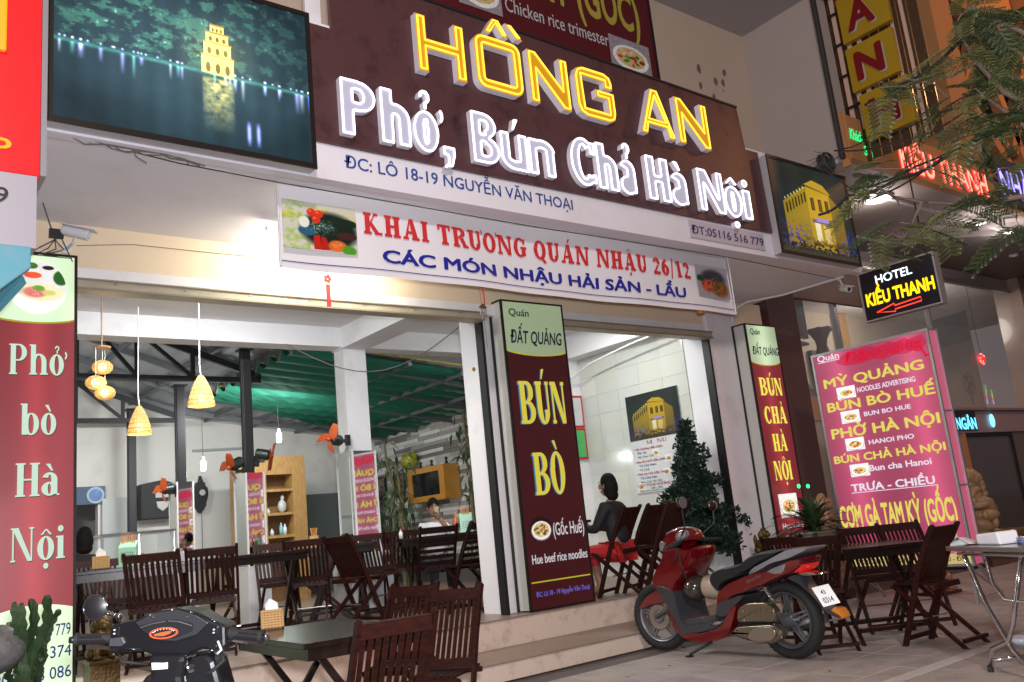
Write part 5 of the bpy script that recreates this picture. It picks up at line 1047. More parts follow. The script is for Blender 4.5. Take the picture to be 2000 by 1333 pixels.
# bamboo
bam = mat('bamboo_stem', (.17, .14, .07), .6, noise=.2, nscale=8); lf = mat('bamboo_leaf', (.055, .10, .03), .6, noise=.4, nscale=4)
lfm = MB(); lfm.add([(0, 0, 0), (.016, .05, .004), (0, .16, -.02), (-.016, .05, .004)], [(0, 1, 2, 3)]); lfmesh = lfm.mesh('leaf', lf)
def bamboo(px_, y_, top, lb, seed, stems=2, x_=7.75):
    p = aY(px_, 1000, y_); xx = min(p.x, x_); t = thing('bamboo_plant', lb, 'bamboo', (xx, y_, .377), group='bamboo along the stone wall'); r = random.Random(seed); n = 0
    for s_ in range(stems):
        bx_, by_ = xx+r.uniform(-.12, .12), y_+r.uniform(-.2, .2); tp = top*(1-.15*s_); P_ = [(bx_+.02*k*r.uniform(-.6, .6), by_, .377+(tp-.377)*k/7) for k in range(8)]; q = MB(); q.tube(P_, [.028-.001*k for k in range(8)], 8)
        for k in range(1, 8): q.torus(P_[k], .028, .005, 'Z', 10, 4)
        q.build('stem', bam, t)
        for k in range(54):
            u = r.choice([.25, .3, .4, .55, .62, .8, .9, .97])+r.uniform(-.03, .03); i = min(6, int(u*7)); c_ = Vector(P_[i]).lerp(Vector(P_[i+1]), u*7-i)+Vector((r.uniform(-.16, .16), r.uniform(-.2, .2), r.uniform(-.1, .1)))
            o = bpy.data.objects.new('leaf', lfmesh); COL.objects.link(o); o.parent = t; o.location = c_-org(t); o.rotation_euler = (r.uniform(-1.9, -.2), r.uniform(-.5, .5), r.uniform(0, 6.28)); sc_ = r.uniform(1.0, 1.9); o.scale = (sc_, sc_, sc_)
bamboo(785, 12.9, 2.75, 'bamboo clump with leafy stems left of the television box', 1, 3); bamboo(830, 13.2, 2.3, 'thin bamboo stem just left of the television box', 2, 1); bamboo(960, 11.0, 2.95, 'bamboo stem beside the central pillar', 3, 2); bamboo(735, 14.0, 1.9, 'low leafy bamboo behind the white inner pillar', 4, 2)
p = aX(799, 902, 7.9); q = MB(); q.lathe([(.0, -.13), (.08, -.13), (.14, -.05), (.15, .03), (.10, .11), (.07, .12), (.085, .15), (.06, .15), (.05, .10)], (0, 0, 0), 18); q.v = [tuple(Matrix.Rotation(.9, 3, 'X') @ Vector(v)+p) for v in q.v]
tag(q.build('hanging_pot', mat('lime_glaze', (.34, .36, .03), .3), None, smooth=True), 'lime yellow clay pot hanging on the stone wall beside the bamboo', 'pot')
# hanging television seen edge on
t = thing('hanging_television', 'black television hanging edge on from the ceiling beside the central pillar', 'television', (5.46, 7.5, 2.9)); q = MB(); q.obox((5.46, 7.5, 2.9), (.06, .60, .42), R(-20)); q.build('set', blackm, t, bevel=.008); q = MB(); q.obox((5.425, 7.49, 2.9), (.004, .54, .36), R(-20)); q.build('screen', MATS['screen_black'], t); q = MB(); q.tube([(5.48, 7.5, 3.1), (5.48, 7.5, 3.61)], .018, 8); q.build('ceiling_pole', white, t)
q = MB(); P_ = [(3.9+1.5*u, 8.95-1.3*u, 3.37-.42*math.sin(math.pi*u)**1.0) for u in np.linspace(0, 1, 14)]; q.tube(P_, .006, 5); tag(q.build('slack_cable', MATS['grey_cord']), 'slack cable looping from the ceiling to the hanging television', 'cable')
# menu poster on the tiles
t = thing('menu_poster', 'white MENU poster with a photograph of the yellow corner house on the tiled wall', 'poster', (8.1, 7.55, 1.4)); Xp = 8.105; ya, yb = 7.08, 7.98
q = MB(); q.box((Xp, ya, 1.39), (Xp+.008, yb, 2.63)); q.build('sheet', mat('poster_white', (.62, .64, .64), .4), t)
m3 = picmat('corner_house_poster', corner_house(200, 160), 0, .4); nt = m3.node_tree
quad('photograph', [(Xp-.003, yb, 2.05), (Xp-.003, ya, 2.05), (Xp-.003, ya, 2.63), (Xp-.003, yb, 2.63)], m3, t)
UX, VZ = (0, -1, 0), (0, 0, 1); pr_ = mat('poster_red', (.40, .03, .04), .5); pb_ = mat('poster_blue', (.04, .06, .25), .5); pg_ = mat('poster_green', (.03, .25, .17), .5)
def pt(s, y, z, w_, c_, m_): text('lettering', s, (Xp, y, z), UX, VZ, w_, c_, m_, t, .008, .003)
text('lettering', 'M', (Xp, 7.70, 1.985), UX, VZ, .34, .045, pr_, t, glyphs=serif_text('MENU', .2, .08, .06), lift=.003)
for s, z, w_, m_, ind in (('• Mỳ Quảng (đặc biệt)', 1.925, .50, pr_, 0), ('Mỳ Gà', 1.875, .16, pb_, .06), ('Mỳ Tôm Thịt', 1.825, .28, pg_, .06), ('• Bún Bò Huế (đặc biệt)', 1.765, .52, pr_, 0), ('Tái Chả Nạm', 1.715, .30, pb_, .06), ('Tái Chả', 1.665, .17, pg_, .06), ('• Phở Hà Nội (đặc biệt)', 1.610, .52, pr_, 0), ('Tái Chả Gân', 1.560, .29, pb_, .06), ('Bún Chả Hà Nội', 1.510, .36, pg_, .06)): pt(s, yb-.04-ind, z, w_, .028, m_)
for s, z, m_ in (('30k', 1.925, pr_), ('25k', 1.875, pb_), ('30k', 1.825, pg_), ('40k', 1.765, pr_), ('30k', 1.715, pb_), ('30k', 1.665, pg_)): pt(s, ya+.12, z, .08, .028, m_)
pt('CƠM TOUR HƯƠNG VỊ 3 MIỀN', yb-.03, 1.465, .84, .035, pr_); pt('60k - 80k', yb-.26, 1.43, .2, .022, pb_); pt('TRÀ ĐÁ KHĂN LẠNH MIỄN PHÍ', yb-.06, 1.402, .74, .02, pg_)
for y, z in ((7.62, 1.82), (7.42, 1.73), (7.48, 1.57), (7.94, 1.42)): quad('dish_picture', [(Xp-.003, y, z), (Xp-.003, y-.11, z), (Xp-.003, y-.11, z+.09), (Xp-.003, y, z+.09)], food('mini_dish', 9, 0), t)
for z0, z1, c_, lb in ((2.36, 2.80, (.55, .55, .55), 'red framed notice with a portrait, upper one beside the central sign'), (1.93, 2.35, (.08, .42, .12), 'green notice in a red frame, lower one beside the central sign')):
    t = thing('notice_frame', lb, 'notice', (7.95, 8.8, z0), group='red framed notices'); q = MB(); q.box((7.78, 8.79, z0), (8.09, 8.815, z1)); q.build('frame', rp, t); q = MB(); q.box((7.81, 8.785, z0+.03), (8.06, 8.789, z1-.03)); q.build('sheet', mat('sheet_%d' % int(z0*10), c_, .3, noise=.3, nscale=6), t)
q = MB(); q.tube([(7.84, 6.95, 3.27), (7.83, 7.6, 3.22), (7.84, 8.3, 3.14), (7.85, 8.8, 2.98)], .012, 6); tag(q.build('wall_cable', white), 'pale cable drooping along the top of the tiled wall', 'cable')
# red charm, wind chime, lion statues
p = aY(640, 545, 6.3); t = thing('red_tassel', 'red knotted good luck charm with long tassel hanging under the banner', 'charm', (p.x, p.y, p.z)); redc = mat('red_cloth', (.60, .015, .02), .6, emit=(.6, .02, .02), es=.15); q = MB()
for k in range(5): q.ell((p.x+.022*math.cos(k*1.256), p.y, p.z+.022*math.sin(k*1.256)), (.016, .01, .016), 8, 6)
q.build('knot', redc, t); q = MB(); q.box((p.x-.016, p.y-.008, p.z-.235), (p.x+.016, p.y+.008, p.z-.05)); q.tube([(p.x, p.y, p.z+.02), (p.x, p.y, 3.4)], .003, 5); q.build('tassel', redc, t)
p = aY(943, 600, 6.35); t = thing('wind_chime', 'small roofed wind chime with metal tubes and red ribbon on the pillar edge', 'wind chime', (p.x, p.y, p.z)); q = MB(); q.lathe([(0, .035), (.045, 0), (.045, -.008), (0, -.008)], p, 4); q.build('roof', mat('brown_wood', (.12, .07, .04), .6), t)
for k, (dx, l) in enumerate(((-.03, .09), (-.01, .11), (.012, .1), (.032, .12))): q = MB(); q.tube([(p.x+dx, p.y, p.z-.01), (p.x+dx, p.y, p.z-.01-l)], .006, 6); q.build('chime_tube', chrome, t)
q = MB(); q.tube([(p.x-.01, p.y, p.z+.03), (p.x-.02, p.y, p.z+.2)], .002, 4); q.tube([(p.x+.02, p.y, p.z+.01), (p.x+.02, p.y-.01, p.z+.13), (p.x-.01, p.y, p.z+.25)], .006, 5); q.build('ribbon', redc, t); q = MB(); q.lathe([(0, 0), (.022, 0), (.018, -.006), (0, -.006)], (p.x+.01, 6.60, 2.63), 12, 'Y'); q.build('medal', straw, t); q = MB(); q.tube([(p.x, p.y, p.z-.1), (p.x+.01, p.y, p.z-.4)], .0015, 4); q.build('string', MATS['dark_wire'], t)
gold = mat('gilded_resin', (.13, .08, .025), .42, .55, noise=.5, nscale=14, bump=.7, bscale=60)
def lion(c_, lb, flip=1, s_=1):
    t = thing('lion_statue', lb, 'statue', c_, group='gilded guardian lion statues'); c_ = Vector(c_); E_ = lambda x, y, z, a, b_, d: q.ell(c_+Vector((x*flip, y, z))*s_, (a*s_, b_*s_, d*s_), 12, 8)
    q = MB(); q.box(c_+Vector((-.09, -.11, 0))*s_, c_+Vector((.09, .11, .24))*s_); q.box(c_+Vector((-.10, -.12, .22))*s_, c_+Vector((.10, .12, .245))*s_); q.build('pedestal', gold, t, bevel=.006)
    q = MB(); E_(0, .05, .33, .07, .08, .08); E_(0, -.01, .38, .06, .055, .09); E_(0, -.035, .475, .055, .055, .05); E_(0, -.085, .46, .03, .03, .026); E_(0, .0, .46, .07, .05, .065)
    for sx_ in (-1, 1): E_(sx_*.04, -.06, .30, .02, .022, .06); E_(sx_*.045, -.085, .26, .022, .035, .017); E_(sx_*.06, .06, .28, .03, .05, .035); E_(sx_*.035, -.02, .53, .014, .012, .018)
    E_(.0, .12, .40, .025, .025, .07)
    for k in range(16): E_(.06*math.cos(k*.8), -.01+.01*math.sin(k), .44+.05*math.sin(k*.8), .017, .02, .017)
    q.build('body', gold, t, smooth=True)
lion((1.375, 6.17, .36), 'gilded guardian lion on a pedestal right of the left sign', 1, .95); lion((8.10, 6.15, .377), 'gilded guardian lion behind the red scooter seat at the right pillar', -1, .88)
# artificial Christmas tree in the tiled bay, beyond the red scooter
c_ = Vector((7.84, 6.80, .377)); t = thing('christmas_tree', 'ragged dark green artificial Christmas tree on the platform behind the red scooter', 'tree', c_); q = MB(); q.tube([c_, c_+Vector((0, 0, 1.68))], [.025, .01], 8); q.build('trunk', mat('tree_pole', (.05, .06, .04), .7), t)
q = MB(); [q.beam(c_+Vector((0, 0, .12)), c_+Vector((.18*math.cos(a), .18*math.sin(a), 0)), .02, .02) for a in (0, 1.57, 3.14, 4.71)]; q.build('stand', chrome, t)
tin = mat('tinsel_green', (.008, .028, .013), .6, noise=.5, nscale=20); rs = random.Random(21); bm_ = MB(); 
brs = []
for lv in range(17):
    z = .32+lv*.088; r_ = (.52*(1-lv/17.5)**.9)
    for k in range(max(5, 12-lv//2)):
        a = rs.uniform(0, 6.28); L_ = r_*rs.uniform(.45, 1.2)*(1+.22*math.sin(lv*1.7+a)); brs.append((z, a, L_))
brs += [(.62+.04*k, -.75+.12*k, .56) for k in range(5)]+[(1.12, -.7, .36), (1.08, -.8, .33), (1.0, 2.5, .4)]
for (z, a, L_) in brs:
    P_ = [c_+Vector((L_*u*math.cos(a), L_*u*math.sin(a), z+.10*u-.16*u*u+rs.uniform(-.01, .01))) for u in (0, .33, .66, 1)]
    q = MB(); q.tube(P_, .006, 4)
    for k in range(int(80*L_/.4)+16):
        u = rs.random()**.8; p = P_[0].lerp(P_[3], u)+Vector((rs.uniform(-.045, .045), rs.uniform(-.045, .045), .10*u-.13*u*u+rs.uniform(-.03, .04))); d = Vector((rs.uniform(-1, 1), rs.uniform(-1, 1), rs.uniform(-.3, 1))).normalized()*.046; s_ = d.cross(Vector((rs.random(), rs.random(), rs.random()))).normalized()*.016; q.add([p-s_, p+s_, p+d], [(0, 1, 2)])
        q.add([p+d*.3+s_*.9, p+d*.5-s_, p+d*1.2+s_.cross(d).normalized()*.012], [(0, 1, 2)])
    o = tag(q.build('tinsel_branch', tin, t))
for k in range(9):
    z, a, L_ = rs.choice(brs); q = MB(); q.ell(c_+Vector((L_*math.cos(a), L_*math.sin(a), z-.05)), (.012, .012, .012), 8, 6); q.build('bauble', chrome, t)
# security cameras
def cctv(c_, dirn, lb, mount):
    t = thing('security_camera', lb, 'camera', mount, group='white bullet security cameras'); c_ = Vector(c_); d = Vector(dirn).normalized(); rq = d.to_track_quat('Z', 'Y').to_matrix(); wc = mat('camera_white', (.7, .7, .72), .35)
    q = MB(); q.lathe([(0, -.10), (.028, -.10), (.036, -.085), (.036, .08), (.03, .085), (.028, .06), (0, .06)], (0, 0, 0), 16); q.v = [tuple(c_+rq @ Vector(v)) for v in q.v]; q.build('body', wc, t, smooth=True, angle=30)
    q = MB(); q.lathe([(0, .062), (.026, .062), (.024, .066), (0, .07)], (0, 0, 0), 14); q.v = [tuple(c_+rq @ Vector(v)) for v in q.v]; q.build('lens', blackm, t)
    q = MB(); q.obox((0, 0, 0), (.075, .006, .23)); q.v = [tuple(c_+rq @ (Vector(v)+Vector((0, .038, .01)))) for v in q.v]; q.build('sun_shield', wc, t); q = MB(); m_ = Vector(mount); q.tube([c_, c_*.6+m_*.4+Vector((0, 0, -.03)), m_], .011, 8); q.lathe([(0, 0), (.035, 0), (.035, .012), (0, .012)], m_, 14, 'Y'); q.build('arm', wc, t)
cctv(aY(150, 455, 6.35), (.85, -.5, -.28), 'white bullet security camera above the left sign', (aY(130, 487, 6.53).x, 6.53, aY(130, 487, 6.53).z)); p = aY(1652, 565, 5.25); cctv(p, (-.5, -.85, -.35), 'security camera under the right end of the canopy', (p.x-.02, 5.3, 3.58))
a = aY(110, 457, 6.4); q = MB(); q.obox(a, (.09, .03, .065), .0, .1); o = tag(q.build('cable_box', blackm), 'little black adapter box hanging left of the white camera', 'box'); q = MB()
for k in range(4): q.tube([a+Vector((.01*k-.02, 0, -.03)), a+Vector((.05-.05*k, 0, -.11)), a+Vector((-.02-.05*k, 0, -.14-.01*k)), a+Vector((-.14+.08*k, 0, -.17))], .004, 5)
q.tube([a+Vector((-.03, 0, .03)), a+Vector((-.12, -.2, .14)), a+Vector((-.2, -.5, .22))], .004, 5); q.tube([a+Vector((.03, 0, -.02)), a+Vector((.10, -.02, -.2))], .004, 5); tag(q.build('cable_tangle', MATS['dark_wire']), 'tangle of thin black cables above the left sign', 'cable')
q = MB(); q.tube([aY(150, 480, 6.53), aY(260, 478, 6.53), aY(420, 495, 6.53), aY(540, 506, 6.53)], .003, 4); tag(q.build('wall_wire', MATS['grey_cord']), 'thin wire clipped along the beige lintel wall', 'wire')
q = MB(); P_ = [(9.05, 5.2, 3.56), (9.0, 6.0, 3.555), (8.75, 6.35, 3.54), (8.62, 6.48, 3.45), (8.61, 6.49, 3.28)]; q.tube(P_, .013, 8); tag(q.build('conduit', white, None, smooth=True), 'white plastic conduit bending down beside the right pillar sign', 'conduit')
q = MB(); q.obox((6.6, 5.32, 3.0), (.06, .05, .03)); tag(q.build('cable_clip', mat('amber_plastic', (.6, .2, .03), .4)), 'tiny amber clip at the lower banner edge near its right end', 'clip')
# ================================================================ red scooter
redpaint = mat('deep_red_paint', (.15, .002, .005), .18, .25, coat=1.0, noise=.05); darkp = mat('scooter_grey_plastic', (.035, .037, .044), .38, bump=.06, bscale=90, coat=.2); seatm = mat('seat_vinyl', (.014, .014, .016), .38)
bronze = mat('engine_metal', (.30, .26, .19), .25, .9, noise=.15, nscale=9); silver = mat('silver_rim', (.30, .31, .33), .35, .8); lensc = mat('clear_lens', (.30, .30, .33), .08, .6, coat=1, noise=.5, nscale=40); greyp = mat('grab_rail_grey', (.30, .30, .33), .35, .4)
amber = mat('amber_lens', (.7, .22, .02), .15, coat=1); tailr = mat('tail_lens', (.6, .01, .01), .1, coat=1, emit=(1, .02, .01), es=.35)
XS = 5.62; bgl0 = mat('mirror_shell', (.03, .008, .01), .12, coat=1)
def sc(x, y, X=5.5): return aX(1180+x/3.92, 960+y/3.92, X)
def side(pts, X=5.5): return [(p.y, p.z) for p in (sc(a, b_, X) for a, b_ in pts)]
def puff(q, pl, xc, hw, layers=((-1, .55), (-.85, .25), (-.5, .06), (0, 0), (.5, .06), (.85, .25), (1, .55)), inset=.03, mi=0):
    n = len(pl); cy = sum(p[0] for p in pl)/n; cz = sum(p[1] for p in pl)/n
    # resample + round
    P = []
    for i in range(n):
        a, b_, c_ = Vector(pl[i-1]), Vector(pl[i]), Vector(pl[(i+1) % n]); l0 = min(.3, .02/max((a-b_).length, 1e-4)); l1 = min(.3, .02/max((c_-b_).length, 1e-4)); P += [b_.lerp(a, l0), b_.lerp(c_, l1)]
    n = len(P); ar = sum(P[i].x*P[(i+1) % n].y-P[(i+1) % n].x*P[i].y for i in range(n)); sg = 1 if ar > 0 else -1; N_ = []
    for i in range(n):
        d = (P[(i+1) % n]-P[i-1]).normalized(); N_.append(Vector((-d.y, d.x))*sg)
    V = []; 
    for (u, k) in layers: V += [(xc+u*hw, (P[i]+N_[i]*inset*k).x, (P[i]+N_[i]*inset*k).y) for i in range(n)]
    L_ = len(layers); F_ = [(l*n+i, l*n+(i+1) % n, (l+1)*n+(i+1) % n, (l+1)*n+i) for l in range(L_-1) for i in range(n)]+[tuple(range(n))[::-1], tuple((L_-1)*n+i for i in range(n))]
    q.add(V, F_, mi); return q
sct = thing('motor_scooter', 'shiny dark red motor scooter parked on its side stand before the steps', 'scooter', (XS, 4.8, 0))
def sp_(name, pl, hw, mt, xc=XS, inset=.03, parent=None, layers=None):
    q = MB(); kw = {'layers': layers} if layers else {}; puff(q, side(pl), xc, hw, inset=inset, **kw); return q.build(name, mt, parent or sct, smooth=True, angle=38)
Rw = .29
fw = sc(422, 1040, 5.60); rw_ = sc(1440, 1010, 5.60); fc = Vector((XS, fw.y, Rw)); rc = Vector((XS, rw_.y, Rw))
def wheel(c_, wdt_, disc, ang=0):
    w = MB().torus((0, 0, 0), Rw-.042, .042, 'X', 44, 12, wdt_*1.3).build('wheel', rubber, None, smooth=True); w.parent = sct; w.location = c_-org(sct); w.rotation_euler.z = ang
    def ch(name, q, mt, **k): o = q.build(name, mt, None, **k); o.parent = w; return o
    q = MB(); q.lathe([(.200, -.036), (.208, -.040), (.212, -.034), (.20, -.02), (.197, 0), (.20, .02), (.212, .034), (.208, .040), (.200, .036), (.188, .022), (.184, 0), (.188, -.022), (.200, -.036)], (0, 0, 0), 40, 'X'); q.f = [f_ for f_ in q.f if len(f_) == 4]; q.m = [0]*len(q.f); ch('rim', q, silver, smooth=True, angle=40)
    for k in range(5):
        a = 2*math.pi*k/5+.3; q = MB(); u = Vector((0, math.cos(a), math.sin(a))); v = Vector((0, -math.sin(a), math.cos(a)))
        for s_ in (-1, 1): q.hexa([u*.04+v*(s_*.020-.007)-Vector((.012, 0, 0)), u*.04+v*(s_*.020+.007)-Vector((.012, 0, 0)), u*.04+v*(s_*.020+.007)+Vector((.012, 0, 0)), u*.04+v*(s_*.020-.007)+Vector((.012, 0, 0)), u*.203+v*(s_*.011-.007)-Vector((.010, 0, 0)), u*.203+v*(s_*.011+.007)-Vector((.010, 0, 0)), u*.203+v*(s_*.011+.007)+Vector((.010, 0, 0)), u*.203+v*(s_*.011-.007)+Vector((.010, 0, 0))])
        ch('spoke', q, silver)
    q = MB(); q.lathe([(0, -.06), (.045, -.06), (.055, -.03), (.055, .03), (.045, .06), (0, .06)], (0, 0, 0), 20, 'X'); ch('hub', q, silver, smooth=True, angle=40)
    q = MB(); q.lathe([(.06, -.047), (.105, -.047), (.105, -.043), (.06, -.043), (.06, -.047)], (0, 0, 0), 32, 'X')
    for k in range(20): a = .314*k; q.lathe([(0, 0), (.006, 0), (.006, .001)], (-.0475, .085*math.cos(a), .085*math.sin(a)), 6, 'X')
    if disc: ch('brake_disc', q, steel)
    q = MB()
    for k in range(44):
        a = 2*math.pi*k/44
        for s_ in (-1, 1): u = Vector((0, math.cos(a), math.sin(a))); v = Vector((0, -math.sin(a), math.cos(a))); c2 = u*(Rw-.004)+Vector((s_*.018*wdt_, 0, 0)); q.beam(c2-v*.006-Vector((s_*.012, 0, 0)), c2+v*.01+Vector((s_*.018, 0, 0))-u*.006, .006, .007, tuple(u))
    tag(ch('tread_block', q, rubber), kind='stuff')
wheel(fc, .95, True, R(8)); wheel(rc, 1.15, False)
sp_('front_fender', [(200, 900), (212, 850), (268, 775), (340, 732), (400, 715), (440, 760), (500, 850), (520, 900), (470, 858), (380, 850), (300, 868), (235, 898)], .07, redpaint, inset=.022)
q = MB()
for s_ in (-1, 1): q.tube([fc+Vector((s_*.075, 0, 0)), Vector((XS+s_*.075, sc(455, 870).y, sc(455, 870).z)), Vector((XS+s_*.06, sc(520, 640).y, sc(520, 640).z))], [.018, .022, .024], 10)
q.build('fork', silver, sct, smooth=True)
sp_('leg_shield', [(362, 690), (356, 640), (380, 570), (430, 480), (445, 400), (560, 380), (690, 388), (690, 470), (655, 560), (625, 615), (560, 700), (540, 790), (500, 850), (420, 780)], .17, redpaint, inset=.05)
sp_('handlebar_cover', [(405, 400), (408, 330), (440, 265), (520, 228), (590, 250), (635, 320), (630, 350), (560, 370), (600, 420), (530, 420), (470, 440), (430, 440)], .13, redpaint, inset=.07)
sp_('headlight', [(405, 425), (402, 340), (440, 345), (472, 350), (450, 400), (425, 440)], .135, lensc, inset=.02)
q = MB(); p = sc(570, 305); q.ell((XS-.10, p.y, p.z), (.055, .075, .05), 16, 10, Matrix.Rotation(-.35, 3, 'X')); q.build('front_indicator', lensc, sct, smooth=True)
q = MB(); p = sc(570, 350); q.tube([(XS-.06, p.y, p.z+.01), (XS-.20, p.y-.035, p.z-.01), (XS-.33, p.y-.07, p.z-.02)], [.014, .018, .019], 10); q.tube([(XS+.06, p.y, p.z+.01), (XS+.33, p.y-.07, p.z-.02)], [.014, .019], 10); q.build('grip', rubber, sct, smooth=True)
q = MB(); q.tube([(XS-.18, p.y+.02, p.z), (XS-.32, p.y+.03, p.z-.05)], .006, 6); q.build('brake_lever', chrome, sct)
for s_, (mx, my) in ((-1, (570, 38)), ):
    pm = sc(572, 35, 5.42); q = MB(); q.tube([(XS-.12, p.y, p.z+.02), (XS-.18, pm.y+.01, pm.z-.20), (XS-.2, pm.y, pm.z-.06)], .007, 8); st2 = q.build('mirror_stalk', black, sct); q = MB(); q.ell((XS-.2, pm.y, pm.z), (.058, .022, .046), 16, 9); q.build('mirror_head', bgl0, sct, smooth=True); q = MB(); q.lathe([(0, 0), (.05, 0), (.05, -.002), (0, -.002)], (XS-.2, pm.y-.022, pm.z), 18, 'Y'); q.build('mirror_glass', chrome, sct)
    q = MB(); q.tube([(XS+.12, p.y, p.z+.02), (XS+.19, pm.y, pm.z-.2), (XS+.2, pm.y, pm.z-.05)], .007, 8); q.build('mirror_stalk', black, sct); q = MB(); q.ell((XS+.2, pm.y, pm.z-.05), (.058, .022, .046), 16, 9); q.build('mirror_head', bgl0, sct, smooth=True)
sp_('inner_shield', [(398, 688), (450, 690), (560, 740), (590, 880), (625, 990), (700, 1000), (870, 960), (940, 985), (900, 1035), (760, 1072), (610, 1080), (575, 1000), (500, 860)], .185, darkp, inset=.014)
sp_('lower_cowl', [(478, 850), (520, 850), (570, 950), (612, 1068), (760, 1070), (895, 1030), (950, 955), (1005, 850), (1050, 850), (1000, 1040), (960, 1108), (860, 1142), (700, 1142), (630, 1122), (560, 1060)], .165, redpaint, inset=.007)
sp_('floor_mat', [(620, 985), (860, 925), (880, 955), (880, 1020), (650, 1040)], .16, mat('floor_mat_grey', (.045, .045, .05), .6, noise=.2, nscale=30), inset=.012)
sp_('seat', [(790, 660), (798, 600), (860, 562), (1030, 522), (1100, 462), (1200, 425), (1400, 400), (1385, 440), (1330, 470), (1200, 520), (1120, 580), (1000, 640), (900, 690), (870, 760), (820, 720)], .125, seatm, inset=.032)
sp_('rear_body_panel', [(870, 740), (960, 665), (1120, 592), (1260, 570), (1440, 480), (1560, 460), (1550, 540), (1480, 600), (1400, 625), (1240, 700), (1090, 760), (1000, 790), (880, 930), (862, 850)], .145, redpaint, inset=.03)
sp_('side_trim', [(870, 920), (885, 830), (1000, 790), (1060, 762), (1110, 775), (1040, 850), (950, 950), (890, 940)], .16, darkp, inset=.012)
sp_('trim_light', [(840, 1010), (905, 965), (945, 975), (940, 1000)], .192, lensc, inset=.01)
sp_('grab_rail', [(1110, 605), (1150, 550), (1330, 452), (1420, 402), (1600, 383), (1590, 412), (1440, 482), (1300, 520), (1180, 592), (1125, 612)], .135, greyp, inset=.012)
sp_('rear_indicator', [(1262, 580), (1330, 545), (1450, 502), (1410, 600), (1330, 606)], .150, lensc, inset=.012)
sp_('tail_lamp', [(1462, 596), (1450, 560), (1555, 468), (1545, 560), (1500, 602)], .12, tailr, inset=.02)
sp_('rear_mudguard', [(1380, 640), (1440, 610), (1490, 606), (1530, 690), (1630, 805), (1710, 885), (1830, 950), (1825, 975), (1760, 950), (1700, 915), (1600, 790), (1500, 700)], .075, darkp, inset=.01)
sp_('rear_reflector', [(1720, 905), (1780, 870), (1838, 950), (1826, 985), (1770, 968)], .06, amber, inset=.015)
sp_('under_tail_bracket', [(1470, 600), (1560, 585), (1640, 600), (1650, 618), (1560, 628), (1500, 622)], .07, chrome, inset=.01)
pa, pb, pc_, pd = [sc(*q_, 5.53) for q_ in ((1565, 712), (1655, 655), (1742, 772), (1650, 828))]
n1 = Vector((XS-.095, pa.y-.07, pa.z+.0)); n2 = Vector((XS+.095, pa.y-.085, pa.z+.006)); dn = Vector((0, -.075, -.135))
b = MB(); b.prism([n1+dn, n2+dn, n2, n1], [n1+dn+Vector((0, .004, -.003)), n2+dn+Vector((0, .004, -.003)), n2+Vector((0, .004, -.003)), n1+Vector((0, .004, -.003))]); pl_ = b.build('number_plate', mat('plate_white_glow', (.85, .85, .84), .4, emit=(1, 1, .95), es=.45), sct)  # plate has its own glow, standing in for flash light thrown back
up_ = -dn.normalized(); rt_ = (n2-n1).normalized()
text('plate_digits', '43', n1+dn+rt_*.05+up_*.088, rt_, up_, .05, .035, blackm, sct, .01, .003); text('plate_digits', '0314', n1+dn+rt_*.025+up_*.02, rt_, up_, .115, .045, blackm, sct, .01, .003)
q = MB(); z0, z1 = sc(1230, 712), sc(1300, 812)
for k in range(9): q.torus((XS-.10, z0.y+(z1.y-z0.y)*k/8, z0.z+(z1.z-z0.z)*k/8), .018, .0055, 'Z', 14, 6)
q.tube([(XS-.10, z0.y, z0.z+.02), (XS-.10, z1.y, z1.z-.02)], .009, 8); q.build('shock_absorber', chrome, sct, smooth=True)
sp_('air_filter_cover', [(1048, 960), (1055, 870), (1130, 822), (1280, 815), (1345, 860), (1365, 900), (1362, 985), (1200, 985), (1060, 990)], .045, bronze, XS-.135, .035)
sp_('transmission_cover', [(1000, 1062), (1040, 1012), (1180, 1000), (1330, 992), (1400, 1030), (1422, 1080), (1400, 1130), (1330, 1162), (1200, 1150), (1010, 1085)], .05, bronze, XS-.125, .04)
sp_('cover_boss', [(1150, 1090), (1180, 1040), (1260, 1010), (1350, 1015), (1385, 1070), (1350, 1130), (1250, 1145), (1170, 1125)], .012, mat('brushed_cover', (.42, .38, .30), .3, .9), XS-.182, .015)
sp_('engine_block', [(960, 1010), (1050, 960), (1200, 960), (1300, 1010), (1250, 1150), (1100, 1160), (960, 1110)], .09, mat('engine_grey', (.05, .05, .05), .45, .4, noise=.4, nscale=20), XS+.01)
q = MB(); a, b_ = sc(810, 1150), sc(700, 1278); q.tube([(XS-.10, a.y, a.z), (XS-.20, b_.y, .02)], .011, 8); q.box((XS-.225, b_.y-.02, 0), (XS-.175, b_.y+.03, .012)); q.tube([(XS-.2, b_.y+.04, .07), (XS-.21, b_.y+.09, .09)], .006, 6); q.build('side_stand', black, sct)
q = MB(); q.tube([(XS+.13, sc(1000, 1120).y, .2), (XS+.16, rc.y+.1, .22), (XS+.16, rc.y-.2, .30)], [.03, .05, .055], 14); q.build('exhaust', steel, sct, smooth=True)
pe = sc(1150, 650, 5.47); text('emblem', 'Smooth', (XS-.148, sc(1098, 672).y, sc(1098, 672).z), Vector((0, sc(1210, 622).y-sc(1098, 672).y, sc(1210, 622).z-sc(1098, 672).z)).normalized(), Vector((0, -(sc(1210, 622).z-sc(1098, 672).z), (sc(1210, 622).y-sc(1098, 672).y))).normalized()*(-1), .13, .03, silver, sct, .01, .003) if 0 else None
for pts in (((560, 400), (575, 480), (600, 560), (640, 640)), ((540, 410), (548, 470), (520, 520))): q = MB(); q.tube([Vector((XS-.165-.01*k, sc(*v, 5.46).y, sc(*v, 5.46).z)) for k, v in enumerate(pts)], .006, 8); q.build('cable', rubber, sct, smooth=True)
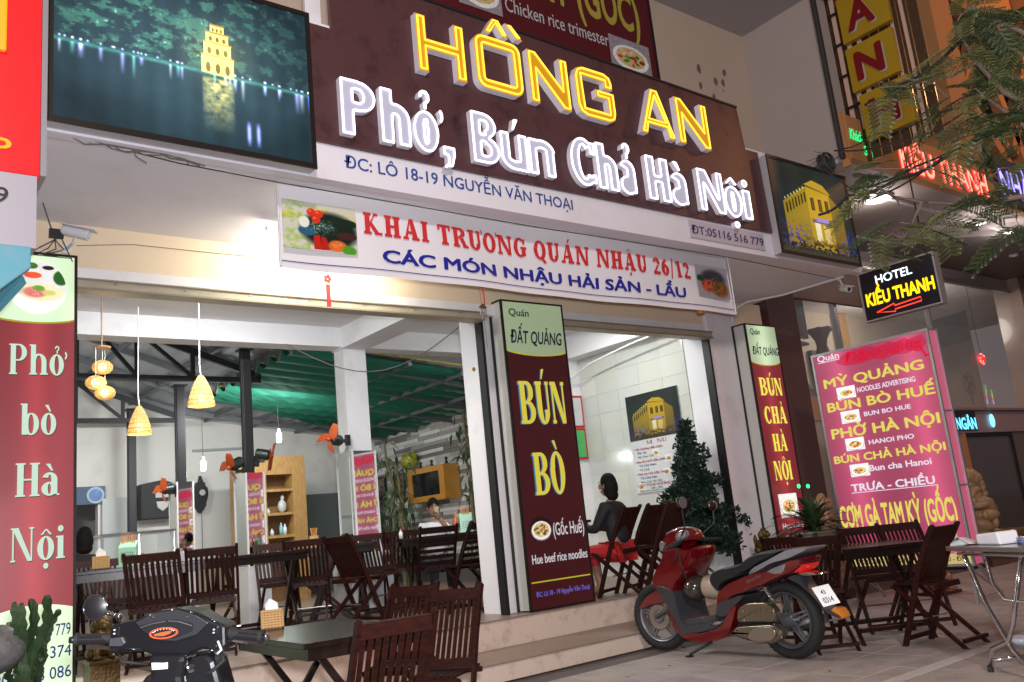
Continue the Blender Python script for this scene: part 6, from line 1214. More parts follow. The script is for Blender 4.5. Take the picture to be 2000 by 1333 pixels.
for pts in (((880, 825), (1000, 772), (1120, 735), (1250, 690)), ((860, 670), (960, 640), (1080, 600), (1120, 590))): q = MB(); q.tube([Vector((XS-.147, sc(*v).y, sc(*v).z)) for v in pts], .0028, 6); q.build('panel_seam', rubber, sct)
for v in ((1080, 900), (1320, 880), (1090, 975), (1340, 975), (1020, 1060), (1390, 1110), (1330, 1005), (1180, 1140)): q = MB(); w_ = sc(*v, 5.45); q.lathe([(0, 0), (.008, 0), (.008, -.006), (0, -.006)], (XS-.178, w_.y, w_.z), 6, 'X'); q.build('bolt', chrome, sct)
for k in range(6): w_ = sc(1080+k*45, 900, 5.45); q = MB(); q.beam((XS-.181, w_.y, w_.z-.02), (XS-.181, w_.y-.006, w_.z+.02), .004, .006); q.build('cover_rib', bronze, sct)
a, b_ = sc(1095, 678, 5.465), sc(1212, 628, 5.465); u_ = Vector((0, b_.y-a.y, b_.z-a.z)); L_ = u_.length; u_.normalize(); v_ = Vector((0, u_.z, -u_.y)); v_ = v_ if v_.z > 0 else -v_
text('emblem', 'ScooP' if 0 else 'Special', (XS-.146, a.y, a.z), u_, v_, L_, .028, silver, sct, .0, .004, slant=.25)
b = MB(); p = sc(620, 730); q_ = sc(735, 720); q = MB(); q.ell((XS-.02, p.y-.02, p.z), (.13, .105, .11), 20, 12); o = tag(q.build('helmet', mat('helmet_brown', (.06, .05, .04), .18, .4, coat=1), None, smooth=True), 'round dark brown half helmet hanging between the leg shield and scooter seat', 'helmet')
q = MB(); q.lathe([(0, -.13), (.085, -.13), (.10, -.10), (.10, .02), (.085, .04), (0, .04)], (XS-.02, q_.y-.02, q_.z), 20, 'Y'); hh = q.build('visor_shell', mat('helmet_beige', (.36, .28, .21), .3, coat=.6), o, smooth=True, angle=40); q = MB(); q.box((XS-.135, q_.y+.02, q_.z+.002), (XS-.11, q_.y+.09, q_.z+.012)); q.build('strap', blackm, o)
sct.scale = (.955,)*3; o.scale = (.955,)*3; o.location = Vector((XS, 4.8, 0))*(1-.955)
# ================================================================ black motorcycle handlebar in the foreground
bp_ = mat('bike_black_plastic', (.008, .008, .010), .28, bump=.05, bscale=100, coat=.5); bgl = mat('bike_gloss', (.012, .012, .014), .12, coat=1)
DB = 2.72; bc = aD(322, 1262, DB); hb = thing('black_scooter', 'black motor scooter seen from the rider side, only its handlebar showing in the foreground', 'scooter', (bc.x, bc.y, 0))
ux = (aD(515, 1246, DB)-aD(135, 1252, DB)).normalized(); ux = Vector((ux.x, ux.y, 0)).normalized(); fy = Vector((-ux.y, ux.x, 0))
def L(x, y, z): return bc+ux*x+fy*y+Vector((0, 0, z))
def k_(px_, py_, dd=0): w = aD(px_, py_, DB+dd)-bc; return (w.dot(ux), w.z)
def shell(name, top, bot, y0, y1, mt, nseg=1):
    pass
def bprism(name, pts, y0, y1, mt, ins=.0, parent=None, bev=.006):
    P_ = [k_(*p) for p in pts]; q = MB(); q.prism([L(a, y0, b_) for a, b_ in P_], [L(a, y1, b_) for a, b_ in P_]); return q.build(name, mt, parent or hb, bevel=bev)
bprism('handlebar_cover', [(213, 1222), (262, 1212), (300, 1196), (345, 1190), (385, 1198), (412, 1212), (438, 1222), (442, 1262), (436, 1272), (395, 1268), (368, 1280), (300, 1280), (280, 1272), (215, 1276)], -.005, .11, bp_, bev=.012)
bprism('dash_bezel', [(263, 1216), (300, 1198), (345, 1192), (382, 1202), (407, 1217), (385, 1240), (345, 1252), (312, 1250), (280, 1232)], -.016, -.004, mat('dash_grey', (.03, .03, .034), .25, coat=.4), bev=.003)
bprism('dash_glass', [(272, 1222), (305, 1214), (345, 1210), (380, 1217), (378, 1232), (345, 1246), (312, 1245), (288, 1232)], -.021, -.015, mat('dash_glass', (.02, .02, .022), .08, coat=1), bev=.002)
cx, cz = k_(323, 1236); q = MB(); n_ = 40
for i in range(n_): a = 2*math.pi*i/n_; q.v += [L(cx+.045*math.cos(a), -.0225, cz+.017*math.sin(a)), L(cx+.039*math.cos(a), -.0225, cz+.0135*math.sin(a))]
q.f = [(2*i, 2*i+1, (2*i+3) % (2*n_), (2*i+2) % (2*n_)) for i in range(n_)]; q.m = [0]*n_; od = mat('dial_orange', (.6, .08, .02), .4, emit=(.9, .10, .03), es=.3); q.build('speed_dial', od, hb)
q = MB(); P_ = [(-.028, -.006), (.0, -.008), (.02, -.003), (.027, .005), (.005, .004), (-.012, .002), (-.03, -.001)]; q.add([L(cx+a, -.0235, cz+b_) for a, b_ in P_], [tuple(range(7))]); q.build('dial_emblem', od, hb)
q = MB()
for k in range(9): a = .4+k*.29; q.beam(L(cx+.032*math.cos(a), -.023, cz+.011*math.sin(a)), L(cx+.037*math.cos(a), -.023, cz+.0128*math.sin(a)), .003, .002)
tag(q.build('dial_tick', white, hb), kind='stuff')
for i, pts in enumerate((((276, 1226), (300, 1218), (323, 1214)), ((330, 1213), (350, 1214), (377, 1222)))): q = MB(); q.tube([L(k_(*p)[0], -.022, k_(*p)[1]) for p in pts], .0016, 5); q.build('dash_line', silver, hb)
for (a, b_) in ((298, 1207), (365, 1206)): x, z = k_(a, b_); q = MB(); q.ell(L(x, -.016, z), (.005, .005, .005), 10, 6); q.build('screw', steel, hb)
for s_, (xa, ya), (xb, yb) in ((-1, (213, 1250), (140, 1252)), (1, (440, 1241), (510, 1246))):
    a, b_ = k_(xa, ya), k_(xb, yb); A_, B_ = L(a[0], .04, a[1]), L(b_[0], .02, b_[1]); q = MB(); q.tube([A_, A_.lerp(B_, .1), A_.lerp(B_, .12), A_.lerp(B_, .9), A_.lerp(B_, .91), B_], [.02, .02, .0165, .0165, .021, .021], 16); gr = q.build('grip', rubber, hb, smooth=True, angle=30)
    q = MB()
    for k in range(9): c0 = A_.lerp(B_, .18+.08*k); dd = (B_-A_).normalized(); q.beam(c0-fy*.015+Vector((0, 0, -.011)), c0-fy*.015+dd*.022+Vector((0, 0, .011)), .003, .005)
    q.build('grip_rib', bgl, gr); q = MB(); q.tube([B_, B_+(B_-A_).normalized()*.018], [.012, .010], 12); q.build('bar_end', chrome if s_ > 0 else blackm, hb, smooth=True)
    q = MB(); q.tube([L(a[0]*.93, .06, a[1]-.02), L(a[0]*1.15, .085, a[1]-.035), L(b_[0]*.98, .08, b_[1]-.03)], .006, 6); q.build('brake_lever', chrome if s_ > 0 else steel, hb)
for pts, m_, y0 in (((( 218, 1226), (232, 1226), (232, 1243), (220, 1243)), bgl, -.010), (((216, 1247), (240, 1244), (247, 1256), (240, 1262), (216, 1262)), mat('switch_grey', (.05, .05, .055), .35), -.013), (((218, 1265), (236, 1264), (234, 1271), (218, 1272)), bgl, -.010), (((412, 1225), (424, 1225), (424, 1240), (414, 1242)), bgl, -.010), (((408, 1262), (424, 1260), (424, 1268), (410, 1269)), bgl, -.010)): bprism('switch', pts, y0, .0, m_, bev=.002)
for (a, b_) in ((224, 1231), (224, 1238), (418, 1230), (418, 1236)): x, z = k_(a, b_); q = MB(); q.box(L(x, 0, z)-Vector((.004, .011, .002)), L(x, 0, z)+Vector((.004, .0, .002))); q = MB(); q.ell(L(x, -.011, z), (.004, .002, .0025), 8, 5); q.build('switch_mark', mat('mark_white', (.6, .6, .6), .5), hb)
bprism('steering_neck', [(296, 1276), (372, 1276), (366, 1318), (372, 1345), (380, 1380), (285, 1380), (296, 1345), (303, 1318)], -.03, .09, bgl, bev=.02)
bprism('leg_shield', [(288, 1318), (305, 1312), (305, 1420), (250, 1430), (262, 1360)], .0, .14, bgl, bev=.015); bprism('leg_shield', [(362, 1300), (376, 1282), (405, 1275), (420, 1290), (440, 1345), (452, 1420), (362, 1430)], .0, .14, bgl, bev=.015)
bprism('body', [(250, 1380), (460, 1380), (470, 1900), (240, 1900)], .0, .3, bgl, bev=.03)
q = MB(); c2 = L(k_(350, 1900)[0], .6, 0); q.torus(Vector((c2.x, c2.y, .28)), .23, .045, 'Y', 28, 10); q.build('wheel', rubber, hb, smooth=True)
bprism('sticker', [(307, 1291), (338, 1290), (339, 1302), (309, 1304)], -.034, -.032, mat('paper_white', (.75, .74, .74), .6), bev=0)
x, z = k_(311, 1297)
for (a0, a1, y_) in (((262, 1214), (300, 1198), -.008), ((300, 1198), (345, 1191), -.008), ((345, 1191), (384, 1200), -.008), ((384, 1200), (436, 1222), -.008), ((216, 1262), (282, 1270), -.008), ((372, 1276), (436, 1268), -.008)): A_, B_ = k_(*a0), k_(*a1); q = MB(); q.tube([L(A_[0], y_, A_[1]), L(B_[0], y_, B_[1])], .0035, 6); q.build('cowl_seam', bgl, hb, smooth=True)
q = MB(); q.tube([L(k_(420, 1268)[0], .03, k_(420, 1268)[1]), L(k_(440, 1290)[0], .0, k_(440, 1290)[1]), L(k_(418, 1310)[0], -.02, k_(418, 1310)[1]), L(k_(385, 1318)[0], .05, k_(385, 1318)[1])], .006, 8); q.build('brake_cable', rubber, hb, smooth=True)
q = MB(); q.tube([L(k_(222, 1272)[0], .03, k_(222, 1272)[1]), L(k_(240, 1292)[0], .0, k_(240, 1292)[1]), L(k_(285, 1300)[0], .03, k_(285, 1300)[1])], .005, 8); q.build('clutch_cable', rubber, hb, smooth=True)
kx, kz = k_(375, 1304); q = MB(); q.lathe([(0, 0), (.013, 0), (.013, -.008), (.008, -.01), (0, -.01)], tuple(L(kx, -.002, kz)), 16, 'Y'); q.build('ignition_lock', chrome, hb, smooth=True, angle=40)
q = MB(); q.tube([L(k_(427, 1252)[0], -.01, k_(427, 1252)[1]), L(k_(436, 1268)[0], -.015, k_(436, 1268)[1]), L(k_(428, 1276)[0], -.015, k_(428, 1276)[1])], .004, 8); q.build('lever_tip', mat('pale_lever', (.6, .6, .6), .3), hb, smooth=True)
for k in range(3): text('sticker_text', ('BIỂN SỐ XE 43', 'MÁY 110 cc', 'ĐÀ NẴNG')[k], L(x+.003, -.035, z-.001-.0065*k+.006), ux, (0, 0, 1), (.042, .034, .03)[k], .0035, mat('ink_grey', (.1, .1, .15), .6), hb, 0, .001) if 0 else None
q = MB()
for k, l in enumerate((.042, .036, .044)): q.box((0, 0, 0), (.001, .001, .001)) if 0 else q.add([L(x, -.0345, z+.006-.007*k), L(x+l, -.0345, z+.0062-.007*k), L(x+l, -.0345, z+.0078-.007*k), L(x, -.0345, z+.0076-.007*k)], [(0, 1, 2, 3)])
tag(q.build('sticker_line', mat('ink_grey', (.1, .1, .15), .6), hb), kind='stuff')
cm = aD(186, 1187, DB+.06); q = MB(); q.lathe([(0, .014), (.03, .013), (.048, .008), (.052, 0), (.050, -.003)], (0, 0, 0), 28); rq = (-fy).to_track_quat('Z', 'Y').to_matrix(); rqb = fy.to_track_quat('Z', 'Y').to_matrix()
q.v = [tuple(cm+rqb @ Vector(v)*.78) for v in q.v]; q.build('mirror_back', blackm, hb, smooth=True); q = MB(); q.torus((0, 0, 0), .047, .0035, 'Z', 30, 6); q.v = [tuple(cm+rq @ Vector(v)*.8) for v in q.v]; q.build('mirror_ring', chrome, hb, smooth=True)
q = MB(); q.lathe([(0, 0), (.046, 0), (.046, .001), (0, .001)], (0, 0, 0), 28); q.v = [tuple(cm+rq @ (Vector(v)*.8)) for v in q.v]; q.build('mirror_glass', mat('dark_speckled_mirror', (.02, .018, .018), .35, .1, noise=.5, nscale=60), hb)  # speckled glass, its dark reflection put into the colour
P_ = [aD(207, 1197, DB+.06), aD(222, 1202, DB+.06), aD(232, 1205, DB+.04), aD(234, 1220, DB+.04)]; q = MB(); q.tube(P_, .0055, 8); 
for k in range(4): q.ell(P_[0].lerp(P_[2], .15+.25*k), (.0085, .0085, .007), 8, 6)
q.ell(P_[2], (.012, .012, .012), 10, 7); q.build('mirror_stalk', chrome, hb, smooth=True)
# ================================================================ cactus and rock at the lower left
cact = mat('cactus_green', (.03, .055, .02), .5, noise=.35, nscale=12, bump=.2); cg = thing('cactus', 'ridged green cactus with many upright arms in front of the left sign footer', 'plant', tuple(Vector((aD(45, 1330, 3.9).x, aD(45, 1330, 3.9).y, 0))))
rs = random.Random(8)
for (x0_, y0_, x1_, y1_, w_) in ((60, 1345, 98, 1165, .026), (60, 1345, 62, 1172, .024), (50, 1335, 28, 1178, .022), (40, 1340, 18, 1215, .02), (62, 1300, 115, 1190, .02), (62, 1345, 80, 1230, .024), (30, 1345, 8, 1290, .02), (55, 1340, 42, 1180, .022), (70, 1345, 80, 1290, .022), (66, 1330, 92, 1258, .02), (45, 1345, 20, 1240, .022)):
    dz = rs.uniform(-.08, .08); a, b_ = aD(x0_, y0_, 3.9+dz), aD(x1_, y1_, 3.85+dz*2); N_ = 14; V = []; ax = (b_-a).normalized(); e1 = ax.orthogonal().normalized(); e1 = Matrix.Rotation(rs.uniform(0, 2), 3, ax) @ e1; e2 = ax.cross(e1); q = MB()
    for i in range(N_+1):
        u = i/N_; c_ = a.lerp(b_, u)+e1*.012*math.sin(u*9+dz*40); ww = w_*(1.1 if i % 2 else .72)*(1 if u < .9 else (1.25-u)*2.8)
        for k in range(6): r_ = ww if k % 2 == 0 else w_*.38; an = k*math.pi/3; V.append(c_+e1*r_*math.cos(an)+e2*r_*math.sin(an))
    q.add(V, [(i*6+k, i*6+(k+1) % 6, (i+1)*6+(k+1) % 6, (i+1)*6+k) for i in range(N_) for k in range(6)]+[tuple(N_*6+k for k in range(6))]); q.build('arm', cact, cg)
q = MB(); p = aD(45, 1360, 3.9); q.lathe([(0, 0), (.14, 0), (.19, p.z*.95), (.17, p.z*.95), (0, p.z*.8)], (p.x, p.y, 0), 20); q.build('pot', mat('grey_pot', (.16, .15, .14), .8, bump=.4), cg)
p = aD(-12, 1270, 3.75); q = MB(); q.ell(p, (.13, .11, .10), 20, 12); rs = random.Random(4); q.v = [tuple(Vector(v)*1+Vector((rs.uniform(-.006, .006),)*3)) for v in q.v]; tag(q.build('helmet', mat('speckled_grey', (.10, .095, .09), .5, noise=.6, nscale=70), None, smooth=True), 'rounded speckled grey helmet at the lower left edge behind the cactus', 'helmet')
q = MB(); q.box((p.x-.02, p.y-.02, 0), (p.x+.02, p.y+.02, p.z)); q.box((p.x-.12, p.y-.12, 0), (p.x+.12, p.y+.12, .02)); tag(q.build('helmet_stand', black), 'thin black stand under the grey helmet at the lower left edge', 'stand')
# ================================================================ neighbour sign at the left edge
NB = thing('neighbour_sign', 'tall bright red neighbour sign with yellow letters at the left edge', 'sign', (.3, 4.9, 2.9)); rsn = mat('red_film', (.55, .012, .015), .3, emit=(.8, .01, .012), es=.42)
q = MB(); q.box((-1.2, 4.80, 3.18), (.77, 5.0, 6.0)); q.build('red_panel', rsn, NB); q = MB(); q.box((-1.2, 4.80, 2.78), (.758, 5.0, 3.176)); q.build('grey_panel', mat('sign_grey', (.40, .38, .42), .4, .2), NB); q = MB(); q.box((.772, 4.79, 3.18), (.80, 5.0, 6.0)); q.build('edge_trim', mat('trim_grey', (.3, .3, .32), .4, .4), NB)
yp = mat('yellow_film', (.75, .38, .01), .4, emit=(.8, .35, .01), es=.3); a = aY(15, 330, 4.79); text('letter', 'P', (a.x-.085, 4.80, aY(0, 308, 4.8).z), UF, VF, .10, .115, yp, NB, .0, .012, .01)
a = aY(10, 395, 4.79); text('digit', '9', (a.x-.045, 4.80, a.z), UF, VF, .06, .085, blackm, NB, .012, .004); a = aY(12, 103, 4.79); q = MB(); q.box((-.6, 4.765, a.z), (a.x, 4.80, 5.6)); q.build('yellow_block', yp, NB, bevel=.01)
tealm = mat('teal_paint', (.10, .34, .42), .5, dirt=(.3, .3, .3), damt=.5, dscale=8); tf = thing('teal_awning', 'pale blue steel awning frame of the neighbour under the red sign', 'awning', (.2, 4.9, 2.5))
q = MB(); a = aY(62, 424, 4.75); q.prism([(-1, 4.75, 2.77), (a.x, 4.75, 2.77), (a.x, 4.75, 2.66), (a.x-.25, 4.75, 2.42), (-1, 4.75, 2.30)], [(-1, 4.82, 2.77), (a.x, 4.82, 2.77), (a.x, 4.82, 2.66), (a.x-.25, 4.82, 2.42), (-1, 4.82, 2.30)]); q.build('fascia', tealm, tf, bevel=.006)
q = MB(); q.beam((a.x-.03, 4.83, 2.62), (a.x-.45, 5.6, 2.1), .04, .05); q.beam((-.8, 4.83, 2.55), (a.x-.05, 4.83, 2.64), .03, .05); q.box((-1, 4.83, 2.62), (a.x-.06, 6.3, 2.65)); q.build('frame', tealm, tf)
# ================================================================ pink menu board
MBd = thing('menu_board', 'tall pink magenta light box menu board on metal legs standing on the pavement', 'menu board', (8.7, 4.8, 0)); X_ = 8.6; ya, yb, z0, z1 = 4.16, 5.50, .352, 2.67
pinkf = backlit('magenta_film', (.46, .065, .15), .78, (-.42, .40), .13, 'Y', (.4, .08, .14)); pk2 = mat('pink_side', (.55, .12, .20), .4, emit=(.6, .12, .22), es=.45)
q = MB(); q.box((X_+.004, ya+.01, z0+.01), (X_+.20, yb-.01, z1-.01)); q.build('housing', pk2, MBd); q = MB(); q.box((X_, ya+.02, z0+.02), (X_+.003, yb-.02, z1-.02)); q.build('film', pinkf, MBd)
for a, b_ in (((X_-.006, ya-.004, z0-.004), (X_+.02, ya+.02, z1+.004)), ((X_-.006, yb-.02, z0-.004), (X_+.02, yb+.004, z1+.004)), ((X_-.005, ya+.02, z1-.02), (X_+.02, yb-.02, z1+.004)), ((X_-.005, ya+.02, z0-.004), (X_+.02, yb-.02, z0+.02)), ((X_+.18, ya-.004, z0-.004), (X_+.206, ya+.012, z1+.004)), ((X_+.02, ya-.003, z1-.012), (X_+.18, ya+.01, z1+.004)), ((X_+.02, ya-.003, 1.83), (X_+.18, ya+.01, 1.845)), ((X_+.02, ya-.003, 1.1), (X_+.18, ya+.01, 1.115))): q = MB(); q.box(a, b_); q.build('frame_bar', alu, MBd)
for y in (ya+.05, yb-.05):
    for x in (X_+.02, X_+.55): q = MB(); q.beam((X_+(.03 if x < X_+.1 else .17), y, z0), (x, y, 0), .028, .028); q.build('leg', alu, MBd)
    q = MB(); q.beam((X_+.02, y, .05), (X_+.54, y, .05), .02, .02); q.beam((X_+.05, y, .3), (X_+.5, y, .06), .016, .016); q.build('foot_bar', alu, MBd)
yt_ = emis('board_yellow', (.82, .72, .14), .95); wt_ = emis('board_white', (.86, .80, .90), .95)
def mt_(s, yl_, z, w__, cap, m__, bold=.022, **k): return text('lettering', s, (X_, yl_, z), UX, VZ, w__, cap, m__, MBd, bold, .006, **k)
for s_, yl_, yr_, z, cap, m__, bo in (('Quán', 5.428, 5.16, 2.582, .068, wt_, .022), ('MỲ QUẢNG', 5.403, 4.261, 2.28, .10, yt_, .03), ('NOODLES ADVERTISING', 5.023, 4.374, 2.171, .055, wt_, .02), ('BÚN BÒ HUẾ', 5.409, 4.195, 2.018, .10, yt_, .03), ('BUN BO HUE', 4.995, 4.475, 1.911, .047, wt_, .022), ('PHỞ HÀ NỘI', 5.415, 4.207, 1.725, .107, yt_, .03), ('HANOI PHO', 4.999, 4.501, 1.612, .048, wt_, .022), ('BÚN CHẢ HÀ NỘI', 5.437, 4.206, 1.458, .08, yt_, .03), ('Bun cha Hanoi', 5.044, 4.375, 1.338, .065, wt_, .022), ('TRƯA - CHIỀU', 5.292, 4.377, 1.147, .077, wt_, .03), ('CƠM GÀ TAM KỲ (GỐC)', 5.484, 4.225, .785, .225, yt_, .035), ('Chicken rice trimester', 5.25, 4.576, .534, .065, wt_, .02)): mt_(s_, yl_, z, yl_-yr_, cap, m__, bo)
for ya_, yb_, z in ((5.16, 5.428, 2.565), (4.37, 5.30, 1.128)): q = MB(); q.box((X_-.006, ya_, z), (X_-.003, yb_, z+.007)); q.build('underline', wt_, MBd)
q = MB(); q.box((X_-.0035, ya+.02, z0+.02), (X_-.002, yb-.02, z0+.115)); q.build('footer_band', emis('footer_yellow', (.72, .60, .22), .8), MBd); mt_('ĐC: LÔ 18 - 19 NGUYỄN VĂN THOẠI - ĐN', 5.38, z0+.045, 1.15, .045, mat('maroon_print', (.22, .02, .03), .5), .01)
for y, z, sd in ((5.265, 2.13, 1), (5.265, 1.868, 2), (5.269, 1.575, 3), (5.269, 1.297, 4)): quad('dish_picture', [(X_-.004, y, z), (X_-.004, y-.22, z), (X_-.004, y-.22, z+.13), (X_-.004, y, z+.13)], food('dish%d' % sd, sd+10, .8, (.85, .88, .88)), MBd)
quad('dish_picture', [(X_-.005, 4.54, .49), (X_-.005, 4.27, .49), (X_-.005, 4.27, .70), (X_-.005, 4.54, .70)], food('dish7', 17, .6, (.7, .7, .6)), MBd)
rsp = mat('red_overspray', (.5, .0, .02), .5, emit=(.55, .0, .02), es=.75); rsp2 = mat('red_overspray_soft', (.42, .01, .05), .5, emit=(.45, .0, .04), es=.8, alpha=.55); rs = random.Random(6)
for k, (c_, w_) in enumerate(((5.0, .20), (4.85, .18), (4.62, .2), (4.45, .2), (4.3, .12))):
    n_ = 14; b = MB(); b.add([(X_-.0042-.0005*k, c_+w_*math.cos(6.283*i/n_)*rs.uniform(.8, 1.1), 2.545+.085*math.sin(6.283*i/n_)*rs.uniform(.7, 1.1)) for i in range(n_)], [tuple(range(n_))]); b.build('overspray', rsp2, MBd)
text('sprayed_lettering', 'Đất Quảng', (X_, 5.11, 2.50), UX, VZ, .86, .115, rsp, MBd, .0, .010, slant=.2)
q = MB(); q.tube([(X_-.008, 4.28, 2.56), (X_-.008, 4.24, 2.45), (X_-.008, 4.22, 2.40), (X_-.008, 4.19, 2.42)], .010, 6); q.build('paint_run', rsp, MBd)
# ================================================================ pebbles, small wall painting under the front table
rs = random.Random(12); pm_ = [mat('pebble_%d' % k, c_, .7, noise=.3, nscale=14, bump=.3, bscale=50) for k, c_ in enumerate(((.30, .26, .20), (.22, .21, .20), (.38, .30, .22)))]
ORD = ('first', 'second', 'third', 'fourth', 'fifth', 'sixth', 'seventh', 'eighth', 'ninth', 'tenth', 'eleventh', 'last')
for k in range(12):
    x = 2.25+k*.085; y = 5.95+rs.random()*.3-.12*(x > 2.9); r_ = .05+.05*rs.random(); q = MB(); q.ell((0, 0, 0), (r_*1.2, r_, r_*.62), 12, 8); q.v = [tuple(Vector(v)*(1+.08*math.sin(v[0]*90+v[1]*70+k))) for v in q.v]; o = tag(q.build('pebble', pm_[k % 3], None, smooth=True), '%s cobble from the left in the row of stones beside the steps' % ORD[k], 'stone', 'cobbles heaped beside the steps'); o.location = (x, y, r_*.6); o.rotation_euler.z = rs.uniform(0, 6)
# ================================================================ upper wall banner
UB = thing('upper_banner', 'dark red banner about chicken rice on the upper wall behind the main sign', 'banner', (5.9, 6.1, 5.6)); dr = mat('dark_red_film', (.10, .008, .012), .4, noise=.08)
q = MB(); q.box((3.2, 6.10, 5.5), (7.42, 6.14, 7.25)); q.build('panel', dr, UB); q = MB(); q.box((3.18, 6.09, 5.49), (7.44, 6.10, 5.53)); q.box((7.41, 6.09, 5.53), (7.44, 6.10, 7.25)); q.build('edge_bar', black, UB)
gy_ = mat('dim_yellow_print', (.42, .36, .05), .5); gw_ = mat('dim_white_print', (.5, .5, .52), .5)
# straight rows, read from the photograph on the wall plane
a, b_ = aY(987, 20, 6.1), aY(1188, 80, 6.1); text('lettering', 'Chicken rice trimester', (a.x, 6.1, 6.28), UF, VF, b_.x-a.x, .17, gw_, UB, .008)
a, b_ = aY(640, 0, 6.1), aY(1250, 55, 6.1); text('lettering', 'CƠM GÀ TAM KỲ (GỐC)', (b_.x-3.9, 6.1, 6.60), UF, VF, 3.9, .48, gy_, UB, .03)
for (p0, p1, sd) in (((898, 25), (978, 0), 7), ((1193, 115), (1262, 70), 8)):
    a, b_ = aY(*p0, 6.1), aY(*p1, 6.1); zz = 6.19 if sd == 7 else 6.03; quad('dish_picture', [(a.x, 6.094, zz), (b_.x, 6.094, zz), (b_.x, 6.094, zz+.42), (a.x, 6.094, zz+.42)], food('dish_up%d' % sd, sd, 0, (.6, .58, .6)), UB)
# ================================================================ hotel next door
HB = thing('hotel_building', 'orange lit hotel next door with projecting upper floors, canopy and glass front', 'building', (13, 7, 0)); org_w = mat('orange_wall', (.50, .24, .09), .75, noise=.1, nscale=2, dirt=(.3, .14, .07), damt=.4)
gran = mat('brown_granite', (.10, .048, .04), .15, noise=.3, nscale=30, coat=.5); marb = mat('pink_marble', (.36, .26, .22), .2, noise=.25, nscale=3, coat=.4); hgrey = mat('hotel_wall', (.34, .31, .29), .6, noise=.08)
def hx(name, a, b_, mt, lb=None): return bx(name, a, b_, mt, HB, label=lb)
hx('side_wall', (9.30, 5.10, 5.06), (9.60, 6.6, 12), pinkw); hx('upper_front_wall', (9.601, 5.45, 5.6), (18, 5.6, 12), mat('hotel_upper', (.40, .36, .35), .8, noise=.06))
hx('wall_above_soffit', (9.30, 6.6, 3.66), (9.6, 6.9, 12), pinkw)
hx('canopy_fascia', (9.34, 4.98, 4.99), (20, 5.09, 5.55), org_w); hx('canopy_soffit', (9.34, 5.095, 5.0), (20, 7.3, 5.1), mat('soffit_paint', (.50, .44, .42), .7, noise=.04)); hx('canopy_top', (9.601, 5.095, 5.45), (20, 5.449, 5.54), org_w)
hx('soffit_trim', (9.4, 5.55, 4.975), (18, 5.60, 4.999), white); hx('soffit_trim', (9.4, 6.75, 4.975), (18, 6.80, 4.999), white)
q = MB(); cx_, n_ = 16.8, 40; P_ = [(cx_+3.6*math.cos(math.pi*i/n_), 7.2-2.05*math.sin(math.pi*i/n_)) for i in range(n_+1)]; q.prism([(x, y, 4.90) for x, y in P_], [(x, y, 4.998) for x, y in P_]); q.build('round_ceiling', mat('round_ceiling', (.26, .23, .23), .6), HB)
for k, (px_, py_, r_, s_) in enumerate(((1715, 388, .17, 0), (1916, 435, .07, 1), (1970, 453, .07, 1), (1980, 499, .06, 2))):
    p = aZ(px_, py_, 4.985 if s_ == 0 else 4.885); t = thing('recessed_downlight', ('large round ceiling light under the hotel canopy', 'small white ceiling spot, nearer one in the round ceiling', 'small white ceiling spot, right one at the picture edge', 'dim orange ceiling spot at the right edge')[k], 'lamp', p, group='ceiling lights under the hotel canopy'); q = MB(); q.torus(p, r_, .02, 'Z', 26, 6); q.build('ring', white, t); q = MB(); q.lathe([(0, 0), (r_, 0), (r_, .01), (0, .01)], p, 26); q.build('diffuser', emis('downlight', (1, .95, .95), 6) if s_ < 2 else emis('downlight_warm', (1, .4, .15), 1.2), t)
    if s_ < 2: lamp('downlight_light', 'POINT', p-Vector((0, 0, .12)), 14 if s_ == 0 else 10, (1, .86, .8), .1)
# glass front (plane Y = 7)
hx('granite_pillar', (9.40, 6.52, 0), (10.02, 7.1, 4.999), gran); hx('marble_pillar', (18.05, 6.8, 0), (19.2, 7.3, 4.9), marb); hx('mullion', (11.70, 6.97, 2.5), (11.78, 7.05, 4.9), alu)
hx('wooden_lintel', (10.02, 6.98, 2.16), (12.2, 7.10, 2.50), mat('pinkish_wood', (.44, .26, .17), .4, noise=.1)); hx('lower_panel', (10.02, 7.0, 0), (12.2, 7.08, 2.159), mat('cream_panel', (.38, .35, .30), .5, noise=.06)); hx('sign_lintel', (12.2, 6.96, 1.92), (18.05, 7.12, 2.30), mat('lavender_lintel', (.34, .26, .30), .4)); hx('lintel_lip', (12.2, 6.9, 2.30), (18.05, 7.13, 2.34), mat('lintel_lip', (.3, .2, .2), .4))
hx('top_frame', (10.02, 6.97, 4.62), (18.05, 7.05, 4.70), alu); hx('transom_panel', (10.02, 7.0, 4.70), (18.05, 7.08, 4.999), MATS['hotel_upper']) if 0 else hx('transom_panel', (10.02, 7.0, 4.70), (18.05, 7.08, 4.889), mat('transom', (.34, .28, .27), .6))
gl = mat('window_glass', (.85, .87, .86), .04, alpha=.13)
for a, b_ in (((10.02, 7.01, 2.50), (11.70, 7.02, 4.62)), ((11.78, 7.01, 2.50), (14.6, 7.02, 4.62)), ((14.66, 7.01, 2.34), (18.05, 7.02, 4.62))): hx('window_pane', a, b_, gl)
hx('mullion', (14.6, 6.97, 2.34), (14.66, 7.05, 4.62), alu)
hx('side_door_wall', (12.2, 7.0, 0), (14.9, 7.08, 1.919), marb); hx('door', (15.0, 7.0, 0), (16.7, 7.06, 1.85), mat('hotel_door', (.085, .08, .085), .25, coat=.4)); hx('door_frame', (16.7, 6.97, 0), (16.76, 7.08, 1.919), black); hx('door_frame', (14.9, 6.97, 0), (15.0, 7.08, 1.919), org_w); hx('door_frame', (15.0, 6.97, 1.851), (16.7, 7.08, 1.919), black); hx('door_side_wall', (16.76, 7.0, 0), (18.05, 7.08, 1.919), mat('dark_wall', (.14, .12, .12), .4))
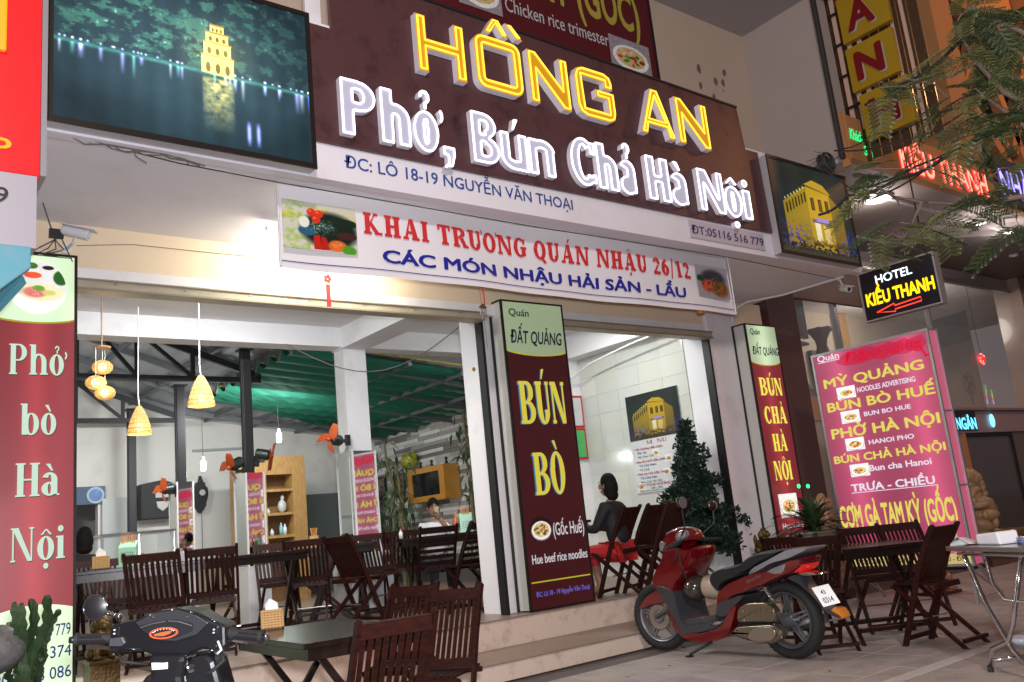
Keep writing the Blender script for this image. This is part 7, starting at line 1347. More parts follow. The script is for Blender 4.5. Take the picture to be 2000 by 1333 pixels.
hx('lobby_back_wall', (10.02, 9.6, 0), (22, 9.8, 4.99), mat('lobby_wall', (.50, .42, .34), .5, noise=.06)); hx('lobby_ceiling', (10.02, 7.12, 4.72), (22, 9.6, 4.85), white); hx('lobby_floor', (10.02, 7.1, .1), (22, 9.6, .15), gran); hx('lobby_side_panel', (10.1, 8.6, 0), (12.4, 8.7, 4.7), mat('lobby_grey', (.20, .185, .175), .6)); hx('lobby_dark_recess', (14.9, 9.5, 2.0), (15.9, 9.59, 3.9), mat('recess_brown', (.06, .04, .035), .5)); hx('lobby_wood_post', (15.9, 9.45, 0), (16.25, 9.59, 4.7), cabw)
lamp('lobby_light', 'POINT', (15.8, 8.3, 4.3), 55, (1, .88, .76), .3); lamp('lobby_light', 'POINT', (11.2, 7.8, 4.4), 8, (1, .85, .75), .3)
hx('canopy_end', (9.30, 5.0, 4.9), (9.339, 5.09, 5.6), org_w)
# lobby things
dkw = mat('dark_rosewood', (.045, .018, .013), .3)
p = aY(1608, 690, 7.9); t = thing('wooden_vase', 'tall dark rosewood vase with fluted mouth behind the hotel glass', 'vase', (p.x, 7.9, p.z-.5)); q = MB(); q.lathe([(0, -.9), (.14, -.9), (.12, -.6), (.17, -.4), (.13, -.05), (.085, .12), (.10, .22), (.17, .34), (.21, .40), (.17, .40), (.07, .2)], (p.x, 7.9, p.z), 20); q.build('body', dkw, t, smooth=True); q = MB()
for k in range(7): a = k*.9; q.ell((p.x+.16*math.cos(a), 7.9+.16*math.sin(a), p.z+.38), (.06, .06, .04), 8, 6)
q.build('rim_petal', dkw, t, smooth=True)
p = aY(1565, 760, 7.8); t = thing('root_carving', 'bulky dark carved root sculpture behind the left hotel pane', 'sculpture', (p.x, 7.8, 2.6)); q = MB(); rs = random.Random(31)
for k in range(16): q.ell((p.x+rs.uniform(-.3, .45), 7.8+rs.uniform(-.1, .1), p.z-.75+k*.055+rs.uniform(-.1, .1)), (rs.uniform(.1, .24), .16, rs.uniform(.1, .22)), 10, 7)
q.build('mass', dkw, t, smooth=True); q = MB(); q.box((p.x-.5, 7.6, 2.2), (p.x+.9, 8.1, p.z-.75)); q.build('stand', dkw, t)
p = aY(1548, 620, 7.6); t = thing('lobby_television', 'dark television high on the left behind the hotel glass', 'television', p); q = MB(); q.obox(p, (.75, .08, .62), R(10)); q.build('screen', MATS['screen_black'], t); q = MB(); q.obox(p+Vector((.1, .1, -.38)), (.7, .15, .04), R(10)); q.build('shelf', dkw, t)
a, b_ = aY(1828, 625, 8.2), aY(1895, 660, 8.2); t = thing('lobby_television', 'dark flat television on the white lobby wall right of the menu board', 'television', a); q = MB(); q.prism([aY(1818, 628, 8.3), aY(1886, 606, 8.3), aY(1896, 664, 8.3), aY(1830, 683, 8.3)], [v+Vector((0, .06, 0)) for v in (aY(1818, 628, 8.3), aY(1886, 606, 8.3), aY(1896, 664, 8.3), aY(1830, 683, 8.3))]); q.build('screen', MATS['screen_black'], t)
p = aY(1917, 702, 6.95); rd = mat('red_lit_ball', (.6, .02, .02), .3, noise=.6, nscale=30, emit=(1, .03, .02), es=.9); t = thing('red_ball', 'glowing red openwork ball hanging behind the hotel window', 'ornament', p); q = MB(); q.ell(p, (.10, .05, .10), 16, 10); q.build('ball', rd, t, smooth=True); q = MB(); q.tube([p, (p.x, p.y, 4.6)], .004, 4); q.build('cord', MATS['dark_wire'], t); rs = random.Random(2); q = MB()
for k in range(24): an, ph_ = rs.uniform(0, 6.28), rs.uniform(-1, 1); q.ell(p+Vector((.10*math.sqrt(1-ph_**2)*math.cos(an), -.05*abs(math.sin(an))*math.sqrt(1-ph_**2), .10*ph_)), (.012, .012, .012), 6, 4)
tag(q.build('spark', emis('pink_spark', (1, .35, .35), 1.5), t), kind='stuff')
p = aY(1893, 750, 8.0); t = thing('standing_fan', 'red bladed fan standing behind the hotel window', 'fan', (p.x, 8.0, .15)); q = MB(); q.torus(p, .22, .008, 'Y', 28, 5); q.torus(p, .15, .005, 'Y', 24, 5); [q.beam(p, p+Vector((.22*math.cos(k*.393), -.02, .22*math.sin(k*.393))), .004, .004) for k in range(16)]; q.build('cage', dkw, t); q = MB()
for k in range(3): a = k*2.094; q.add([p+Vector((.03*math.cos(a), .01, .03*math.sin(a))), p+Vector((.17*math.cos(a-.35), .0, .17*math.sin(a-.35))), p+Vector((.19*math.cos(a+.2), .02, .19*math.sin(a+.2)))], [(0, 1, 2)])
q.build('blade', mat('dull_red', (.25, .05, .04), .5), t); q = MB(); q.tube([p, (p.x, 8.0, .2)], .02, 8); q.build('pole', dkw, t)
t = thing('rainbow_sticker', 'two narrow rainbow shimmering streaks on the hotel window', 'sticker', aY(1930, 780, 6.99)); 
for (xa, ya_, xb, yb_) in ((1924, 752, 1929, 790), (1936, 762, 1941, 790)):
    a, b_ = aY(xa, ya_, 6.99), aY(xb, yb_, 6.99)
    for k, c_ in enumerate(((.1, .8, .2), (.7, .7, .2), (.9, .3, .4), (.7, .5, .9))): A_, B_ = a.lerp(b_, k/4), a.lerp(b_, (k+1)/4); q = MB(); q.add([A_+Vector((-.025, 0, 0)), A_+Vector((.025, 0, 0)), B_+Vector((.025+.004*k, 0, 0)), B_+Vector((-.02, 0, 0))], [(0, 1, 2, 3)]); q.build('streak', emis('streak%d' % k, c_, .6), t)
# blue neon on the lintel
t = thing('blue_neon_sign', 'short blue neon lettering and drop on the lintel over the hotel door', 'neon sign', aY(1890, 825, 6.9)); bn_ = emis('blue_neon', (.15, .65, 1), 2.2); a, b_ = aY(1868, 834, 6.93), aY(1908, 834, 6.93); q = MB(); q.box((a.x-.02, 6.94, 1.96), (b_.x+.05, 6.955, 2.28)); q.build('backing', blackm, t)
text('lettering', 'NGÂN', (a.x, 6.93, 1.98), UF, VF, b_.x-a.x, .2, bn_, t, .03); p = aY(1938, 822, 6.93); q = MB(); q.ell(p, (.09, .02, .12), 14, 9); q.build('drop', emis('drop_blue', (.25, .75, 1), 1.8), t, smooth=True)
# sculptures of orange jade stone
jade = mat('orange_stone', (.36, .23, .12), .42, noise=.4, nscale=5, coat=.15, bump=.8, bscale=14)
def carved(c_, H_, lb, seed, w_=.45):
    t = thing('stone_sculpture', lb, 'sculpture', c_, group='polished orange stone carvings by the hotel'); c_ = Vector(c_); rs = random.Random(seed); q = MB()
    for k in range(30):
        u = k/29; ww = w_*(1-.55*u)*(1+.25*math.sin(u*11+seed)); q.ell(c_+Vector((rs.uniform(-.3, .3)*ww, rs.uniform(-.3, .3)*ww, H_*(.08+.86*u))), (ww*rs.uniform(.3, .55), ww*rs.uniform(.3, .5), H_*rs.uniform(.05, .12)), 10, 8, Matrix.Rotation(rs.uniform(-.6, .6), 3, 'Y'))
    for k in range(26): u = rs.random(); a = rs.uniform(0, 6.28); ww = w_*(1-.5*u)*.5; q.ell(c_+Vector((ww*math.cos(a), ww*math.sin(a), H_*(.1+.85*u))), (.05, .05, .05+.04*rs.random()), 8, 6)
    q.build('carving', jade, t, smooth=True); q = MB(); q.box(c_+Vector((-w_*.75, -w_*.6, -.02 if c_.z > .1 else 0)), c_+Vector((w_*.75, w_*.6, H_*.07))); q.build('base', dkw, t)
p = aY(1928, 1100, 6.0); carved((p.x-.05, 6.0, .30), 1.0, 'large orange stone lion carving beside the hotel door', 3, .50); q = MB(); q.box((p.x-.7, 5.6, 0), (p.x+.6, 6.4, .28)); tag(q.build('plinth', gran), 'low granite plinth under the large orange carving', 'plinth')
carved((9.0, 5.95, .02), 1.12, 'orange stone carving behind the potted plant and the menu board', 5, .30); carved((9.35, 4.95, .0), .42, 'low orange stone lump under the pink menu board', 9, .25)
# ---------------------------------------------------------------- hotel signs
khaki = thing('neon_fascia_sign', 'green script and red neon capitals on the orange hotel canopy fascia', 'neon sign', (11, 4.97, 5.2)); gn = emis('green_neon', (.02, .9, .25), 1.6); rn = emis('red_neon', (1, .05, .07), 3.2); rn2 = emis('orange_neon', (1, .25, .14), 2.6); pn_ = emis('violet_neon', (.22, .12, 1), 2.0); pb2 = emis('pale_blue_neon', (.45, .45, 1), 1.8)
def F(px_, py_): p = aY(px_, py_, 4.97); return p
a, b_ = F(1664, 285), F(1694, 290); text('script_lettering', 'Khách', (a.x, 4.975, 5.235), UF, VF, .26, .15, gn, khaki, .01, .004, slant=.15); text('script_lettering', 'Sạn', (a.x+.26, 4.975, 5.08), UF, VF, .24, .13, gn, khaki, .01, .004, slant=.15)
x0, x1 = F(1756, 300).x, F(1930, 375).x
for i, (dz, m_, b__) in enumerate(((0, rn, .035), (0, rn2, .004))): text('neon_lettering', 'KIỀU THANH', (x0, 4.975-.006*i, 5.055), UF, VF, x1-x0, .36, m_, khaki, b__, .004)
vs = thing('violet_neon_sign', 'violet blue neon letters on a dark panel at the right picture edge', 'neon sign', (F(1960, 340).x, 4.9, 5.2)); xa = F(1931, 300).x; q = MB(); q.box((xa, 4.93, 5.02), (xa+3.0, 4.965, 5.75)); q.build('backing', mat('navy_panel', (.02, .02, .06), .4), vs)
for i, m_ in enumerate((pn_, pb2)): text('neon_lettering', 'NHÀ NGHỈ', (xa+.08, 4.93-.005*i, 5.15), UF, VF, 2.4, .42, m_, vs, (.03, .0)[i], .004)
# blade sign
AS = thing('blade_sign', 'vertical sign with yellow squares and dark red letters A N H on the hotel corner', 'sign', (9.6, 4.6, 5.3)); ysq = mat('yellow_square', (.36, .22, .010), .45, dirt=(.3, .18, .02), damt=.4, dscale=3, emit=(.6, .36, .01), es=.03); rl = mat('dark_red_letter', (.19, .006, .008), .35); wds = wood('dark_slat_wood', (.05, .026, .012), (.09, .045, .02), .5, (2, 9, 2), .1)
for (ch_, y0, y1, z0, z1) in (('A', 4.93, 4.31, 6.50, 7.10), ('N', 4.93, 4.33, 5.85, 6.42), ('H', 4.87, 4.27, 5.20, 5.78)):
    q = MB(); q.box((9.55, y1, z0), (9.62, y0, z1)); sqo = q.build('yellow_panel', ysq, AS, bevel=.004); text('letter_halo', ch_, (9.55, y0-.11, z0+.10), UX, VZ, .36, .36, mat('halo_white', (.45, .42, .42), .5), sqo, .045, .004); text('letter', ch_, (9.535, y0-.10, z0+.115), UX, VZ, .36, .36, rl, sqo, .042, .006)
for k in range(9): z = 5.3+k*.42; q = MB(); q.beam((9.61, 5.18, z), (9.61, 4.9, z-.0), .02, .03); q.build('frame_rung', black, AS)
q = MB(); q.tube([(9.45, 5.13, 5.0), (9.45, 5.13, 9.5)], .03, 8); q.build('upright', black, AS)
for k in range(3): y = 5.04-.13*k; q = MB(); q.box((9.64, y-.028, 5.4), (9.66, y+.028, 9.5)); q.build('light_batten', mat('peach_batten', (.62, .42, .32), .6), AS)
for k in range(9): y = 5.1-.125*k; q = MB(); q.box((9.68, y-.056, 5.0), (9.70, y+.056, 9.5)); q.build('wood_slat', wds, AS)
for k in range(2): y = 4.36-.14*k; q = MB(); q.box((9.66, y-.02, 5.0), (9.675, y+.02, 9.5)); q.build('light_batten', MATS['peach_batten'], AS)
for k in range(20): xx = 9.75+k*.145; q = MB(); q.box((xx, 5.405, 5.56), (xx+.138, 5.448, 9.5)); q.build('wall_board', wds, HB)
q = MB(); q.tube([(9.27, 5.06, 5.0), (9.27, 5.06, 9.5)], .035, 8); tag(q.build('drain_pipe', mat('dark_pipe', (.03, .025, .025), .5)), 'dark downpipe on the corner of the pinkish side wall', 'pipe')
# orange frame of the upper hotel floors
hx('orange_column', (12.2, 4.92, 5.56), (12.85, 5.44, 12), org_w); hx('orange_column', (16.2, 4.92, 5.56), (17.0, 5.44, 12), org_w); hx('orange_band', (12.86, 5.2, 8.6), (16.19, 5.44, 12), org_w); hx('window_recess', (12.9, 5.35, 5.6), (16.1, 5.43, 8.5), mat('recess_black', (.02, .018, .018), .3))
for k in range(5): hx('zigzag_bar', (0, 0, 0), (.001, .001, .001), org_w) if 0 else None
for k, (xa, za, xb, zb__) in enumerate(((12.9, 6.2, 14.2, 8.1), (14.2, 8.1, 15.1, 6.0), (12.9, 7.3, 14.6, 5.7), (14.7, 6.2, 16.1, 8.2))): q = MB(); q.beam((xa, 5.22, za), (xb, 5.22, zb__), .16, .20); q.build('zigzag_bar', org_w, HB)
# hotel led sign
HS = thing('hotel_led_sign', 'black LED hotel sign with white, yellow and red lights under the canopy end', 'sign', (9.0, 4.45, 3.2)); ya, yb = 4.16, 5.03; z0, z1 = 2.975, 3.53; X9 = 9.05
q = MB(); q.box((X9, ya, z0), (X9+.10, yb, z1)); q.build('housing', mat('sign_black', (.012, .010, .016), .25), HS)
for a, b_ in (((X9-.008, ya-.006, z0-.006), (X9+.104, ya+.012, z1+.006)), ((X9-.008, yb-.012, z0-.006), (X9+.104, yb+.006, z1+.006)), ((X9-.007, ya+.012, z1-.01), (X9+.104, yb-.012, z1+.006)), ((X9-.007, ya+.012, z0-.006), (X9+.104, yb-.012, z0+.01))): q = MB(); q.box(a, b_); q.build('frame_bar', alu, HS)
wl = emis('white_led_dot', (.85, .95, 1), 2.2); yld = emis('yellow_led_dot', (1, .62, .01), 1.9); rld = emis('red_led_dot', (1, .05, .03), 2.2)
text('led_lettering', 'HOTEL', (X9-.002, yb-.20, z1-.165), UX, VZ, .42, .095, wl, HS, .012); text('led_lettering', 'KIỀU THANH', (X9-.002, yb-.05, z0+.165), UX, VZ, .78, .145, yld, HS, .038, .004)
q = MB(); P_ = [(yb-.15, z0+.075), (yb-.36, z0+.125), (yb-.36, z0+.10), (yb-.66, z0+.12), (yb-.66, z0+.075), (yb-.36, z0+.06), (yb-.36, z0+.035)]; P_ = [(X9-.008, y, z) for y, z in P_]; q.tube(P_+[P_[0], P_[1]], .006, 6); q.build('arrow', rld, HS)
q = MB(); q.beam((X9+.05, yb-.02, z1), (X9+.05, yb-.02, 3.58), .02, .02); q.beam((X9+.05, ya+.1, z1), (X9+.05, ya+.1, 4.99), .012, .012); q.build('hanger', black, HS)
q = MB(); q.beam((9.15, 5.2, 3.72), (11.6, 5.35, 3.62), .03, .03); tag(q.build('support_rod', alu), 'thin grey rod running from the canopy end across the hotel front', 'rod')
hx('wooden_lattice', (9.9, 6.90, 3.9), (12.6, 6.96, 4.62), mat('brown_lattice', (.12, .055, .03), .5, noise=.3, nscale=6))
# ================================================================ steel table and what stands on it
tc_ = aZ(1848, 1068, .75); ST = thing('steel_table', 'folding stainless steel table with tubular legs cut by the right picture edge', 'table', (6.3, 2.9, 0))
A0 = aZ(1846, 1068, .75); ux_ = Vector((-.40, -.92, 0)).normalized(); ux_ = (aZ(1995, 1070, .75)-A0).normalized(); vy_ = Vector((-ux_.y, ux_.x, 0)); 
if vy_.dot(cF) < 0: vy_ = -vy_
Lt, Wt = 1.1, .62
def Tt(a, b_, z): return A0+ux_*a+vy_*b_+Vector((0, 0, z-.75))
q = MB(); q.prism([Tt(0, 0, .722), Tt(Lt, 0, .722), Tt(Lt, Wt, .722), Tt(0, Wt, .722)], [Tt(0, 0, .75), Tt(Lt, 0, .75), Tt(Lt, Wt, .75), Tt(0, Wt, .75)]); q.build('table_top', steel, ST, bevel=.004); q = MB(); q.tube([Tt(.04, .05, .70), Tt(Lt-.04, .05, .70)], .010, 8); q.tube([Tt(.04, Wt-.05, .70), Tt(Lt-.04, Wt-.05, .70)], .010, 8); q.build('under_rail', chrome, ST)
for b_ in (.06, Wt-.06):
    q = MB(); q.tube([Tt(.08, b_, .71), Tt(.20, b_, .40), Tt(.29, b_, .26), Tt(.36, b_, .15), Tt(.56, b_, .02)], .014, 10); q.build('leg', chrome, ST, smooth=True); q = MB(); q.tube([Tt(.60, b_, .71), Tt(.40, b_, .30), Tt(.33, b_, .20), Tt(.17, b_, .14), Tt(.12, b_, .02)], .014, 10); q.build('leg', chrome, ST, smooth=True); q = MB(); q.tube([Tt(.28, b_, .70), Tt(.30, b_, .52), Tt(.38, b_, .44), Tt(.9, b_, .43)], .010, 8); q.build('brace', chrome, ST, smooth=True)
    for a in (.56, .12): q = MB(); q.tube([Tt(a, b_, .04), Tt(a, b_, 0)], .018, 8); q.build('foot', rubber, ST)
for a in (.14, .52): q = MB(); q.tube([Tt(a, .06, .07), Tt(a, Wt-.06, .07)], .011, 8); q.build('stretcher', chrome, ST, smooth=True)
p = Tt(.10, .40, .75); q = MB(); q.lathe([(0, 0), (.045, 0), (.05, .008), (.075, .05), (.082, .075), (.076, .075), (.04, .014), (0, .012)], p, 24); tag(q.build('bowl', mat('bronze_bowl', (.16, .09, .03), .3, .6), None, smooth=True), 'dark bronze bowl at the left end of the steel table', 'bowl')
t = thing('napkin_pack', 'white pack of paper napkins on the steel table', 'napkins', Tt(.28, .15, .75)); q = MB(); q.prism([Tt(.17, .10, .752), Tt(.38, .10, .752), Tt(.38, .24, .752), Tt(.17, .24, .752)], [Tt(.17, .10, .815), Tt(.37, .10, .83), Tt(.37, .24, .83), Tt(.17, .24, .815)]); q.build('stack', tissue, t, bevel=.012)
q = MB(); rs = random.Random(3); q.add([Tt(-.06+rs.uniform(-.01, .01), .08+.05*k, .755+.04*math.sin(k*1.7)) for k in range(5)]+[Tt(.05, .06+.05*k, .80-.02*k+.02*math.sin(k*2)) for k in range(5)]+[Tt(.13, .08+.05*k, .758) for k in range(5)]+[Tt(-.045, .09+.04*k, .70+.01*k) for k in range(5)], [(k, k+1, k+6, k+5) for k in range(4)]+[(k+5, k+6, k+11, k+10) for k in range(4)]+[(k+15, k+16, k+1, k) for k in range(4)]); tag(q.build('crumpled_napkin', tissue, None, smooth=True), 'crumpled white napkin at the left corner of the steel table', 'napkin')
p = Tt(.30, .46, .75); t = thing('water_bottle', 'clear plastic water bottle with blue label on the steel table', 'bottle', p); q = MB(); q.lathe([(0, 0), (.032, 0), (.033, .10), (.031, .15), (.014, .185), (.014, .20)], p, 16); q.build('body', mat('clear_plastic', (.6, .65, .7), .06, alpha=.45), t, smooth=True); q = MB(); q.lathe([(.034, .05), (.034, .11)], p, 16); q.f = [f_ for f_ in q.f if len(f_) == 4]; q.m = [0]*len(q.f); q.build('label', mat('label_blue', (.02, .12, .45), .4), t, smooth=True); q = MB(); q.lathe([(0, .215), (.016, .215), (.016, .198), (0, .198)], p, 12); q.build('cap', MATS['label_blue'], t)
china = mat('china', (.68, .70, .76), .2, coat=.4); cbl = mat('china_blue', (.05, .12, .45), .3)
for k, (a, b_, r_, lb) in enumerate(((.47, .22, .06, 'stack of small blue and white dishes on the steel table'), (.60, .2, .055, 'blue rimmed rice bowl at the right edge on the steel table'))):
    p = Tt(a, b_, .75); t = thing('dish_stack' if k == 0 else 'rice_bowl', lb, 'dish', p)
    for j in range(3 if k == 0 else 1): q = MB(); hh_ = .016 if k == 0 else .05; q.lathe([(0, 0), (r_*.6, 0), (r_, hh_), (r_*.93, hh_), (r_*.5, .005)], p+Vector((0, 0, j*.012)), 22); q.build('dish', china, t, smooth=True); q = MB(); q.torus(p+Vector((0, 0, j*.012+hh_*.8)), r_*.97, .003, 'Z', 24, 5); q.build('blue_rim', cbl, t)
p = aZ(1996, 1259, 0); t = thing('white_bowl', 'white bowl on the pavement at the right picture edge', 'bowl', (p.x, p.y, 0)); q = MB(); q.lathe([(0, 0), (.05, 0), (.09, .05), (.085, .05), (.04, .006)], (p.x, p.y, 0), 20); q.build('bowl', china, t, smooth=True)
# ================================================================ potted spider palm
pc2 = Vector((8.30, 5.62, 0)); t = thing('potted_palm', 'bushy potted plant with long strap leaves left of the menu board', 'plant', pc2); palm = mat('strap_leaf', (.035, .065, .022), .45, noise=.4, nscale=6); q = MB(); q.lathe([(0, 0), (.15, 0), (.19, .30), (.22, .74), (.24, .76), (.22, .78), (.18, .72), (0, .70)], pc2, 22); q.build('pot', mat('pale_pot', (.22, .18, .15), .5), t, smooth=True, angle=40); rs = random.Random(14)
for k in range(140):
    a = rs.uniform(0, 6.28); el = rs.uniform(-.1, 1.5); L_ = rs.uniform(.34, .62); d = Vector((math.cos(a)*math.cos(el), math.sin(a)*math.cos(el), math.sin(el))); s_ = Vector((-math.sin(a), math.cos(a), 0)); V = []; n_ = 7; st0 = pc2+Vector((0, 0, .74+rs.uniform(0, .12)))
    for i in range(n_+1):
        u = i/n_; c_ = st0+d*L_*u-Vector((0, 0, .42*L_*u*u)); ww = .024*math.sin(math.pi*min(1, u*.9+.1))**.6; V += [c_-s_*ww, c_+Vector((0, 0, -.004)), c_+s_*ww]
    q = MB(); q.add(V, [(3*i+j, 3*i+j+1, 3*i+j+4, 3*i+j+3) for i in range(n_) for j in range(2)]); q.build('leaf', palm, t, smooth=True)
q = MB()
for px_ in (1560, 1578): p = aX(px_, 950, 8.9); q.ell(p, (.02, .02, .025), 8, 6)
tag(q.build('green_glow_bead', emis('green_bead', (.05, 1, .3), 2)), 'two tiny green lights shining behind the potted palm', 'lamp')
# ================================================================ branches over the right side of the street
fm = [mat('feathery_leaf_%s' % n, c_, .55, noise=.3, nscale=4) for n, c_ in (('dark', (.028, .042, .012)), ('light', (.08, .085, .025)))]; barkm = mat('bark', (.10, .065, .045), .8, noise=.3, nscale=14, bump=.4)
def frond_mesh(seed):
    rs = random.Random(seed); q = MB(); q.tube([(0, 0, 0), (.13, 0, .01), (.26, 0, -.02)], .0016, 4)
    for k in range(9):
        u = .12+.86*k/8; px_ = .26*u; 
        for s_ in (-1, 1):
            L_ = .085*(1-.45*abs(u-.45))*rs.uniform(.85, 1.1); an = s_*(1.15-.35*u); dx, dy = math.cos(an), math.sin(an); z0 = .01*math.sin(u*3)-.02*u*u
            for j in range(11):
                t_ = (j+1)/11; cx_, cy_ = px_+dx*L_*t_, dy*L_*t_
                for r_ in (-1, 1): ex, ey = -dy*r_*.013+dx*.004, dx*r_*.013+dy*.004; q.add([(cx_, cy_, z0-.012*t_*t_), (cx_+ex*.6+dx*.0052, cy_+ey*.6+dy*.0052, z0-.003), (cx_+ex, cy_+ey, z0-.006), (cx_+ex*.6-dx*.0046, cy_+ey*.6-dy*.0046, z0-.004)], [(0, 1, 2, 3)])
    return q
fms = []
for sd in range(3):
    for m_ in fm: fms.append(frond_mesh(sd).mesh('frond', m_))
TR = thing('street_tree', 'feathery leaved street tree whose branches hang over the right side', 'tree', (aD(2250, 700, 4.2).x, aD(2250, 700, 4.2).y, 0)); tb_ = Vector(TR.location)
q = MB(); hub = tb_+Vector((-.05, .1, 3.3)); q.tube([tb_, tb_+Vector((.03, 0, 1.2)), tb_+Vector((-.02, .05, 2.3)), hub], [.13, .11, .09, .07], 12); q.build('trunk', barkm, TR, smooth=True); rs = random.Random(77)
BR = [([(2250, 420), (2080, 240), (1960, 180), (1905, 120), (1870, 60)], .020), ([(2250, 420), (2110, 380), (1990, 385), (1900, 400), (1800, 395), (1745, 385), (1705, 360)], .016), ([(2250, 380), (2090, 120), (1990, 60), (1900, 20)], .02), ([(1905, 120), (1860, 150), (1800, 160), (1740, 175)], .008), ([(2250, 420), (2060, 300), (1975, 225), (1925, 190), (1880, 185)], .014), ([(1800, 395), (1780, 440), (1762, 470), (1768, 500)], .007), ([(1990, 385), (1930, 350), (1915, 290), (1930, 250)], .010), ([(1900, 400), (1870, 350), (1820, 330), (1700, 330)], .006)]
allp = []
for pts, r_ in BR:
    D0 = 4.0; P_ = [aD(x, y, D0+.15*math.sin(i*2+x*.01)) for i, (x, y) in enumerate(pts)]
    if pts[0][0] == 2250: P_[0] = hub.copy()
    q = MB(); q.tube(P_, [r_*(1-.7*i/(len(P_)-1)) for i in range(len(P_))], 7); q.build('branch', barkm, TR, smooth=True); allp.append(P_)
nfr = 0
def frond(c_, sc_=1, yaw=None, drop=None):
    global nfr
    o = bpy.data.objects.new('frond', fms[rs.randrange(6)]); COL.objects.link(o); o.parent = TR; o.location = Vector(c_)-org(TR); o.rotation_euler = (rs.uniform(-.5, .5), rs.uniform(.0, .7) if drop is None else drop, yaw if yaw is not None else rs.uniform(0, 6.28)); o.scale = (sc_,)*3; nfr += 1
CL = [(1905, 20, 8), (1940, 50, 8), (1975, 30, 8), (1985, 90, 6), (1930, 110, 6), (1885, 90, 4), (1860, 60, 2), (1960, 140, 5), (1990, 160, 4), (1735, 170, 3), (1705, 168, 2), (1850, 190, 2), (1890, 180, 3), (1860, 215, 2), (1950, 220, 4), (1990, 240, 4), (1920, 240, 3), (1880, 255, 2), (1970, 290, 3), (1990, 330, 2), (1700, 340, 2), (1690, 345, 2), (1720, 358, 2), (1760, 410, 1), (1745, 450, 2), (1730, 465, 2), (1770, 450, 2), (1770, 490, 1), (1850, 405, 2), (1880, 390, 3), (1830, 420, 2), (1985, 430, 4), (1990, 400, 2), (1960, 360, 2), (1800, 290, 1)]
for x, y, n_ in CL:
    for k in range(n_):
        p = aD(x+rs.uniform(-28, 28), y+rs.uniform(-18, 18), 4.0+rs.uniform(-.3, .3)); frond(p, rs.uniform(.6, .95))
    # a twig from the nearest branch point
    c_ = aD(x, y, 4.0); near = min((P for L__ in allp for P in L__[1:]), key=lambda P: (P-c_).length)
    if (near-c_).length > .03: q = MB(); q.tube([near, near.lerp(c_, .5)+Vector((0, 0, .03)), c_], [.005, .004, .002], 5); q.build('twig', barkm, TR)
# overhead cables
wm = mat('overhead_cable', (.015, .015, .016), .6)
for k, (lst, r_, lb) in enumerate(((((1600, 420, 7.2), (1656, 382, 6.5), (1748, 352, 5.5), (1870, 290, 4.8), (2060, 175, 4)), .011, 'thickest black overhead cable of the bundle below the others'), (((1630, 295, 7.5), (1760, 275, 6), (1880, 222, 5), (2060, 205, 4.2)), .007, 'upper slim overhead cable crossing the letter H'), (((1656, 372, 6.5), (1790, 325, 5.5), (2060, 180, 4)), .007, 'middle overhead cable just above the thick one'), (((1640, 292, 7.5), (1705, 262, 6.5), (1830, 222, 5.5), (2060, 130, 4.2)), .006, 'highest overhead cable at the right'), (((1600, 320, 7.0), (1700, 390, 6), (1850, 300, 5), (2060, 160, 4)), .006, 'sagging overhead cable starting at the cable coil'), (((1690, 205, 6), (1760, 165, 5), (1870, 85, 4.3), (2060, -30, 4)), .010, 'overhead cable rising through the letter N to the upper right'))):
    P_ = [aD(x, y, d) for x, y, d in lst]; fine = []
    for i in range(len(P_)-1):
        for j in range(5): u = j/5; fine.append(P_[i].lerp(P_[i+1], u)-Vector((0, 0, .03*math.sin(math.pi*u))))
    fine.append(P_[-1]); q = MB(); q.tube(fine, r_, 6); tag(q.build('overhead_cable', wm, None, smooth=True), lb, 'cable')
p = aD(1620, 317, 7.0); q = MB(); 
for k in range(5): q.torus(p+Vector((0, .015*k, .01*math.sin(k*2))), .075+.006*math.sin(k*3), .009, 'Y', 26, 6)
tag(q.build('cable_coil', wm, None, smooth=True), 'coil of spare black cable hanging above the right light box', 'cable'); q = MB(); rs2 = random.Random(1)
for k in range(7): a = rs2.uniform(0, 6.28); q.tube([p, p+Vector((.13*math.cos(a), .02, .08*math.sin(a))), p+Vector((.28*math.cos(a+.5), .03, .10*math.sin(a+.7)))], .003, 4)
tag(q.build('cable_ends', wm), 'loose thin wire ends sticking out round the cable coil', 'cable')
# ================================================================ people
skin = mat('skin', (.30, .16, .10), .6); hairm = mat('black_hair', (.008, .007, .007), .75, bump=.6, bscale=90, spec=.2)
def body(name, J, E_, root, mt, parent, sub=2):
    """one continuous surface grown round a skeleton: J = {key: (position, radius)}"""
    keys = list(J); o_ = org(parent); me = bpy.data.meshes.new(name); me.from_pydata([tuple(Vector(J[k][0])-o_) for k in keys], [(keys.index(a), keys.index(b)) for a, b in E_], []); ob = bpy.data.objects.new(name, me); COL.objects.link(ob); ob.parent = parent; ORG[ob.name] = o_
    md = ob.modifiers.new('skin', 'SKIN'); md.use_smooth_shade = True; sv = me.skin_vertices[0].data if me.skin_vertices else None
    if sv is None:
        bm = bmesh.new(); bm.from_mesh(me); bm.verts.layers.skin.verify(); bm.to_mesh(me); bm.free(); sv = me.skin_vertices[0].data
    for i, k in enumerate(keys): r_ = J[k][1]; sv[i].radius = (r_, r_) if not isinstance(r_, tuple) else r_; sv[i].use_root = (k == root)
    s_ = ob.modifiers.new('sub', 'SUBSURF'); s_.levels = s_.render_levels = sub; me.materials.append(mt); return ob
def X_(base, ang):
    c_, s_ = math.cos(ang), math.sin(ang); b0 = Vector(base)
    return lambda x, y, z: b0+Vector((x*c_-y*s_, x*s_+y*c_, z))*.89
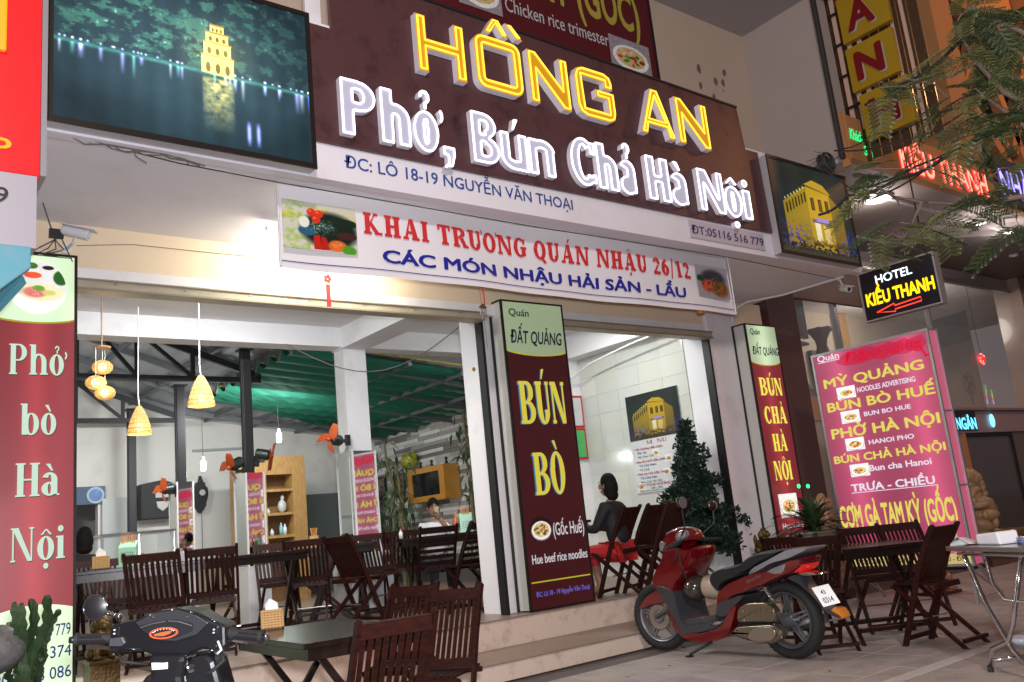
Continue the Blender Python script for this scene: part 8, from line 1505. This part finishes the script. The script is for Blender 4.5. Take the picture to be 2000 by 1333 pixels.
# local frame: person faces -Y, seat at z=.45
def head(T, z, parent, face_=True, y0=0.0, hair='short', s_=1.0):
    c_ = T(0, y0, z); d = (T(0, -1, 0)-T(0, 0, 0)); sd = (T(1, 0, 0)-T(0, 0, 0)); M3 = Matrix((sd, -d, Vector((0, 0, 1)))).transposed(); W = lambda x, y, zz: c_+M3 @ Vector((x, y, zz))
    q = MB(); q.ell(c_, (.068, .084, .102), 18, 14, M3); q.ell(W(0, -.04, -.05), (.05, .043, .052), 14, 10, M3); q.ell(W(0, -.098, -.012), (.013, .02, .022), 8, 6, M3)
    for k in (-1, 1): q.ell(W(k*.077, .0, -.01), (.012, .02, .028), 8, 6, M3)
    hd = q.build('head', skin, parent, smooth=True)
    for k in (-1, 1): q = MB(); q.ell(W(k*.032, -.084, .012), (.014, .008, .006), 8, 6, M3); q.build('eye', mat('eye_dark', (.02, .015, .012), .3), hd); q = MB(); q.ell(W(k*.033, -.088, .034), (.02, .006, .005), 8, 5, M3); q.build('eyebrow', hairm, hd)
    q = MB(); q.ell(W(0, -.092, -.058), (.024, .008, .007), 8, 5, M3); q.build('mouth', mat('lips', (.30, .10, .08), .5), hd)
    q = MB(); q.ell(W(0, .018, .035), (.084, .094, .092), 18, 12, M3)
    if hair == 'bob': q.ell(W(0, .035, -.02), (.096, .088, .125), 18, 12, M3); q.ell(W(0, .05, -.10), (.088, .065, .06), 16, 10, M3)
    q.build('hair', hairm, parent, smooth=True); return hd
def person(lb, base, ang, top, legs, feet=None, hair='short', arm='rest', lean=0.0, bare=False):
    t = thing('person', lb, 'person', base); T = X_(base, ang); z0 = .47
    sh_z, sh = z0+.50, .165; R_h = {'rest': (.12, -.42, z0+.30), 'drink': (.045, -.165+lean, z0+.60)}; L_h = {'rest': (-.12, -.42, z0+.30), 'drink': (-.18, -.36, z0+.30)}
    J = {'pelvis': (T(0, 0, z0+.06), (.14, .10)), 'waist': (T(0, lean*.4, z0+.22), (.125, .095)), 'chest': (T(0, lean*.8, z0+.38), (.14, .10)), 'upper': (T(0, lean*.95, z0+.49), (.13, .085)), 'neckb': (T(0, lean, z0+.53), (.07, .06)), 'neck': (T(0, lean-.01, z0+.60), (.045, .05))}
    E_ = [('pelvis', 'waist'), ('waist', 'chest'), ('chest', 'upper'), ('upper', 'neckb'), ('neckb', 'neck')]
    for s_, hk in ((1, R_h[arm]), (-1, L_h[arm])):
        k = 'r' if s_ > 0 else 'l'; ez = z0+.26 if arm == 'rest' or s_ < 0 else z0+.33; J[k+'sh'] = (T(s_*sh, lean, sh_z), .058); J[k+'el'] = (T(s_*(sh+.06), lean-.12, ez), .043); hv = T(*hk); J[k+'wr'] = (hv, .028)
        E_ += [('upper', k+'sh'), (k+'sh', k+'el'), (k+'el', k+'wr')]
    for s_ in (-1, 1):
        k = 'r' if s_ > 0 else 'l'; J[k+'hip'] = (T(s_*.09, -.04, z0+.02), .085); J[k+'kn'] = (T(s_*.11, -.42, z0+.02), .062); J[k+'an'] = (T(s_*.11, -.36, .09), .038); J[k+'toe'] = (T(s_*.12, -.50, .035), .03)
        E_ += [('pelvis', k+'hip'), (k+'hip', k+'kn'), (k+'kn', k+'an'), (k+'an', k+'toe')]
    body('body', J, E_, 'pelvis', skin, t)
    def inflate(keys, f_, ext=None): return {k: (J[k][0], tuple(r*f_ for r in J[k][1]) if isinstance(J[k][1], tuple) else J[k][1]*f_) for k in keys}
    tk = ['pelvis', 'waist', 'chest', 'upper', 'neckb', 'rsh', 'lsh', 'rel', 'lel']; Jt = inflate(tk, 1.16); Jt['neckb'] = (J['neckb'][0]+Vector((0, 0, .01)), (.085, .075))
    for k in 'rl': Jt[k+'cf'] = (J[k+'el'][0].lerp(J[k+'wr'][0], .82 if arm == 'rest' else .45), .038)
    Et = [(a, b) for a, b in E_ if a in tk and b in tk]+[('rel', 'rcf'), ('lel', 'lcf')]; body('shirt' if arm == 'drink' else 'jacket', Jt, Et, 'pelvis', top, t)
    Jl = inflate(['pelvis', 'rhip', 'lhip', 'rkn', 'lkn'], 1.1)
    for k in 'rl': Jl[k+'an2'] = (J[k+'kn'][0].lerp(J[k+'an'][0], .55 if bare else .85), .05)
    body('trousers', Jl, [('pelvis', 'rhip'), ('pelvis', 'lhip'), ('rhip', 'rkn'), ('lhip', 'lkn'), ('rkn', 'ran2'), ('lkn', 'lan2')], 'pelvis', legs, t)
    if feet:
        for k in 'rl': a, b_ = J[k+'an'][0], J[k+'toe'][0]; q = MB(); q.beam(Vector((a.x, a.y, base[2]+.012))+(a-b_)*.35*Vector((1, 1, 0)).length*0, Vector((b_.x, b_.y, base[2]+.012)), .085, .022); q.build('sandal', feet, t, bevel=.006)
    hd = head(T, z0+.74, t, y0=lean-.02, hair=hair)
    for s_, k in ((1, 'r'), (-1, 'l')):      # hands: palm, four curled fingers and a thumb
        w0 = J[k+'wr'][0]; d = (w0-J[k+'el'][0]).normalized(); up_ = Vector((0, 0, 1)); sd = d.cross(up_).normalized(); Jh = {'w': (w0-d*.01, .024), 'p': (w0+d*.05, (.036, .018))}; Eh = [('w', 'p')]
        for f_ in range(4):
            o_ = (f_-1.5)*.017; L_ = (.030, .036, .034, .027)[f_]; a = w0+d*.078+sd*o_; b_ = a+d*L_-up_*.008; c_ = b_+d*L_*.5-up_*L_*.7; Jh['a%d' % f_] = (a, .0095); Jh['b%d' % f_] = (b_, .0085); Jh['c%d' % f_] = (c_, .007); Eh += [('p', 'a%d' % f_), ('a%d' % f_, 'b%d' % f_), ('b%d' % f_, 'c%d' % f_)]
        th = w0+d*.03-sd*s_*.034; Jh['t1'] = (th, .012); Jh['t2'] = (th+d*.035-sd*s_*.012-up_*.01, .009); Eh += [('w', 't1'), ('t1', 't2')]; body('hand', Jh, Eh, 'w', skin, t, 1)
    return t, T
d_ = _ray(850, 1050); d_ = Vector((d_.x, d_.y, 0)).normalized()*10.75; wsh = mat('white_shirt', (.72, .72, .74), .7, bump=.2, bscale=12)
M_, TM = person('black haired man in a white shirt drinking from a glass by the stone wall', (d_.x, d_.y, F0), math.atan2(-d_.x, d_.y)+.15, wsh, mat('dark_trousers', (.02, .02, .03), .7), arm='drink', lean=-.03)
gw = TM(.015, -.19, .47+.675); q = MB(); q.lathe([(0, 0), (.026, 0), (.032, .095), (.029, .095), (.024, .006)], gw-Vector((0, 0, .03)), 14); tag(q.build('drinking_glass', mat('beer_glass', (.7, .6, .4), .05, alpha=.55)), 'drinking glass held to his mouth by the man in white', 'glass')
d_ = _ray(1208, 1050); d_ = Vector((d_.x, d_.y, 0)).normalized()*8.95; blk = mat('black_jacket', (.012, .012, .014), .75); redt = mat('red_trousers', (.48, .018, .02), .65)
person('woman with bobbed black hair, black jacket and red trousers seated beside the tiled wall', (d_.x+.02, d_.y, F0), face(-.35, .93), blk, redt, mat('brown_sandal', (.12, .06, .03), .6), hair='bob', lean=-.06, bare=True)
dup(chA, (d_.x+.02, d_.y+.02, F0), face(-.35, .93), 'folding chair the woman in the black jacket sits on', GT, sc=(1, 1, 1))
d_ = _ray(165, 1060); d_ = Vector((d_.x, d_.y, 0)).normalized()*10.2; person('person in dark clothes seen from behind at the back left', (d_.x, d_.y, F0), math.atan2(-d_.x, d_.y)+math.pi, mat('dark_coat', (.02, .02, .022), .8), MATS['dark_trousers'], hair='bob')
d_ = _ray(997, 1080); d_ = Vector((d_.x, d_.y, 0)).normalized()*9.3; person('person in a pale blue shirt mostly hidden behind the central pillar', (d_.x, d_.y, F0), math.atan2(-d_.x, d_.y)+.9, mat('pale_blue_shirt', (.25, .42, .62), .7), MATS['dark_trousers'])
# ================================================================ small litter on the pavement
rs = random.Random(55); q = MB()
for k in range(34):
    x, y = rs.uniform(4.2, 8.2), rs.uniform(2.2, 5.6); s_ = rs.uniform(.006, .018); a = rs.uniform(0, 6.28)
    q.add([(x+s_*math.cos(a+t_)*rs.uniform(.6, 1.3), y+s_*math.sin(a+t_)*rs.uniform(.6, 1.3), .003+.003*rs.random()) for t_ in (0, 1.3, 2.6, 3.9, 5.1)], [(0, 1, 2, 3, 4)])
tag(q.build('dry_leaf_litter', mat('litter', (.07, .05, .035), .8, noise=.5, nscale=30)), 'scattered dry leaf scraps and crumbs on the pavement', 'litter', kind='stuff')
q = MB(); q.box((4.4, 3.07, .0012), (9.5, 3.17, .0045)); tag(q.build('pavement_line', mat('worn_pale_paint', (.55, .50, .47), .8, noise=.2, nscale=12, dirt=(.36, .32, .3), damt=.9, dscale=7)), None, None, None, 'structure')
